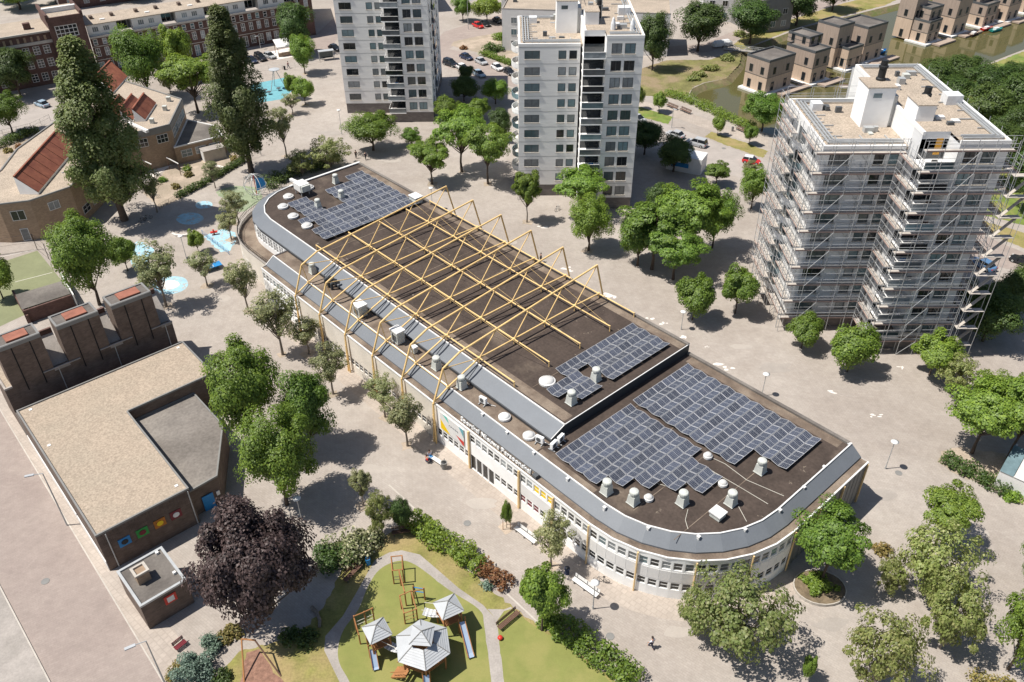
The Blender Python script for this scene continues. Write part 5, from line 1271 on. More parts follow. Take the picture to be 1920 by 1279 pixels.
# ---- buildings behind the towers
WBp = G(941, 50); WB_ = empty('white_block', (WBp.x, WBp.y, 0), R(-4), 'white rendered apartment block behind the middle tower', 'apartment block')
mb_ = MB(); hs = [(1 + i * 3.4, 2.7 + i * 3.4, z, z + 1.6) for i in range(7) for z in (3.6, 6.6, 9.6, 12.6)]
facade(mb_, 0, 26, 2.4, 16, hs, 0, .15); mb_.face((0, 0, 2.4), (0, 0, 16), (0, 13, 16), (0, 13, 2.4)); mb_.face((26, 13, 0), (26, 13, 16), (26, 0, 16), (26, 0, 0)); mb_.build('wall', M['plaster'], WB_)
for a, b_, c, d in hs: window(WB_, (a + b_) / 2, .05, c, b_ - a, d - c, 0, (1, 2), wrng.choice([M['glass'], M['glass_blue']]), bar=.1)
q = MB(); q.box(-.02, 26, -.03, 13, 0, 2.38); q.build('plinth', M['clad'], WB_); q = MB(); q.box(0, 26, 0, 13, 16, 16.2); q.build('roof', M['gravel'], WB_)
def boxhouse(name, u, v, w, d, h, rz, wall, label, n=4, rows=(1.2, 4.2, 7.2), cat='building', roof='gravel', side='right'):
    p = G(u, v); H_ = empty(name, p, rz, label, cat)
    x0, x1 = (-w, 0) if side == 'right' else (0, w)
    block(H_, [(x0, 0), (x1, 0), (x1, d), (x0, d)], 0, h, wall, M[roof], .25)
    edge_windows(H_, (x0, 0), (x1, 0), [r for r in rows if r + 1.8 < h], n, 1.6, 1.6, (1, 2)); edge_windows(H_, (x1, 0), (x1, d), [r for r in rows if r + 1.8 < h], max(2, n // 2), 1.6, 1.6, (1, 2)); edge_windows(H_, (x0, d), (x0, 0), [r for r in rows if r + 1.8 < h], max(2, n // 2), 1.6, 1.6, (1, 2))
    q = MB(); q.box(x0 + 2, x0 + 3, d * .5, d * .5 + 1, h - .25, h + .5); q.build('roof_unit', M['dgrey'], H_); return H_
boxhouse('flat_block', 1250, 106, 44, 14, 11, R(-8), M['white_grey'], 'long grey flat roofed block behind the trees right of the middle tower', 9)
boxhouse('white_house', 1372, 42, 9, 10, 12, R(-6), M['plaster'], 'white house glimpsed between the quay trees', 2, (1.2, 4.5, 8))
boxhouse('grey_house', 1480, 55, 12, 12, 9, R(20), M['clad'], 'grey house in shade behind the quay trees', 3, (1.2, 4.5))
boxhouse('rear_house', 300, -6, 30, 12, 10, R(32), M['brick_red'], 'brick house behind the terrace at the top edge', 6)
boxhouse('far_house', 820, 22, 30, 14, 9, R(14), M['white_grey'], 'pale house at the end of the street left of the white block', 5)
# ---- floating houses
UX, VY = Vector((.807, .59, 0)), Vector((-.59, .807, 0)); FA = math.atan2(.59, .807)
def floating(u, v, a, b_, z, label, extra=(), deck=True, wood='wood'):
    p = G(u, v, -.7); H_ = empty('floating_house', p, FA, label, 'floating house', 'floating timber houses on the pond')
    def bx(x0, x1, y0, y1, z0, z1, m_, low=False):
        q = MB(); zz = z0 + (z1 - z0) * .48
        if z1 - z0 > 5:
            q.box(x0 + .03, x1 - .03, y0 + .03, y1 - .03, z0, zz + .05); q.build('wall', M['wood'], H_); q = MB(); q.box(x0, x1, y0, y1, zz + .05, z1); q.build('upper_wall', M['wood_grey'], H_)
        else: q.box(x0, x1, y0, y1, z0, z1); q.build('wall', M[m_], H_)
        q = MB(); q.box(x0 + .15, x1 - .15, y0 + .15, y1 - .15, z1, z1 + .02); q.build('roof', M['bit_grey'], H_)
        for c in ((x0 - .03, x1 + .03, y0 - .03, y0 + .15), (x0 - .03, x1 + .03, y1 - .15, y1 + .03), (x0 - .03, x0 + .15, y0 + .15, y1 - .15), (x1 - .15, x1 + .03, y0 + .15, y1 - .15)): q = MB(); q.box(*c, z1 - .12, z1 + .45); q.build('parapet', M['dgrey'], H_)
        q = MB(); q.box(x0 - .02, x1 + .02, y0 - .02, y0 - .002, zz, zz + .1); q.box(x0 - .022, x0 - .002, y0, y1, zz, zz + .1); q.build('trim', M['dgrey'], H_)
        rows = (z0 + .35, zz + .6) if z1 - z0 > 5 else (z0 + .5,)
        for r in rows:
            for i in range(2 if x1 - x0 > 4 else 1): window(H_, x0 + (x1 - x0) * (i + .5) / (2 if x1 - x0 > 4 else 1), y0 - .07, r, 1.0, 2.0 if r < 2 else 1.7, 0, (1, 1), M['glass'], M['frame_dark'])
            for i in range(2 if y1 - y0 > 5 else 1): window(H_, x0 - .07, y0 + (y1 - y0) * (i + .5) / (2 if y1 - y0 > 5 else 1), r, 1.0, 2.0 if r < 2 else 1.7, R(-90), (1, 1), M['glass'], M['frame_dark'])
    q = MB(); q.box(-1.0, a + 1.2, -1.0 if deck else -.3, b_ + .6, -.35, .1); q.build('float', M['coping'], H_)
    if deck: q = MB(); q.box(a * .3, a + 4.0, -3.4, -1.02, -.3, .16); q.build('deck', M['wood_grey'], H_)
    bx(0, a, 0, b_, .1, z, wood)
    for e_ in extra: bx(*e_)
floating(1433, 176.5, 9.5, 6.8, 7.6, 'floating timber house nearest the footbridge', wood='wood_grey')
floating(1517, 158, 6, 8.5, 7.6, 'second floating timber house from the footbridge', [(2.5, 7.5, 4, 10.5, 7.6, 9.6, 'wood_grey')])
floating(1584, 131, 6, 5.5, 5.0, 'third floating timber house, with a low front block', [(-1.6, 4.5, 3, 9.5, .1, 10.2, 'wood_grey')])
floating(1613, 119, 8.5, 8.5, 8.8, 'fourth floating timber house, partly behind the scaffolded tower', wood='wood_grey')
floating(1733.6, 82.6, 6.0, 5.0, 5.6, 'stepped floating timber house with the wide white deck', [(-.4, 5.0, 5.0, 10, .1, 11.2, 'wood_grey'), (1.5, 7.5, 1.5, 6.5, 5.6, 8.6, 'wood_grey')])
floating(1781.8, 67, 7, 8, 9.6, 'floating timber house right of the stepped one')
floating(1840, 51.6, 6.5, 7, 6.0, 'floating timber house by the red and green boats', [(.5, 7.5, 3, 9, 6.0, 9.6, 'wood_grey')])
floating(1883, 41, 7, 7, 9.0, 'floating timber house second from the right edge')
floating(1917, 24, 7, 7, 9.0, 'floating timber house at the right edge')
# footbridge, boats
fb = empty('footbridge', G(1357, 93), R(-22), 'grey metal footbridge reaching the nearest floating house', 'bridge')
q = MB(); q.box(0, 12, -.7, .7, .1, .3); q.build('deck', M['slab'], fb)
for y in (-.7, .7):
    q = MB(); q.bar((0, y, 1.3), (12, y, 1.3), .1); q.bar((0, y, .35), (12, y, .35), .1)
    for i in range(9): q.bar((i * 1.5, y, .35), (i * 1.5, y, 1.3), .07); q.bar((i * 1.5, y, .35), (min(12, i * 1.5 + 1.5), y, 1.3), .05) if i < 8 else None
    q.build('railing', M['galv'], fb)
def boat(u, v, rz, L, cm, label):
    b_ = empty('boat', G(u, v, -1.05), rz, label, 'boat', 'boats by the floating houses')
    q = MB(); h = [(-L / 2, -.7), (L * .2, -.75), (L / 2, 0), (L * .2, .75), (-L / 2, .7)]; lo_ = [(x * .85, y * .6) for x, y in h]
    q.strip([(x, y, .7) for x, y in h + h[:1]][::-1], [(x, y, 0) for x, y in lo_ + lo_[:1]][::-1]); q.face(*[(x, y, .35) for x, y in h]); q.build('hull', cm, b_)
    q = MB(); q.box(-L * .2, L * .1, -.5, .5, .36, 1.0); q.build('cabin', M['coping'], b_)
boat(1850, 56, R(30), 5, M['red'], 'red boat moored beside the floating house'); boat(1868, 58, R(30), 5.5, mat('teal_paint', (.05, .35, .32), .5), 'teal boat moored beside the red boat'); boat(1650, 100, R(40), 6, M['bluepaint'], 'blue covered boat behind the scaffolded tower'); boat(1825, 66, R(40), 5, M['timber_dark'], 'dark boat moored at the reed planter')
# ---- garden house at the right edge
gh = empty('garden_greenhouse', G(1862, 910), R(-42), 'low greenhouse with glazed roof panels at the right edge', 'greenhouse')
q = MB(); q.box(0, 12, 0, .25, 0, 2.4); q.box(0, .25, .25, 6, 0, 2.4); q.build('wall', M['white_grey'], gh)
for i in range(8): q = MB(); q.face((i * 1.5, -.1, 2.45), (i * 1.5 + 1.44, -.1, 2.45), (i * 1.5 + 1.44, 4, 3.6), (i * 1.5, 4, 3.6)); q.build('roof_pane', M['dome'] if i % 3 else M['glass_blue'], gh)
# court enclosure: low walls and white boards
cw = empty('court_enclosure', G(52, 590), 0, 'low brick enclosure wall with white board at the sports court', 'wall'); o0 = G(52, 590)
def wl(pts, h, t, m_, nm):
    for a, b_ in zip(pts[:-1], pts[1:]):
        a, b_ = G(*a) - o0, G(*b_) - o0; q = MB(); q.bar(a + Vector((0, 0, h / 2)), b_ + Vector((0, 0, h / 2)), t, h); q.build(nm, m_, cw)
wl([(30, 560), (58, 608)], 1.6, .3, M['brick_red'], 'wall'); wl([(52, 606), (142, 575)], 2.2, .3, M['brick_red'], 'wall'); wl([(120, 530), (146, 575)], 2.2, .15, M['coping'], 'board')
q = MB(); a, b_, c, d = (G(*p) - o0 for p in ((50, 602), (140, 572), (124, 548), (38, 574))); q.face(*[(p.x, p.y, 2.1) for p in (a, b_, c, d)]); q.build('shelter_roof', M['bit_grey'], cw)
# container cabin by the road
ct = empty('white_container', G(1318, 322), R(-27), 'white container cabin with blue stripes in the tower shade beside the road', 'container')
q = MB(); q.box(-7, 0, -2, 2, 0, 3.2); q.build('body', M['coping'], ct); q = MB(); q.box(-6, -2.5, -2.03, -2.002, 1.0, 1.9); q.build('stripe', M['bluepaint'], ct)

# ================================================================== CARS
CARP = {}
def paint(name, col, rough=.25):
    if name not in CARP: CARP[name] = mat('car_' + name, col, rough, .03, 1, spec=.6)
    return CARP[name]
def loft(mb, secs):
    """closed skin over rings of equal length"""
    k = len(mb.v); n = len(secs[0])
    for r in secs: mb.v += [tuple(p) for p in r]
    for a in range(len(secs) - 1):
        for i in range(n):
            j = (i + 1) % n; mb.f.append((k + a * n + i, k + a * n + j, k + (a + 1) * n + j, k + (a + 1) * n + i))
    mb.f.append(tuple(k + n - 1 - i for i in range(n))); e = k + (len(secs) - 1) * n; mb.f.append(tuple(e + i for i in range(n)))
CARM = {}
def car_meshes(kind):
    if kind in CARM: return CARM[kind]
    L, W_, belt, top = dict(car=(4.3, 1.76, .86, 1.44), mini=(3.6, 1.62, .88, 1.48), van=(4.6, 1.85, .98, 1.75))[kind]
    h = W_ / 2
    def ring(x, hw, z0, z1, c=.12): return [(x, -hw, z0), (x, -hw - .0, z0 + (z1 - z0) * .6), (x, -hw + c, z1), (x, hw - c, z1), (x, hw, z0 + (z1 - z0) * .6), (x, hw, z0)]
    body = MB(); xs = [(-L / 2, .84, .42, .74), (-L / 2 + .12, .95, .26, belt - .03), (-L * .22, 1, .2, belt), (L * .18, 1, .2, belt), (L * .40, .98, .22, belt - .10), (L / 2 - .12, .9, .28, belt - .2), (L / 2, .74, .38, .6)]
    loft(body, [ring(x, h * f, a, b_) for x, f, a, b_ in xs])
    rear = -L * .47 if kind != 'car' else -L * .40
    cab = MB(); loft(cab, [ring(rear, h * .86, belt - .06, belt), ring(rear + (.18 if kind != 'car' else .5), h * .78, belt - .06, top - .04), ring(L * .05, h * .78, belt - .06, top - .02), ring(L * .27, h * .84, belt - .06, belt - .01)])
    rf = MB(); r0 = rear + (.22 if kind != 'car' else .55); rf.face((r0, -h * .66, top), (L * .06, -h * .66, top + .01), (L * .06, h * .66, top + .01), (r0, h * .66, top))
    rf.face((r0, -h * .66, top), (r0 - .06, -h * .72, top - .1), (L * .09, -h * .72, top - .1), (L * .06, -h * .66, top + .01)); rf.face((r0, h * .66, top), (L * .06, h * .66, top + .01), (L * .09, h * .72, top - .1), (r0 - .06, h * .72, top - .1))
    for x in (-L * .12,):
        for s in (-1, 1): rf.bar((x, s * h * .80, top - .06), (x, s * h * .9, belt - .02), .09)
    wh = MB(); wh.tube((0, -.11, 0), (0, .11, 0), .32, n=16); rim = MB(); rim.tube((0, -.125, 0), (0, .125, 0), .19, n=10)
    lt = MB(); lt.box(-.1, .06, -.2, .2, -.07, .07); mi = MB(); mi.box(-.08, .08, -.1, .1, -.06, .06)
    CARM[kind] = (L, W_, belt, body.mesh('body', M['black']), cab.mesh('glasshouse', M['glass']), rf.mesh('roof', M['black']), wh.mesh('wheel', M['tyre']), rim.mesh('rim', M['galv']), lt.mesh('lamp', M['dome']), mi.mesh('mirror', M['black']))
    return CARM[kind]
def car(p0, p1, kind, pm, label, roof=None):
    """rear and front pixel of a parked car"""
    a, b_ = G(*p0), G(*p1); c = (a + b_) / 2; L, W_, belt, bd, cb, rf, wh, rim, lt, mi = car_meshes(kind)
    e = empty('parked_car' if kind != 'van' else 'parked_van', c, math.atan2((b_ - a).y, (b_ - a).x), label, 'car' if kind != 'van' else 'van', 'cars parked round the square')
    inst('body', bd, e, mat=pm); inst('glasshouse', cb, e); inst('roof', rf, e, mat=roof or pm)
    for x in (-L * .31, L * .32):
        for y in (-W_ / 2 + .08, W_ / 2 - .08): w = inst('wheel', wh, e, (x, y, .32)); inst('rim', rim, w)
    for y in (-W_ * .34, W_ * .34):
        inst('headlight', lt, e, (L / 2 - .1, y, .62)); inst('tail_light', lt, e, (-L / 2 + .06, y, .7), R(180), mat=M['red']); inst('mirror', mi, e, (L * .17, y * 1.55, belt + .06), mat=pm)
DK, BL, SI, WH, LB, RD = paint('dark', (.02, .021, .026)), paint('navy', (.025, .035, .07)), paint('silver', (.42, .43, .44)), paint('white', (.72, .72, .72)), paint('ice_blue', (.33, .42, .50)), paint('red', (.55, .03, .03))
for a in (((832, 119), (858, 127), 'van', DK, 'black car nearest the left tower'), ((860, 105), (889, 116), 'car', BL, 'dark blue car parked by the planted bed'), ((888, 112), (917, 126), 'car', SI, 'silver car parked behind the dark blue car'),
          ((856, 125), (880, 136), 'car', WH, 'white car half hidden by the small street tree'), ((886, 136), (911, 149), 'car', LB, 'ice blue car beside the small street tree'), ((920, 123), (945, 137), 'car', WH, 'white car with dark windows near the curved balconies'),
          ((945, 132), (964, 144), 'car', DK, 'dark car against the curved balconies of the middle tower'), ((887, 47), (906, 55), 'car', RD, 'red car under the yellow green street tree'), ((903, 44), (918, 52), 'car', DK, 'dark car beside the red car under the street tree'),
          ((926, 38), (941, 46), 'car', DK, 'black car beside the white apartment block'), ((1862, 511), (1821, 490), 'car', paint('blue', (.10, .20, .36)), 'blue car at the right behind the scaffolded tower'), ((1932, 500), (1903, 489), 'car', DK, 'dark car cut by the right edge'),
          ((1283, 262), (1249, 251), 'car', SI, 'silver coupe on the road right of the middle tower'), ((1323, 277), (1288, 268), 'van', SI, 'silver people carrier on the road right of the middle tower'), ((1392, 303), (1425, 309), 'mini', RD, 'small red car with white roof by the scaffolding'),
          ((1188, 223), (1204, 230), 'car', SI, 'silver car emerging behind the middle tower'), ((92, 203), (68, 195), 'car', LB, 'pale blue car in the tree shade at the left'), ((497, 105), (515, 111), 'car', SI, 'silver car beside the cafe pavilion'),
          ((481, 108), (497, 116), 'van', DK, 'dark van parked next to the silver car'), ((466, 113), (480, 120), 'car', BL, 'dark car half hidden by the right poplar'), ((619, 90), (637, 97), 'car', DK, 'black car at the foot of the left tower')):
    car(a[0], a[1], a[2], a[3], a[4], WH if 'white roof' in a[4] else None)
# covered boat trailer on the quay
e = empty('covered_trailer', G(1354, 87), R(20), 'long white covered trailer on the quay under the trees', 'trailer')
q = MB(); loft(q, [[(x, -w, .35), (x, -w, h * .7), (x, -w * .5, h), (x, w * .5, h), (x, w, h * .7), (x, w, .35)] for x, w, h in ((-3, .7, 1.1), (-2.4, 1, 1.7), (1.8, 1, 1.7), (2.8, .6, 1.2))]); q.build('cover', M['wrap'], e)
for y in (-.9, .9): q = MB(); q.tube((-.3, y - .1, .3), (-.3, y + .1, .3), .3, n=12); q.build('wheel', M['tyre'], e)

# ================================================================== STREET FURNITURE
def lamp(u, v, vtop, label, disc=True):
    p = G(u, v); h = rise(p, vtop); e = empty('street_lamp', p, 0, label, 'street lamp', 'mushroom lamps on the square')
    q = MB(); q.tube((0, 0, 0), (0, 0, h - .25), .06, .045, n=8); q.build('post', M['galv'], e)
    q = MB(); q.tube((0, 0, 0), (0, 0, .5), .09, n=8); q.build('base', M['galv'], e)
    q = MB(); q.lathe([(.05, h - .42), (.16, h - .34), (.16, h - .1)], 10); q.build('lantern', M['dome'], e)
    q = MB(); q.lathe([(.16, h - .1), (.44, h - .06), (.46, h - .03), (.2, h + .04), (.02, h + .06)], 18); q.build('shade', M['coping'], e, smooth=True)
for u, v, t, lb in ((1111.7, 1141.7, 1092, 'mushroom lamp beside the white bench at the rounded facade'), (1659.7, 879, 828, 'mushroom lamp alone on the square right of the hall'), (1428, 742, 701, 'mushroom lamp behind the back edge of the largest solar array'),
                    (1277, 618, 584, 'mushroom lamp behind the step of the hall roof'), (351, 489, 442, 'lamp with bin on the school yard'), (568, 986, 934, 'lamp in the shade of the broadleaf trees'), (641, 252, 206, 'lamp left of the left tower'), (811, 393, 352, 'lamp behind the first yellow truss peak')):
    lamp(u, v, t, lb)
def road_lamp(base, top, head, label):
    p = Vector(base) if len(base) == 3 else G(*base); h = rise(p, top[1]); e = empty('road_lamp', p, 0, label, 'street lamp', 'tall road lamps'); hd = G(*head, h) - p
    q = MB(); q.tube((0, 0, 0), (0, 0, h), .09, .055, n=8); q.build('post', M['galv'], e)
    q = MB(); q.tube((0, 0, h), (hd.x * .7, hd.y * .7, h + .12), .045, n=6); q.build('arm', M['galv'], e)
    d = Vector((hd.x, hd.y, 0)).normalized(); c = Vector((hd.x * .85, hd.y * .85, h + .1)); q = MB(); q.bar(c - d * .45, c + d * .45, .28, .12); q.build('head', M['zinc'], e)
road_lamp((126, 985), (79, 888), (51, 894), 'tall lamp leaning over the brick road at the left'); road_lamp((316, 1297), (270, 1202), (239, 1217), 'tall lamp over the brick road by the kiosk')
road_lamp((878, 55), (877, 2), (884, 2), 'tall street lamp by the red car'); road_lamp((489, 92), (486, 68), (480, 69), 'tall street lamp before the terraced houses'); road_lamp((1259, 240), (1262, 205), (1266, 206), 'blue grey lamp post at the quay lawn'); road_lamp((552, 80), (546, 31), (541, 33), 'tall street lamp before the corner house')
def bench(p0, p1, label, m_='coping', back=1, grp=None):
    a, b_ = G(*p0), G(*p1); d = b_ - a; L = d.length; e = empty('park_bench', (a + b_) / 2, math.atan2(d.y, d.x), label, 'bench', grp)
    for i in range(4): q = MB(); q.box(-L / 2, L / 2, -.26 + i * .14, -.15 + i * .14, .43, .48); q.build('seat_slat', M[m_], e)
    if back:
        for i in range(3): q = MB(); q.box(-L / 2, L / 2, .33 + i * .03, .37 + i * .03, .56 + i * .14, .66 + i * .14); q.build('back_slat', M[m_], e)
    for x in (-L * .4, 0, L * .4) if L > 3 else (-L * .4, L * .4):
        q = MB(); q.box(x - .04, x + .04, -.24, -.16, 0, .43); q.box(x - .04, x + .04, .26, .34, 0, .43); q.bar((x, .3, .43), (x, .42, .95), .06); q.build('leg', M['dgrey'], e)
    return e
bench((1074, 1089), (1120, 1122), 'white slatted bench beside the mushroom lamp'); bench((966, 993), (1004, 1022), 'white slatted bench behind the thin tree at the facade')
bench((935, 1183), (972, 1152), 'dark wooden bench at the fork of the playground path', 'timber_dark'); bench((647, 1094), (678, 1062), 'dark wooden bench under the cream flowering shrub', 'timber_dark')
bench((735, 1004), (776, 998), 'dark wooden bench at the top of the lawn', 'timber_dark'); bench((805, 858), (832, 876), 'narrow white bench in front of the sports hall', 'coping', 0)
bench((1250, 199), (1269, 207), 'first dark bench on the quay path', 'timber_dark'); bench((1275, 207), (1294, 215), 'second dark bench on the quay path', 'timber_dark'); bench((1380, 243), (1397, 250), 'dark bench on the quay path below the round tree', 'timber_dark')
bench((330, 1222), (350, 1206), 'small dark red bench beside the blue conifer', 'maroon')
def bin_(u, v, label, m_='dgrey', h=.95, r=.27):
    e = empty('litter_bin', G(u, v), 0, label, 'litter bin', 'litter bins'); q = MB(); q.lathe([(r * .85, 0), (r, h * .9), (r * 1.06, h * .9), (r * 1.06, h)], 12); q.build('drum', M[m_], e); q = MB(); q.lathe([(r * .8, h), (r * .4, h + .06), (.01, h + .08)], 12); q.build('lid', M['black'], e)
bin_(833, 878, 'round grey bin at the end of the bench by the hall', 'clad', 1.0, .38); bin_(1063, 1076, 'dark bin under the thin facade tree', 'navy'); bin_(355, 492, 'dark bin beside the school yard lamp', 'black'); bin_(691, 1058, 'green bin beside the cream flowering shrub', 'bluepaint'); bin_(534, 131, 'dark bin at the bus shelter', 'black'); bin_(1373, 246, 'grey bin on the quay path', 'clad')
# manhole covers
for u, v, lb in ((876, 981, 'manhole cover in front of the facade'), (1144, 1193, 'manhole cover near the lawn hedge'), (85, 1090, 'manhole cover in the brick road'), (1685, 887, 'small drain cover beside the lone lamp'), (1357, 278, 'drain cover in the asphalt road')):
    q = MB(); q.lathe([(.42, 0), (.42, .012), (.36, .012), (.36, .006)], 16); tag(q.build('manhole_cover', M['clad'], None, G(u, v, .024)), lb, 'manhole cover', 'manhole covers')
# bus shelter
e = empty('bus_shelter', G(613, 112), R(20), 'glass bus shelter left of the left tower', 'bus shelter')
q = MB(); q.box(-2, 2, -.8, .8, 2.35, 2.48); q.build('roof', M['zinc'], e)
for x in (-1.9, 1.9):
    for y in (-.7, .7): q = MB(); q.box(x - .05, x + .05, y - .05, y + .05, 0, 2.35); q.build('post', M['galv'], e)
q = MB(); q.box(-1.8, 1.8, .68, .71, .3, 2.2); q.build('rear_pane', M['glass_blue'], e); q = MB(); q.box(-1.4, 1.4, .2, .6, .42, .48); q.build('seat', M['dgrey'], e)
# fences
def fence(pts, h, label, m_='dgrey', step=2.5, rails=(.3, .65, 1.0), mesh=False):
    P = [G(*p) for p in pts]; e = empty('fence', P[0], 0, label, 'fence')
    for a, b_ in zip(P[:-1], P[1:]):
        d = b_ - a; n = max(1, round(d.length / step))
        for i in range(n + 1): p = a + d * (i / n) - P[0]; q = MB(); q.tube((p.x, p.y, 0), (p.x, p.y, h), .035 if h < 2 else .05, n=5); q.build('post', M[m_], e)
        for r in rails: p, s = a - P[0], b_ - P[0]; q = MB(); q.tube((p.x, p.y, h * r), (s.x, s.y, h * r), .018, n=4); q.build('rail', M[m_], e)
        if mesh:
            q = MB(); k = int(d.length / .35)
            for i in range(k): p = a + d * ((i + .5) / k) - P[0]; q.tube((p.x, p.y, .05), (p.x, p.y, h), .012, n=3)
            o = q.build('wire_mesh', M[m_], e); o['kind'] = 'stuff'
fence([(0, 478), (70, 468), (92, 486), (140, 553)], 3.0, 'tall dark ball fence round the sports court', 'black', 4.0, (.02, .5, 1.0)); fence([(300, 393), (385, 347), (462, 302)], 1.1, 'low wire fence along the school garden hedge', 'dgrey', 2.4, (.5, 1.0), True)
fence([(478, 134), (530, 130), (600, 117)], 1.1, 'low steel fence along the far street', 'galv', 3.0, (.4, 1.0)); fence([(-20, 262), (60, 243), (95, 226)], 1.4, 'wire fence along the left street', 'dgrey', 2.5, (.5, 1.0), True); fence([(380, 440), (430, 478)], .9, 'blue low fence beside the painted play floor', 'bluepaint', 2.0, (.4, 1.0), True)
fence([(468, 300), (490, 292), (472, 283)], 1.6, 'wire fence at the foot of the right poplar', 'galv', 2.0, (.5, 1.0), True)
# school yard things
e = empty('table_tennis_table', G(400, 505), R(35), 'blue table tennis table on the school yard', 'table tennis table')
q = MB(); q.box(-1.4, 1.4, -.76, .76, .72, .8); q.build('top', M['bluepaint'], e); q = MB(); q.box(-.03, .03, -.8, .8, .8, .95); q.build('net', M['coping'], e)
for x in (-.9, .9): q = MB(); q.box(x - .1, x + .1, -.5, .5, 0, .72); q.build('leg', M['dgrey'], e)
e = empty('spring_rider', G(402, 440), R(20), 'red and black spring rider on the pale blue floor', 'spring rider'); q = MB(); q.lathe([(.12, 0), (.14, .1), (.1, .2), (.14, .3), (.1, .4)], 10); q.build('spring', M['black'], e); q = MB(); q.box(-.6, .6, -.25, .25, .4, .6); q.box(-.15, .1, -.1, .1, .6, 1.0); q.build('rider', M['red'], e)
e = empty('globe_climber', G(482, 366), 0, 'round steel and rope globe climber at the foot of the right poplar', 'climbing frame')
for k in range(4):
    q = MB(); a = R(45 * k); pts = [(2.1 * math.cos(t) * math.cos(a), 2.1 * math.cos(t) * math.sin(a), 2.2 + 2.1 * math.sin(t)) for t in [R(15 * j) for j in range(25)]]; q.path(pts, .05, 6); q.build('ring', M['coping'] if k % 2 else M['galv'], e)
q = MB(); q.path([(2.1 * math.cos(R(15 * j)), 2.1 * math.sin(R(15 * j)), 2.2) for j in range(25)], .05, 6); q.build('ring', M['galv'], e); q = MB(); q.tube((0, 0, 0), (0, 0, 4.3), .07, n=8); q.build('mast', M['red'], e)
q = MB(); q.face((.2, -.2, 1.0), (1.9, .6, 1.4), (1.6, .9, 3.2), (.2, .3, 3.4)); q.face((.2, .3, 3.4), (1.6, .9, 3.2), (1.9, .6, 1.4), (.2, -.2, 1.0)); q.build('net_panel', M['bluepaint'], e)
e = empty('play_tripod', G(520, 166), 0, 'steel tripod play equipment on the blue floor', 'play equipment')
for k in range(3): q = MB(); q.tube((2.2 * math.cos(k * 2.1), 2.2 * math.sin(k * 2.1), 0), (.3 * math.cos(k * 2.1), .3 * math.sin(k * 2.1), 4.6), .08, n=6); q.build('leg', M['galv'], e)
q = MB(); q.lathe([(.4, 4.55), (1.3, 4.6), (1.3, 4.72), (.3, 4.85)], 14); q.build('canopy', M['zinc'], e)
for i, (u, v) in enumerate(((498, 173), (523, 170), (505, 177))): e = empty('spinning_disc_toy', G(u, v), i, ('dark play seat left of the tripod', 'dark play seat under the tripod', 'dark play seat in front of the tripod')[i], 'play equipment', 'play seats'); q = MB(); q.lathe([(.15, 0), (.1, .5)], 8); q.build('stem', M['galv'], e); q = MB(); q.lathe([(.1, .5), (.55, .6), (.5, .72), (.1, .75)], 10); q.build('disc', M['dgrey'], e)
for i, (a, b_) in enumerate((((318, 317), (340, 329)), ((361, 285), (385, 293)), ((262, 317), (290, 330)))):
    p, s = G(*a), G(*b_); e = empty('pergola_beam', (p + s) / 2, math.atan2((s - p).y, (s - p).x), ('left white pergola beam in the school garden', 'right white pergola beam by the garden shed', 'leftmost white pergola beam near the left poplar')[(0, 1, 2)[i]], 'pergola', 'pergola beams'); L = (s - p).length
    q = MB(); q.box(-L / 2, L / 2, -.06, .06, 2.4, 2.55); q.build('beam', M['coping'], e)
    for x in (-L / 2 + .1, L / 2 - .1): q = MB(); q.box(x - .05, x + .05, -.05, .05, 0, 2.4); q.build('post', M['timber_dark'], e)
e = empty('wooden_log', G(415, 316), R(-25), 'pale peeled log lying in the school garden', 'log'); q = MB(); q.tube((-1.6, 0, .3), (1.6, 0, .3), .3, .26, 10); q.build('trunk', M['chalk'], e)
e = empty('concrete_ring', G(342, 440), 0, 'low concrete seat ring on the school yard', 'seat'); q = MB(); [q.bar((1.6 * math.cos(t), .8 * math.sin(t), .22), (1.6 * math.cos(t + .5), .8 * math.sin(t + .5), .22), .35, .44) for t in (3.2, 3.7, 4.2, 4.7, 5.2)]; q.build('segment', M['chalk'], e)

# ================================================================== PLAYGROUND
def roof4(mb_, w, z0, z1, n=4, rot=R(45), boards=6, rt=None):
    pts = [(w * math.cos(rot + 2 * math.pi * i / n), w * math.sin(rot + 2 * math.pi * i / n)) for i in range(n)]
    return pts
def play_roof(e, w, z0, z1, n, rot, top=0.0, boards=6):
    """roof of overlapping boards, each board a piece"""
    pts = [Vector((w * math.cos(rot + 2 * math.pi * i / n), w * math.sin(rot + 2 * math.pi * i / n), z0)) for i in range(n)]; ap = Vector((0, 0, z1))
    for i in range(n):
        a, b_ = pts[i], pts[(i + 1) % n]; ta, tb = a.lerp(ap, 1 - top) if top else ap, b_.lerp(ap, 1 - top) if top else ap
        for k in range(boards):
            f0, f1 = k / boards, (k + .96) / boards
            q = MB(); up = (b_ - a).cross(ap - a).normalized(); p = [a.lerp(ta, f0) + up * .05, b_.lerp(tb, f0) + up * .05, b_.lerp(tb, f1) + up * .01, a.lerp(ta, f1) + up * .01]
            q.face(*p); q.face(p[1] - up * .04, p[0] - up * .04, p[0], p[1]); q.face(*[x - up * .04 for x in p[::-1]]); q.build('roof_board', M['zinc'], e)
        q = MB(); q.bar(a + Vector((0, 0, .06)), ta + Vector((0, 0, .06)), .07, .05); q.build('hip_strip', M['clad'], e)
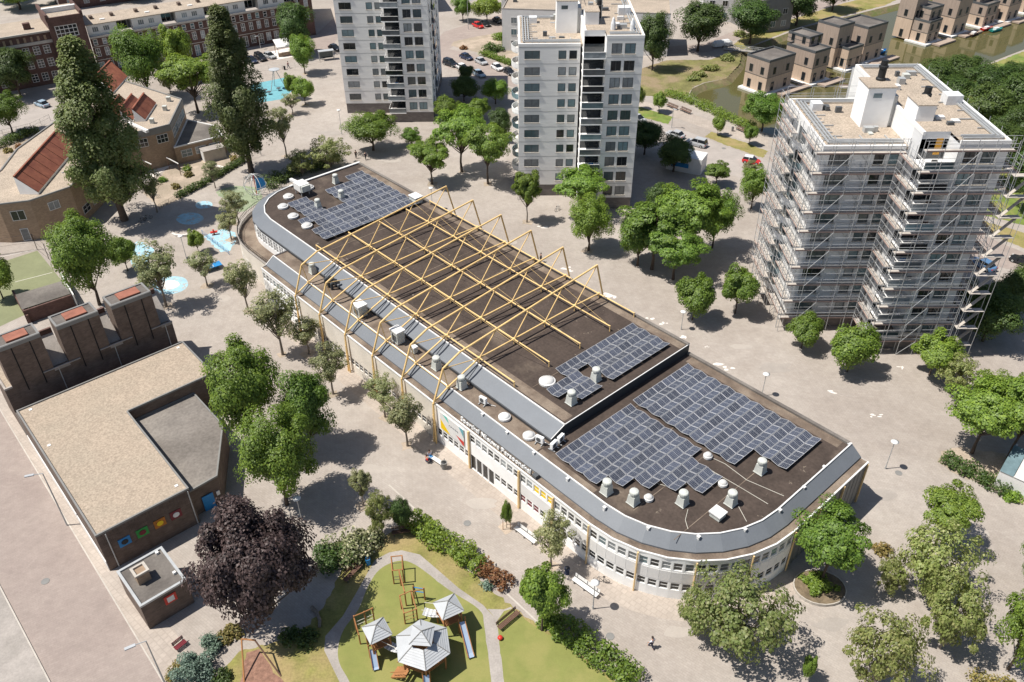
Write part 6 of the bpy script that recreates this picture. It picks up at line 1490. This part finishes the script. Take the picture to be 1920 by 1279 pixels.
def play_tower(u, v, z, w, rz, label, n=4, hr=1.0, platform=1.4, top=0.0, boards=6):
    p = G(u, v, z); p.z = 0; e = empty('play_tower', p, rz, label, 'play tower', 'timber play towers')
    play_roof(e, w, z, z + hr, n, math.pi / n, top, boards)
    for i in range(n):
        t = math.pi / n + 2 * math.pi * i / n; t2 = t + 2 * math.pi / n; r = w * .80; a, b_ = (r * math.cos(t), r * math.sin(t)), (r * math.cos(t2), r * math.sin(t2))
        q = MB(); q.tube((*a, 0), (*a, z), .085, n=8); q.build('post', M['timber'], e)
        q = MB(); q.bar((*a, z - .1), (*b_, z - .1), .1, .14); q.build('beam', M['timber'], e)
        if i % 3 != 2:
            q = MB()
            for h in (.35, .65, .9): q.bar((*a, platform + h), (*b_, platform + h), .05, .1)
            q.build('guard_rail', M['timber'], e)
    q = MB(); q.prism([(w * .78 * math.cos(math.pi / n + 2 * math.pi * i / n), w * .78 * math.sin(math.pi / n + 2 * math.pi * i / n)) for i in range(n)], platform - .08, platform, True); q.build('platform', M['timber'], e)
    return e
big = play_tower(793, 1209, 2.7, 2.75, R(10), 'large hexagonal timber play house with grey board roof', 6, 1.5, 1.3, .42, 7)
play_roof(big, 1.45, 4.1, 4.8, 4, R(30), 0, 4)
q = MB(); q.prism([(1.0 * math.cos(R(30 + 90 * i)), 1.0 * math.sin(R(30 + 90 * i))) for i in range(4)], 3.4, 4.1); q.build('lantern_wall', M['timber'], big)
twl = play_tower(707, 1183, 2.9, 1.55, R(30), 'left timber play tower with square grey board roof', 4, .9)
twr = play_tower(841, 1138, 3.1, 1.6, R(28), 'right timber play tower with square grey board roof at the long slide', 4, .9, 1.6)
def slide(p0, p1, z0, label):
    a, b_ = G(*p0, z0), G(*p1, .25); a2 = Vector((a.x, a.y, 0)); e = empty('slide', a2, 0, label, 'slide', 'steel slides'); d = (b_ - a); s = Vector((-d.y, d.x, 0)).normalized() * .3; A, B = Vector((0, 0, z0)), b_ - a2
    M1 = A.lerp(B, .86); M1.z = .32; q = MB(); q.face(A - s, A + s, M1 + s, M1 - s); q.face(M1 - s, M1 + s, B + s, B - s); q.build('chute', M['steel'], e)
    for k in (-1, 1): q = MB(); q.bar(A + s * k + Vector((0, 0, .1)), M1 + s * k + Vector((0, 0, .1)), .06, .24); q.bar(M1 + s * k + Vector((0, 0, .1)), B + s * k + Vector((0, 0, .08)), .06, .2); q.build('side_wall', M['timber'], e)
    for k in (-1, 1): q = MB(); q.tube((s.x * k * 1.1, s.y * k * 1.1, 0), (s.x * k * 1.1, s.y * k * 1.1, z0 + .7), .06, n=6); q.build('post', M['timber'], e)
slide((698, 1217), (705, 1256), 1.35, 'short steel slide at the left play tower'); slide((866, 1166), (884, 1233), 1.7, 'long steel slide at the right play tower'); slide((799, 1266), (801, 1290), 1.2, 'steel slide below the hexagonal play house')
def frame(name, pts, h, label, beams):
    P = [G(*p) for p in pts]; o = P[0]; e = empty(name, o, 0, label, 'climbing frame', 'timber climbing frames')
    for p, hh in zip(P, h): p = p - o; q = MB(); q.tube((p.x, p.y, 0), (p.x, p.y, hh), .075, n=7); q.build('post', M['timber'], e)
    for i, j, f, m_, r in beams:
        a, b_ = P[i] - o, P[j] - o; q = MB(); q.tube((a.x, a.y, h[i] * f), (b_.x, b_.y, h[j] * f), r, n=6); q.build('rail', M[m_], e)
frame('climbing_frame', [(739, 1095), (758, 1093), (757, 1068), (737, 1070), (752, 1098), (762, 1136)], [2.2, 2.2, 2.3, 2.3, 2.4, 2.4], 'timber climbing frame at the top of the play turf', [(0, 1, .98, 'timber', .06), (1, 2, .98, 'timber', .06), (2, 3, .98, 'timber', .06), (3, 0, .98, 'timber', .06), (4, 5, .98, 'timber', .07), (0, 1, .5, 'rope', .03), (2, 3, .5, 'rope', .03), (0, 1, .3, 'rope', .03)])
frame('climbing_frame', [(753, 1142), (774, 1134), (783, 1162), (760, 1170), (797, 1125), (777, 1122)], [2.2, 2.3, 1.8, 1.8, 2.0, 2.0], 'timber ladder frame in the middle of the play turf', [(0, 1, .98, 'timber', .06), (1, 2, .95, 'timber', .06), (2, 3, .95, 'timber', .06), (3, 0, .95, 'timber', .06), (2, 3, .6, 'timber', .03), (2, 3, .3, 'timber', .03), (1, 4, .9, 'timber', .06), (4, 5, .9, 'bluepaint', .05), (4, 5, .6, 'bluepaint', .05)])
frame('climbing_frame', [(669, 1185), (688, 1177), (703, 1170), (676, 1208)], [2.6, 2.6, 2.6, 1.6], 'timber net frame left of the left play tower', [(0, 1, .97, 'timber', .06), (1, 2, .97, 'timber', .06), (0, 3, .9, 'timber', .06), (0, 1, .6, 'rope', .03), (1, 2, .6, 'rope', .03), (0, 2, .4, 'rope', .03)])
def rope_bridge(p0, p1, z0, z1, label):
    a, b_ = G(*p0, z0), G(*p1, z1); o = Vector((a.x, a.y, 0)); e = empty('plank_bridge', o, 0, label, 'bridge', 'play bridges'); A, B = a - o, b_ - o; s = Vector((-(B - A).y, (B - A).x, 0)).normalized() * .45; n = 9
    for i in range(n): c = A.lerp(B, (i + .5) / n) - Vector((0, 0, .18 * math.sin(math.pi * (i + .5) / n))); q = MB(); q.bar(c - s, c + s, .2, .05); q.build('plank', M['coping'] if i % 2 else M['zinc'], e)
    for k in (-1, 1): q = MB(); q.tube(A + s * k + Vector((0, 0, .8)), B + s * k + Vector((0, 0, .8)), .03, n=5); q.build('hand_rope', M['rope'], e)
rope_bridge((794, 1146), (826, 1150), 1.3, 1.5, 'plank bridge leading to the right play tower'); rope_bridge((722, 1205), (748, 1217), 1.35, 1.35, 'plank bridge between the left tower and the hexagonal house')
e = empty('play_stairs', G(740, 1262), R(-25), 'timber stairs at the hexagonal play house', 'stairs')
for i in range(5): q = MB(); q.box(i * .32, i * .32 + .3, -.55, .55, .2 + i * .24, .26 + i * .24); q.build('tread', M['timber'], e)
for y in (-.58, .58): q = MB(); q.bar((0, y, .1), (1.7, y, 1.35), .07, .16); q.bar((0, y, .95), (1.7, y, 2.2), .06); q.build('stringer', M['timber'], e)
e = empty('swing', G(462, 1226), 0, 'timber swing frame on the bark bed', 'swing'); so2 = G(462, 1226); pts = [G(*p) - so2 for p in ((458, 1279), (478, 1232), (462, 1226), (527, 1268))]
q = MB(); q.tube(pts[0], (pts[2].x, pts[2].y, 2.4), .08, n=7); q.build('post', M['timber'], e); q = MB(); q.tube(pts[3], (pts[1].x + .4, pts[1].y + .2, 2.4), .08, n=7); q.build('post', M['timber_dark'], e); q = MB(); q.tube((pts[2].x, pts[2].y, 2.4), (pts[1].x + .4, pts[1].y + .2, 2.4), .08, n=7); q.build('beam', M['timber'], e)
q = MB(); q.lathe([(.02, 0), (.2, .06), (.28, .2), (.2, .35), (.02, .4)], 14); tag(q.build('red_play_ball', M['red'], None, G(938, 1198, .024), smooth=True), 'round red seat ball at the edge of the playground path', 'play ball')
e = empty('fallen_trunk', G(592, 1152), R(-55), 'pale bent trunk lying under the copper tree', 'log'); q = MB(); q.path([(-.9, 0, .2), (0, .15, .22), (1.0, 0, .2), (1.7, -.35, .18)], [.2, .19, .17, .15], 8); q.build('trunk', M['bark_pale'], e)
# young tree stakes
e = empty('tree_stakes', G(950, 989), 0, 'timber stakes round the newly planted tree', 'tree stakes')
for x, y in ((-.4, -.3), (.4, -.3), (0, .4)): q = MB(); q.tube((x, y, 0), (x, y, 1.5), .04, n=6); q.build('stake', M['timber'], e)
# planter ring under the lone tree
e = empty('tree_planter', G(1536, 1104), 0, 'oval kerbed planter below the tree at the right end of the hall', 'planter')
q = MB(); ring_ = [(2.55 * math.cos(R(15 * i)), 2.1 * math.sin(R(15 * i))) for i in range(24)]; q.prism(ring_, 0, .3); q.build('soil', M['planter_soil'], e)
for i in range(24): a, b_ = ring_[i], ring_[(i + 1) % 24]; q = MB(); q.bar((a[0] * 1.03, a[1] * 1.03, .18), (b_[0] * 1.03, b_[1] * 1.03, .18), .1, .36); q.build('kerb_stone', M['kerb'], e)

# ================================================================== PEOPLE
def skinned(name, verts, edges, radii, material, parent, sub=2):
    me = bpy.data.meshes.new(name); me.from_pydata(verts, edges, []); o = bpy.data.objects.new(name, me); COL.objects.link(o); o.parent = parent
    md = o.modifiers.new('skin', 'SKIN'); md.use_smooth_shade = True; me.materials.append(material)
    for i, r in enumerate(radii): d = me.skin_vertices[0].data[i]; d.radius = (r, r) if not isinstance(r, tuple) else r; d.use_root = (i == 0)
    o.modifiers.new('sub', 'SUBSURF').levels = 1; o.modifiers['sub'].render_levels = sub; return o
def person(u, v, rz, label, shirt, legs, pose='walk', hair='hair', base=None):
    p = base or G(u, v); e = empty('person', p, rz, label, 'person')
    st = .34 if pose == 'walk' else .06; hip = .92
    if pose == 'sit':
        hip = .52; kn, ft = [(.48, -.1, .52), (.48, .1, .52)], [(.50, -.11, .06), (.50, .11, .06)]
    else: kn, ft = [(st * .55, -.1, .50), (-st * .35, .1, .49)], [(st, -.11, .06), (-st, .11, .08)]
    t = [(e_) for e_ in ft]
    V = [(0, 0, hip), (0, 0, hip + .25), (0, 0, hip + .46), (.0, 0, hip + .58), (.03, 0, hip + .70), (.05, 0, hip + .82),
         (0, -.1, hip - .04), kn[0], ft[0], (ft[0][0] + .16, ft[0][1], .04), (0, .1, hip - .04), kn[1], ft[1], (ft[1][0] + .16, ft[1][1], .04),
         (0, -.2, hip + .47), (-st * .5 - .03, -.26, hip + .2), (-st * .7 + .12, -.25, hip - .02), (0, .2, hip + .47), (st * .5, .26, hip + .2), (st * .7 + .14, .25, hip - .01)]
    E = [(0, 1), (1, 2), (2, 3), (3, 4), (4, 5), (0, 6), (6, 7), (7, 8), (8, 9), (0, 10), (10, 11), (11, 12), (12, 13), (2, 14), (14, 15), (15, 16), (2, 17), (17, 18), (18, 19)]
    Rr = [.13, .125, .14, .05, .095, .085, .085, .06, .042, .035, .085, .06, .042, .035, .058, .043, .034, .058, .043, .034]
    skinned('body', V, E, Rr, M['skin'], e)
    skinned('shirt', [V[i] for i in (0, 1, 2, 14, 15, 17, 18)], [(0, 1), (1, 2), (2, 3), (3, 4), (2, 5), (5, 6)], [.155, .155, .165, .075, .06, .075, .06], shirt, e)
    skinned('trousers', [V[i] for i in (0, 6, 7, 8, 10, 11, 12)], [(0, 1), (1, 2), (2, 3), (0, 4), (4, 5), (5, 6)], [.15, .105, .08, .062, .105, .08, .062], legs, e)
    q = MB(); q.lathe([(.115, 0), (.12, .06), (.09, .13), (.01, .16)], 10); q.build('hair', M[hair], e, (.02, 0, hip + .76), smooth=True)
    for y in (-.13, .13): pass
    return e
person(1221, 1215, R(150), 'person in white shirt and dark trousers walking below the hedge', M['cloth_white'], M['navy'])
person(668, 297, R(-60), 'person in dark clothes behind the far roof corner, left of two', M['black'], M['black'], 'stand')
person(686, 300, R(120), 'person in dark clothes behind the far roof corner, right of two', M['navy'], M['black'])
person(1014, 492, R(30), 'person in black behind the back parapet of the hall', M['black'], M['black'], 'stand')
bp = G(806, 859); person(0, 0, R(-50), 'person in white top sitting on the bench by the hall', M['cloth_white'], M['bluepaint'], 'sit', base=bp)
person(801, 872, R(40), 'person in red crouched beside the bench by the hall', M['red'], M['navy'], 'sit', base=G(801, 868) - Vector((0, 0, .1)))
person(541, 128, R(10), 'person walking beside the far street fence', M['maroon'], M['navy'])

# ================================================================== BICYCLES
def bike_parts():
    w = MB(); n = 14
    for i in range(n):
        a, b_ = 2 * math.pi * i / n, 2 * math.pi * (i + 1) / n; w.tube((.34 * math.cos(a), 0, .34 * math.sin(a)), (.34 * math.cos(b_), 0, .34 * math.sin(b_)), .022, n=4, cap=False)
    for i in range(6): a = math.pi * i / 6; w.tube((-.33 * math.cos(a), 0, -.33 * math.sin(a)), (.33 * math.cos(a), 0, .33 * math.sin(a)), .005, n=3, cap=False)
    f = MB(); A, B, C, D, F_ = (-.52, 0, .34), (-.1, 0, .3), (-.2, 0, .85), (.36, 0, .85), (.54, 0, .34)
    for a, b_ in ((A, B), (A, C), (B, C), (B, D), (C, D), (D, F_)): f.tube(a, b_, .022, n=5)
    s = MB(); s.box(-.34, -.1, -.07, .07, .93, .99); h = MB(); h.tube((.32, -.28, 1.02), (.32, .28, 1.02), .018, n=5); h.tube((.36, 0, .85), (.32, 0, 1.02), .018, n=5)
    return w.mesh('wheel', M['tyre']), f.mesh('frame', M['black']), s.mesh('saddle', M['black']), h.mesh('handlebar', M['galv'])
BK = bike_parts()
for i, (u, v, rz, cm, lb) in enumerate(((978, 374, .4, 'black', 'black bicycle parked at the foot of the middle tower'), (985, 377, .5, 'bluepaint', 'blue bicycle parked at the foot of the middle tower'), (993, 379, .3, 'red', 'red bicycle parked at the foot of the middle tower'), (268, 417, 1.0, 'black', 'black bicycle in the poplar shade'), (278, 412, .7, 'dgrey', 'grey bicycle in the poplar shade'), (292, 372, .2, 'bluepaint', 'blue bicycle beside the school garden'), (1045, 395, .9, 'galv', 'silver bicycle before the middle tower'), (300, 1005, .6, 'black', 'black bicycle against the brick building'), (862, 852, 2.3, 'dgrey', 'grey bicycle against the sports hall facade'), (1128, 1092, 2.9, 'black', 'black bicycle leaning by the rounded facade'))):
    e = empty('bicycle', G(u, v), rz, lb, 'bicycle', 'parked bicycles')
    for x in (-.52, .54): inst('wheel', BK[0], e, (x, 0, .36))
    inst('frame', BK[1], e, mat=M[cm]); inst('saddle', BK[2], e); inst('handlebar', BK[3], e)

# ================================================================== TREES AND SHRUBS
TR = [
 (234, 413, 70, 158, 'poplar', 'tall left poplar in front of the school'), (472, 324, 12, 122, 'poplar', 'tall right poplar beside the globe climber'),
 (187, 572, 392, 132, 'maple', 'broad green tree behind the brick towers'), (240, 508, 446, 58, 'bright', 'small bright tree right of the broad tree behind the towers'), (312, 575, 450, 98, 'sparse', 'thin leafed tree over the painted blue circle'),
 (283, 190, 46, 100, 'maple', 'big tree in front of the terraced houses'), (343, 152, 48, 62, 'bright', 'conical yellow green tree before the terrace'), (372, 212, 92, 120, 'locust', 'wide light green tree behind the school wing'), (320, 175, 100, 60, 'olive', 'grey green tree between the big tree and the poplar'),
 (40, 182, 84, 82, 'dark', 'dark tree at the left street before the brick building'), (24, 250, 168, 76, 'maple', 'round tree at the left edge by the street'), (6, 560, 478, 70, 'bright', 'bright tree cut by the left edge beside the court'),
 (560, 104, -2, 72, 'dark', 'dark tree at the corner of the far street'), (572, 139, 62, 52, 'maple', 'small round tree right of the cafe'), (550, 186, 138, 32, 'bright', 'left of two small trees beside the blue floor'), (573, 197, 146, 42, 'bright', 'right of two small trees beside the blue floor'), (549, 214, 172, 38, 'sparse', 'thin tree in front of the blue floor'), (537, 293, 188, 58, 'sparse', 'thin tall tree right of the right poplar'),
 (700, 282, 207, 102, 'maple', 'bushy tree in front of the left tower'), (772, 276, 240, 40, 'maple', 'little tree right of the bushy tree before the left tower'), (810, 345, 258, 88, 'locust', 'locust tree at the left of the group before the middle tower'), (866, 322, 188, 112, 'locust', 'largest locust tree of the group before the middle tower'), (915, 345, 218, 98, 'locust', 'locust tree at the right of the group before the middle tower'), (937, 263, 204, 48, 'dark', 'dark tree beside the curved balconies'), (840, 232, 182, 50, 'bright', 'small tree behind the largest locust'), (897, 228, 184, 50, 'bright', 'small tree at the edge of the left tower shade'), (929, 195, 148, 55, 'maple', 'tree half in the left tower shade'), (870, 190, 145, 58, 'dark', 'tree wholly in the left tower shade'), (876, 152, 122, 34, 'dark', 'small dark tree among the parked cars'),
 (988, 417, 312, 56, 'locust', 'thin light tree at the foot of the middle tower'), (1086, 404, 306, 104, 'locust', 'feathery tree before the balconies of the middle tower'), (1103, 470, 368, 92, 'maple', 'dense tree right of the last truss peaks'),
 (1222, 505, 372, 150, 'locust', 'front left tree of the grove behind the hall'), (1288, 486, 335, 150, 'locust', 'back right tree of the grove behind the hall'), (1195, 498, 400, 90, 'maple', 'left edge tree of the grove behind the hall'), (1262, 524, 420, 120, 'locust', 'front tree of the grove behind the hall'), (1335, 465, 350, 80, 'maple', 'right edge tree of the grove behind the hall'), (1232, 420, 345, 60, 'dark', 'shaded tree at the rear of the grove'),
 (1298, 600, 520, 80, 'bright', 'left of two round trees before the scaffolding'), (1378, 588, 504, 78, 'bright', 'right of two round trees before the scaffolding'), (1502, 653, 592, 68, 'bright', 'small round tree at the corner of the scaffolding'), (1588, 697, 614, 92, 'bright', 'round tree in front of the scaffolded balconies'), (1742, 703, 630, 92, 'bright', 'round tree at the right foot of the scaffolding'), (1784, 738, 668, 86, 'olive', 'olive green tree beside the right round tree'),
 (1822, 850, 712, 150, 'locust', 'large spreading tree over the right bed, left part'), (1890, 860, 700, 150, 'locust', 'large spreading tree over the right bed, at the edge'), (1850, 800, 700, 110, 'locust', 'spreading tree behind the right bed'), (1926, 800, 690, 100, 'locust', 'spreading tree cut by the right edge'),
 (1539, 1094, 950, 152, 'locust', 'spreading tree in the oval planter at the hall end'), (1754, 1022, 914, 122, 'locust', 'light green tree on the square at the right'), (1738, 1118, 985, 182, 'olive', 'wide bushy olive tree at the right'), (1660, 1110, 1040, 70, 'olive', 'low bushy tree left of the wide olive tree'), (1378, 1213, 1082, 232, 'olive', 'wide thin tree in front of the rounded facade'), (1300, 1190, 1100, 90, 'olive', 'low left stem of the wide thin tree'), (1632, 1290, 1150, 178, 'olive', 'bushy tree at the bottom right edge'), (1762, 1216, 1086, 142, 'olive', 'bushy tree below the wide olive tree'), (1890, 1255, 1100, 120, 'maple', 'dense green tree at the right bottom corner'), (1935, 1115, 1020, 90, 'maple', 'dense green tree cut by the right edge'), (1510, 1275, 1232, 30, 'bright', 'tiny young tree at the bottom right'),
 (466, 584, 482, 74, 'sparse', 'first thin tree along the hall from the school yard'), (530, 665, 538, 98, 'sparse', 'second thin tree along the hall from the school yard'), (579, 663, 590, 72, 'sparse', 'third thin tree along the hall from the school yard'), (625, 739, 642, 82, 'sparse', 'fourth thin tree along the hall from the school yard'), (722, 782, 700, 72, 'sparse', 'fifth thin tree along the hall from the school yard'), (764, 836, 738, 88, 'sparse', 'thin tree beside the last truss column'),
 (389, 536, 468, 58, 'sparse', 'thin tree over the table tennis table'), (448, 421, 352, 54, 'sparse', 'thin tree at the pale green floor'), (434, 449, 388, 52, 'sparse', 'thin tree on the pale blue floor'), (373, 475, 432, 36, 'bright', 'little tree beside the blue low fence'), (295, 398, 310, 52, 'sparse', 'thin tree right of the left poplar trunk'), (404, 353, 296, 42, 'sparse', 'thin tree at the school garden hedge'), (620, 318, 254, 92, 'olive', 'bushy tree behind the far end of the hall roof'), (568, 330, 280, 60, 'olive', 'low bushy tree at the far rounded corner'),
 (482, 838, 632, 158, 'maple', 'big dense tree right of the gravel roof'), (585, 850, 700, 112, 'maple', 'dense tree right of the big dense tree'), (538, 946, 776, 158, 'maple', 'big dense tree in front of the blue door'),
 (682, 948, 878, 50, 'sparse', 'small thin tree in the broadleaf shade'), (718, 1000, 922, 66, 'olive', 'small bushy tree above the lawn'), (757, 998, 938, 46, 'dark', 'dark little tree behind the bench on the lawn'),
 (506, 1150, 968, 240, 'purple', 'large dark purple copper leaved tree'), (1016, 1182, 1056, 108, 'locust', 'bright bushy tree at the edge of the lawn'), (950, 990, 942, 24, 'bright', 'newly planted tree between stakes'), (1033, 1062, 960, 86, 'sparse', 'thin tree beside the white bench at the facade'),
 (1222, 132, 22, 66, 'dark', 'quay tree nearest the middle tower'), (1308, 96, -5, 96, 'dark', 'second quay tree from the middle tower'), (1405, 82, -8, 92, 'dark', 'third quay tree from the middle tower'), (1492, 48, -30, 80, 'dark', 'fourth quay tree from the middle tower'), (1560, 20, -50, 70, 'dark', 'quay tree at the top edge'),
 (1428, 246, 174, 84, 'maple', 'round tree between the pond and the scaffolding'), (1235, 211, 172, 30, 'bright', 'left sapling on the quay lawn'), (1345, 254, 216, 26, 'bright', 'middle sapling on the quay lawn'), (1404, 272, 234, 30, 'bright', 'right sapling on the quay lawn'), (1195, 205, 160, 24, 'bright', 'sapling at the edge of the middle tower'),
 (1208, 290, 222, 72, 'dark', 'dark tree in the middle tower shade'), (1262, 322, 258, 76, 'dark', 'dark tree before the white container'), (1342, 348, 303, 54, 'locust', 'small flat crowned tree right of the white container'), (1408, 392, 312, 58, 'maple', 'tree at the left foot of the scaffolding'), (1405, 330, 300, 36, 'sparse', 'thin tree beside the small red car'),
 (913, 42, -8, 54, 'bright', 'yellow green street tree above the red car'), (868, 40, -12, 40, 'maple', 'street tree left of the yellow green one'),
]
for t in TR: tree(*t)
# wood on the right bank beyond the scaffolding
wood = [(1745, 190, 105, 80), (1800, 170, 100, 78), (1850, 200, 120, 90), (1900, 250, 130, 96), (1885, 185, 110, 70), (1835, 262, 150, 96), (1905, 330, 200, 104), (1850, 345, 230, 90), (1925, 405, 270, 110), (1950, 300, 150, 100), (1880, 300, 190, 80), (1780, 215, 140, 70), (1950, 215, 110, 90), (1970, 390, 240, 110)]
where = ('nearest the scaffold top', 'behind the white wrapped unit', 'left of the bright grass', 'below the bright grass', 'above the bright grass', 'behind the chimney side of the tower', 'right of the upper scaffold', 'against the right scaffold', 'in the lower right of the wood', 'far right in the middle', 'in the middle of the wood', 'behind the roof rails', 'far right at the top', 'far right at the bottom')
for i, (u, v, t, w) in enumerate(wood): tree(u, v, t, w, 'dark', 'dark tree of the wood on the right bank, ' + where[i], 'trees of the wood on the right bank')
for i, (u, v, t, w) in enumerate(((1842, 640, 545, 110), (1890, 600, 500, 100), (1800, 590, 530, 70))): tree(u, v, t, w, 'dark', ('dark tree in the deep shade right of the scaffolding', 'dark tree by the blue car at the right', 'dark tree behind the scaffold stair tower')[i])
for i, (u, v, t, w) in enumerate(((38, 18, -30, 90), (110, 4, -30, 80), (190, 2, -35, 90), (255, 0, -35, 80), (15, 2, -40, 80))): tree(u, v, t, w, 'maple', ('green tree behind the brick building roof, left', 'green tree behind the brick building roof, middle', 'green tree behind the tall house', 'green tree behind the first terraced house', 'green tree in the top left corner')[i], hmin=9)
# hedges and shrubs
hedge([(772, 982), (800, 1000), (838, 1024), (880, 1055), (905, 1072)], 2.2, 1.7, 'bright', 'dense green hedge along the top of the lawn', seed=5, n=170)
hedge([(905, 1072), (940, 1092), (966, 1112)], 1.7, 1.2, 'rust', 'rusty orange shrubs between hedge and bushy tree', seed=6, name='flower_hedge')
hedge([(1056, 1185), (1100, 1218), (1150, 1255), (1205, 1300)], 2.3, 1.5, 'bright', 'green hedge at the right edge of the lawn', seed=7, n=170)
hedge([(335, 371), (390, 342), (460, 301)], 1.3, 1.0, 'dark', 'low dark hedge along the school garden', seed=8)
hedge([(-20, 282), (30, 263), (72, 246)], 2.2, 1.5, 'dark', 'dark hedge beside the left street', seed=9)
hedge([(500, 352), (540, 332), (600, 312), (640, 300)], 3.2, 1.4, 'dark', 'dark shrubs along the far end of the hall', seed=10)
hedge([(1255, 178), (1290, 190), (1340, 212), (1390, 235), (1418, 246)], 2.4, 1.3, 'locust', 'reedy green shrubs along the pond edge', seed=11, name='bank_shrubs')
hedge([(905, 103), (940, 115), (962, 124)], 1.6, 1.2, 'locust', 'clipped hedge at the planted bed', seed=12)
hedge([(1768, 862), (1800, 880), (1850, 905), (1895, 930)], 2.0, 1.2, 'dark', 'dark shrubs in the right kerbed bed', seed=13, name='bed_shrubs')
hedge([(608, 1060), (630, 1045), (640, 1075)], 3.0, 1.8, 'dark', 'dark shrubs below the cream flowering shrub', seed=14, name='dark_shrubs')
shrub(655, 1040, 3.6, 2.4, 3.0, 'elder', 'cream flowering shrub beside the copper tree', n=3600, leaf=.24); shrub(690, 1018, 2.0, 1.8, 2.2, 'elder', 'small cream flowering shrub next to the larger one', n=1500, leaf=.22)
shrub(366, 1262, 2.2, 2.2, 3.0, 'bluegreen', 'round blue green conifer by the kiosk', n=5200, leaf=.14, jag=.15); shrub(400, 1215, 1.3, 1.2, 2.0, 'bluegreen', 'smaller blue green conifer behind the round one', n=1800, leaf=.15)
shrub(432, 1192, 1.5, 1.2, 1.3, 'yellow', 'yellow shrub left of the copper tree', n=1100); shrub(330, 1262, .9, 1.3, .9, 'yellow', 'yellow flowers at the foot of the blue conifer', n=700, leaf=.15); shrub(415, 1275, 1.2, 1.2, 1.0, 'dark', 'dark shrub behind the blue conifer', n=700)
shrub(560, 1200, 2.4, 1.6, .9, 'dark', 'low dark shrub in the copper tree shade', n=1200); shrub(915, 1100, .8, .8, .9, 'bluegreen', 'grey green ball shrub among the rusty shrubs', n=700, leaf=.13); shrub(1035, 1170, 1.6, 1.3, 1.6, 'bright', 'bright round shrub at the foot of the bushy tree', n=1500)
shrub(1536, 1104, 2.2, 1.8, .9, 'bright', 'low green planting in the oval planter', n=1800, base=G(1536, 1104) + Vector((0, 0, .3)))
for i, (u, v, w, k, lb) in enumerate(((925, 96, 3.2, 'dark', 'large dark shrub in the planted bed'), (960, 84, 3.4, 'dark', 'dark shrub in the bed beside the middle tower'), (940, 74, 2.8, 'maple', 'green shrub at the top of the planted bed'), (985, 74, 3.0, 'maple', 'green shrub against the middle tower'), (870, 92, 1.2, 'rust', 'reddish low shrub in the planted bed'), (985, 115, 2.0, 'locust', 'light shrub behind the curved balconies'))): shrub(u, v, w, w * .8, w * .75, k, lb, n=1300, leaf=.3)
for i, (u, v, k, lb) in enumerate(((330, 352, 'yellow', 'yellow plant in the school garden'), (305, 340, 'maple', 'green bush beside the pergola beam'), (355, 330, 'yellow', 'pale plant in the garden soil'), (440, 300, 'yellow', 'yellow green plant at the garden corner'), (352, 318, 'maple', 'green bush under the school windows'), (17, 285, 'yellow', 'round yellow bush in the sandy court'), (38, 278, 'rust', 'reddish bush in the sandy court'))): shrub(u, v, 1.1, 1.0, 1.0, k, lb, n=420, leaf=.25)
for i, (u, v, w, lb) in enumerate(((1312, 142, 2.5, 'shrub on the point of the pond bank'), (1330, 132, 3.0, 'larger shrub on the pond bank'), (1300, 150, 2.0, 'small shrub low on the pond bank'), (1365, 112, 3.0, 'shrub beside the footbridge'), (1810, 150, 3.0, 'shrub on the right bank by the water'), (1390, 68, 3.0, 'pale shrub on the quay behind the first floating house'))): shrub(u, v, w, w * .7, w * .5, 'olive', lb, n=900, leaf=.32)
shrub(1898, 935, 1.3, 1.1, 1.0, 'bright', 'light round shrub in the right bed', n=900); shrub(1862, 1290, 2.5, 2, 1.4, 'yellow', 'yellow shrub at the bottom right edge', n=1200); shrub(1655, 1035, 1.2, 1.0, .9, 'yellow', 'yellow flowering shrub below the light green tree', n=700)
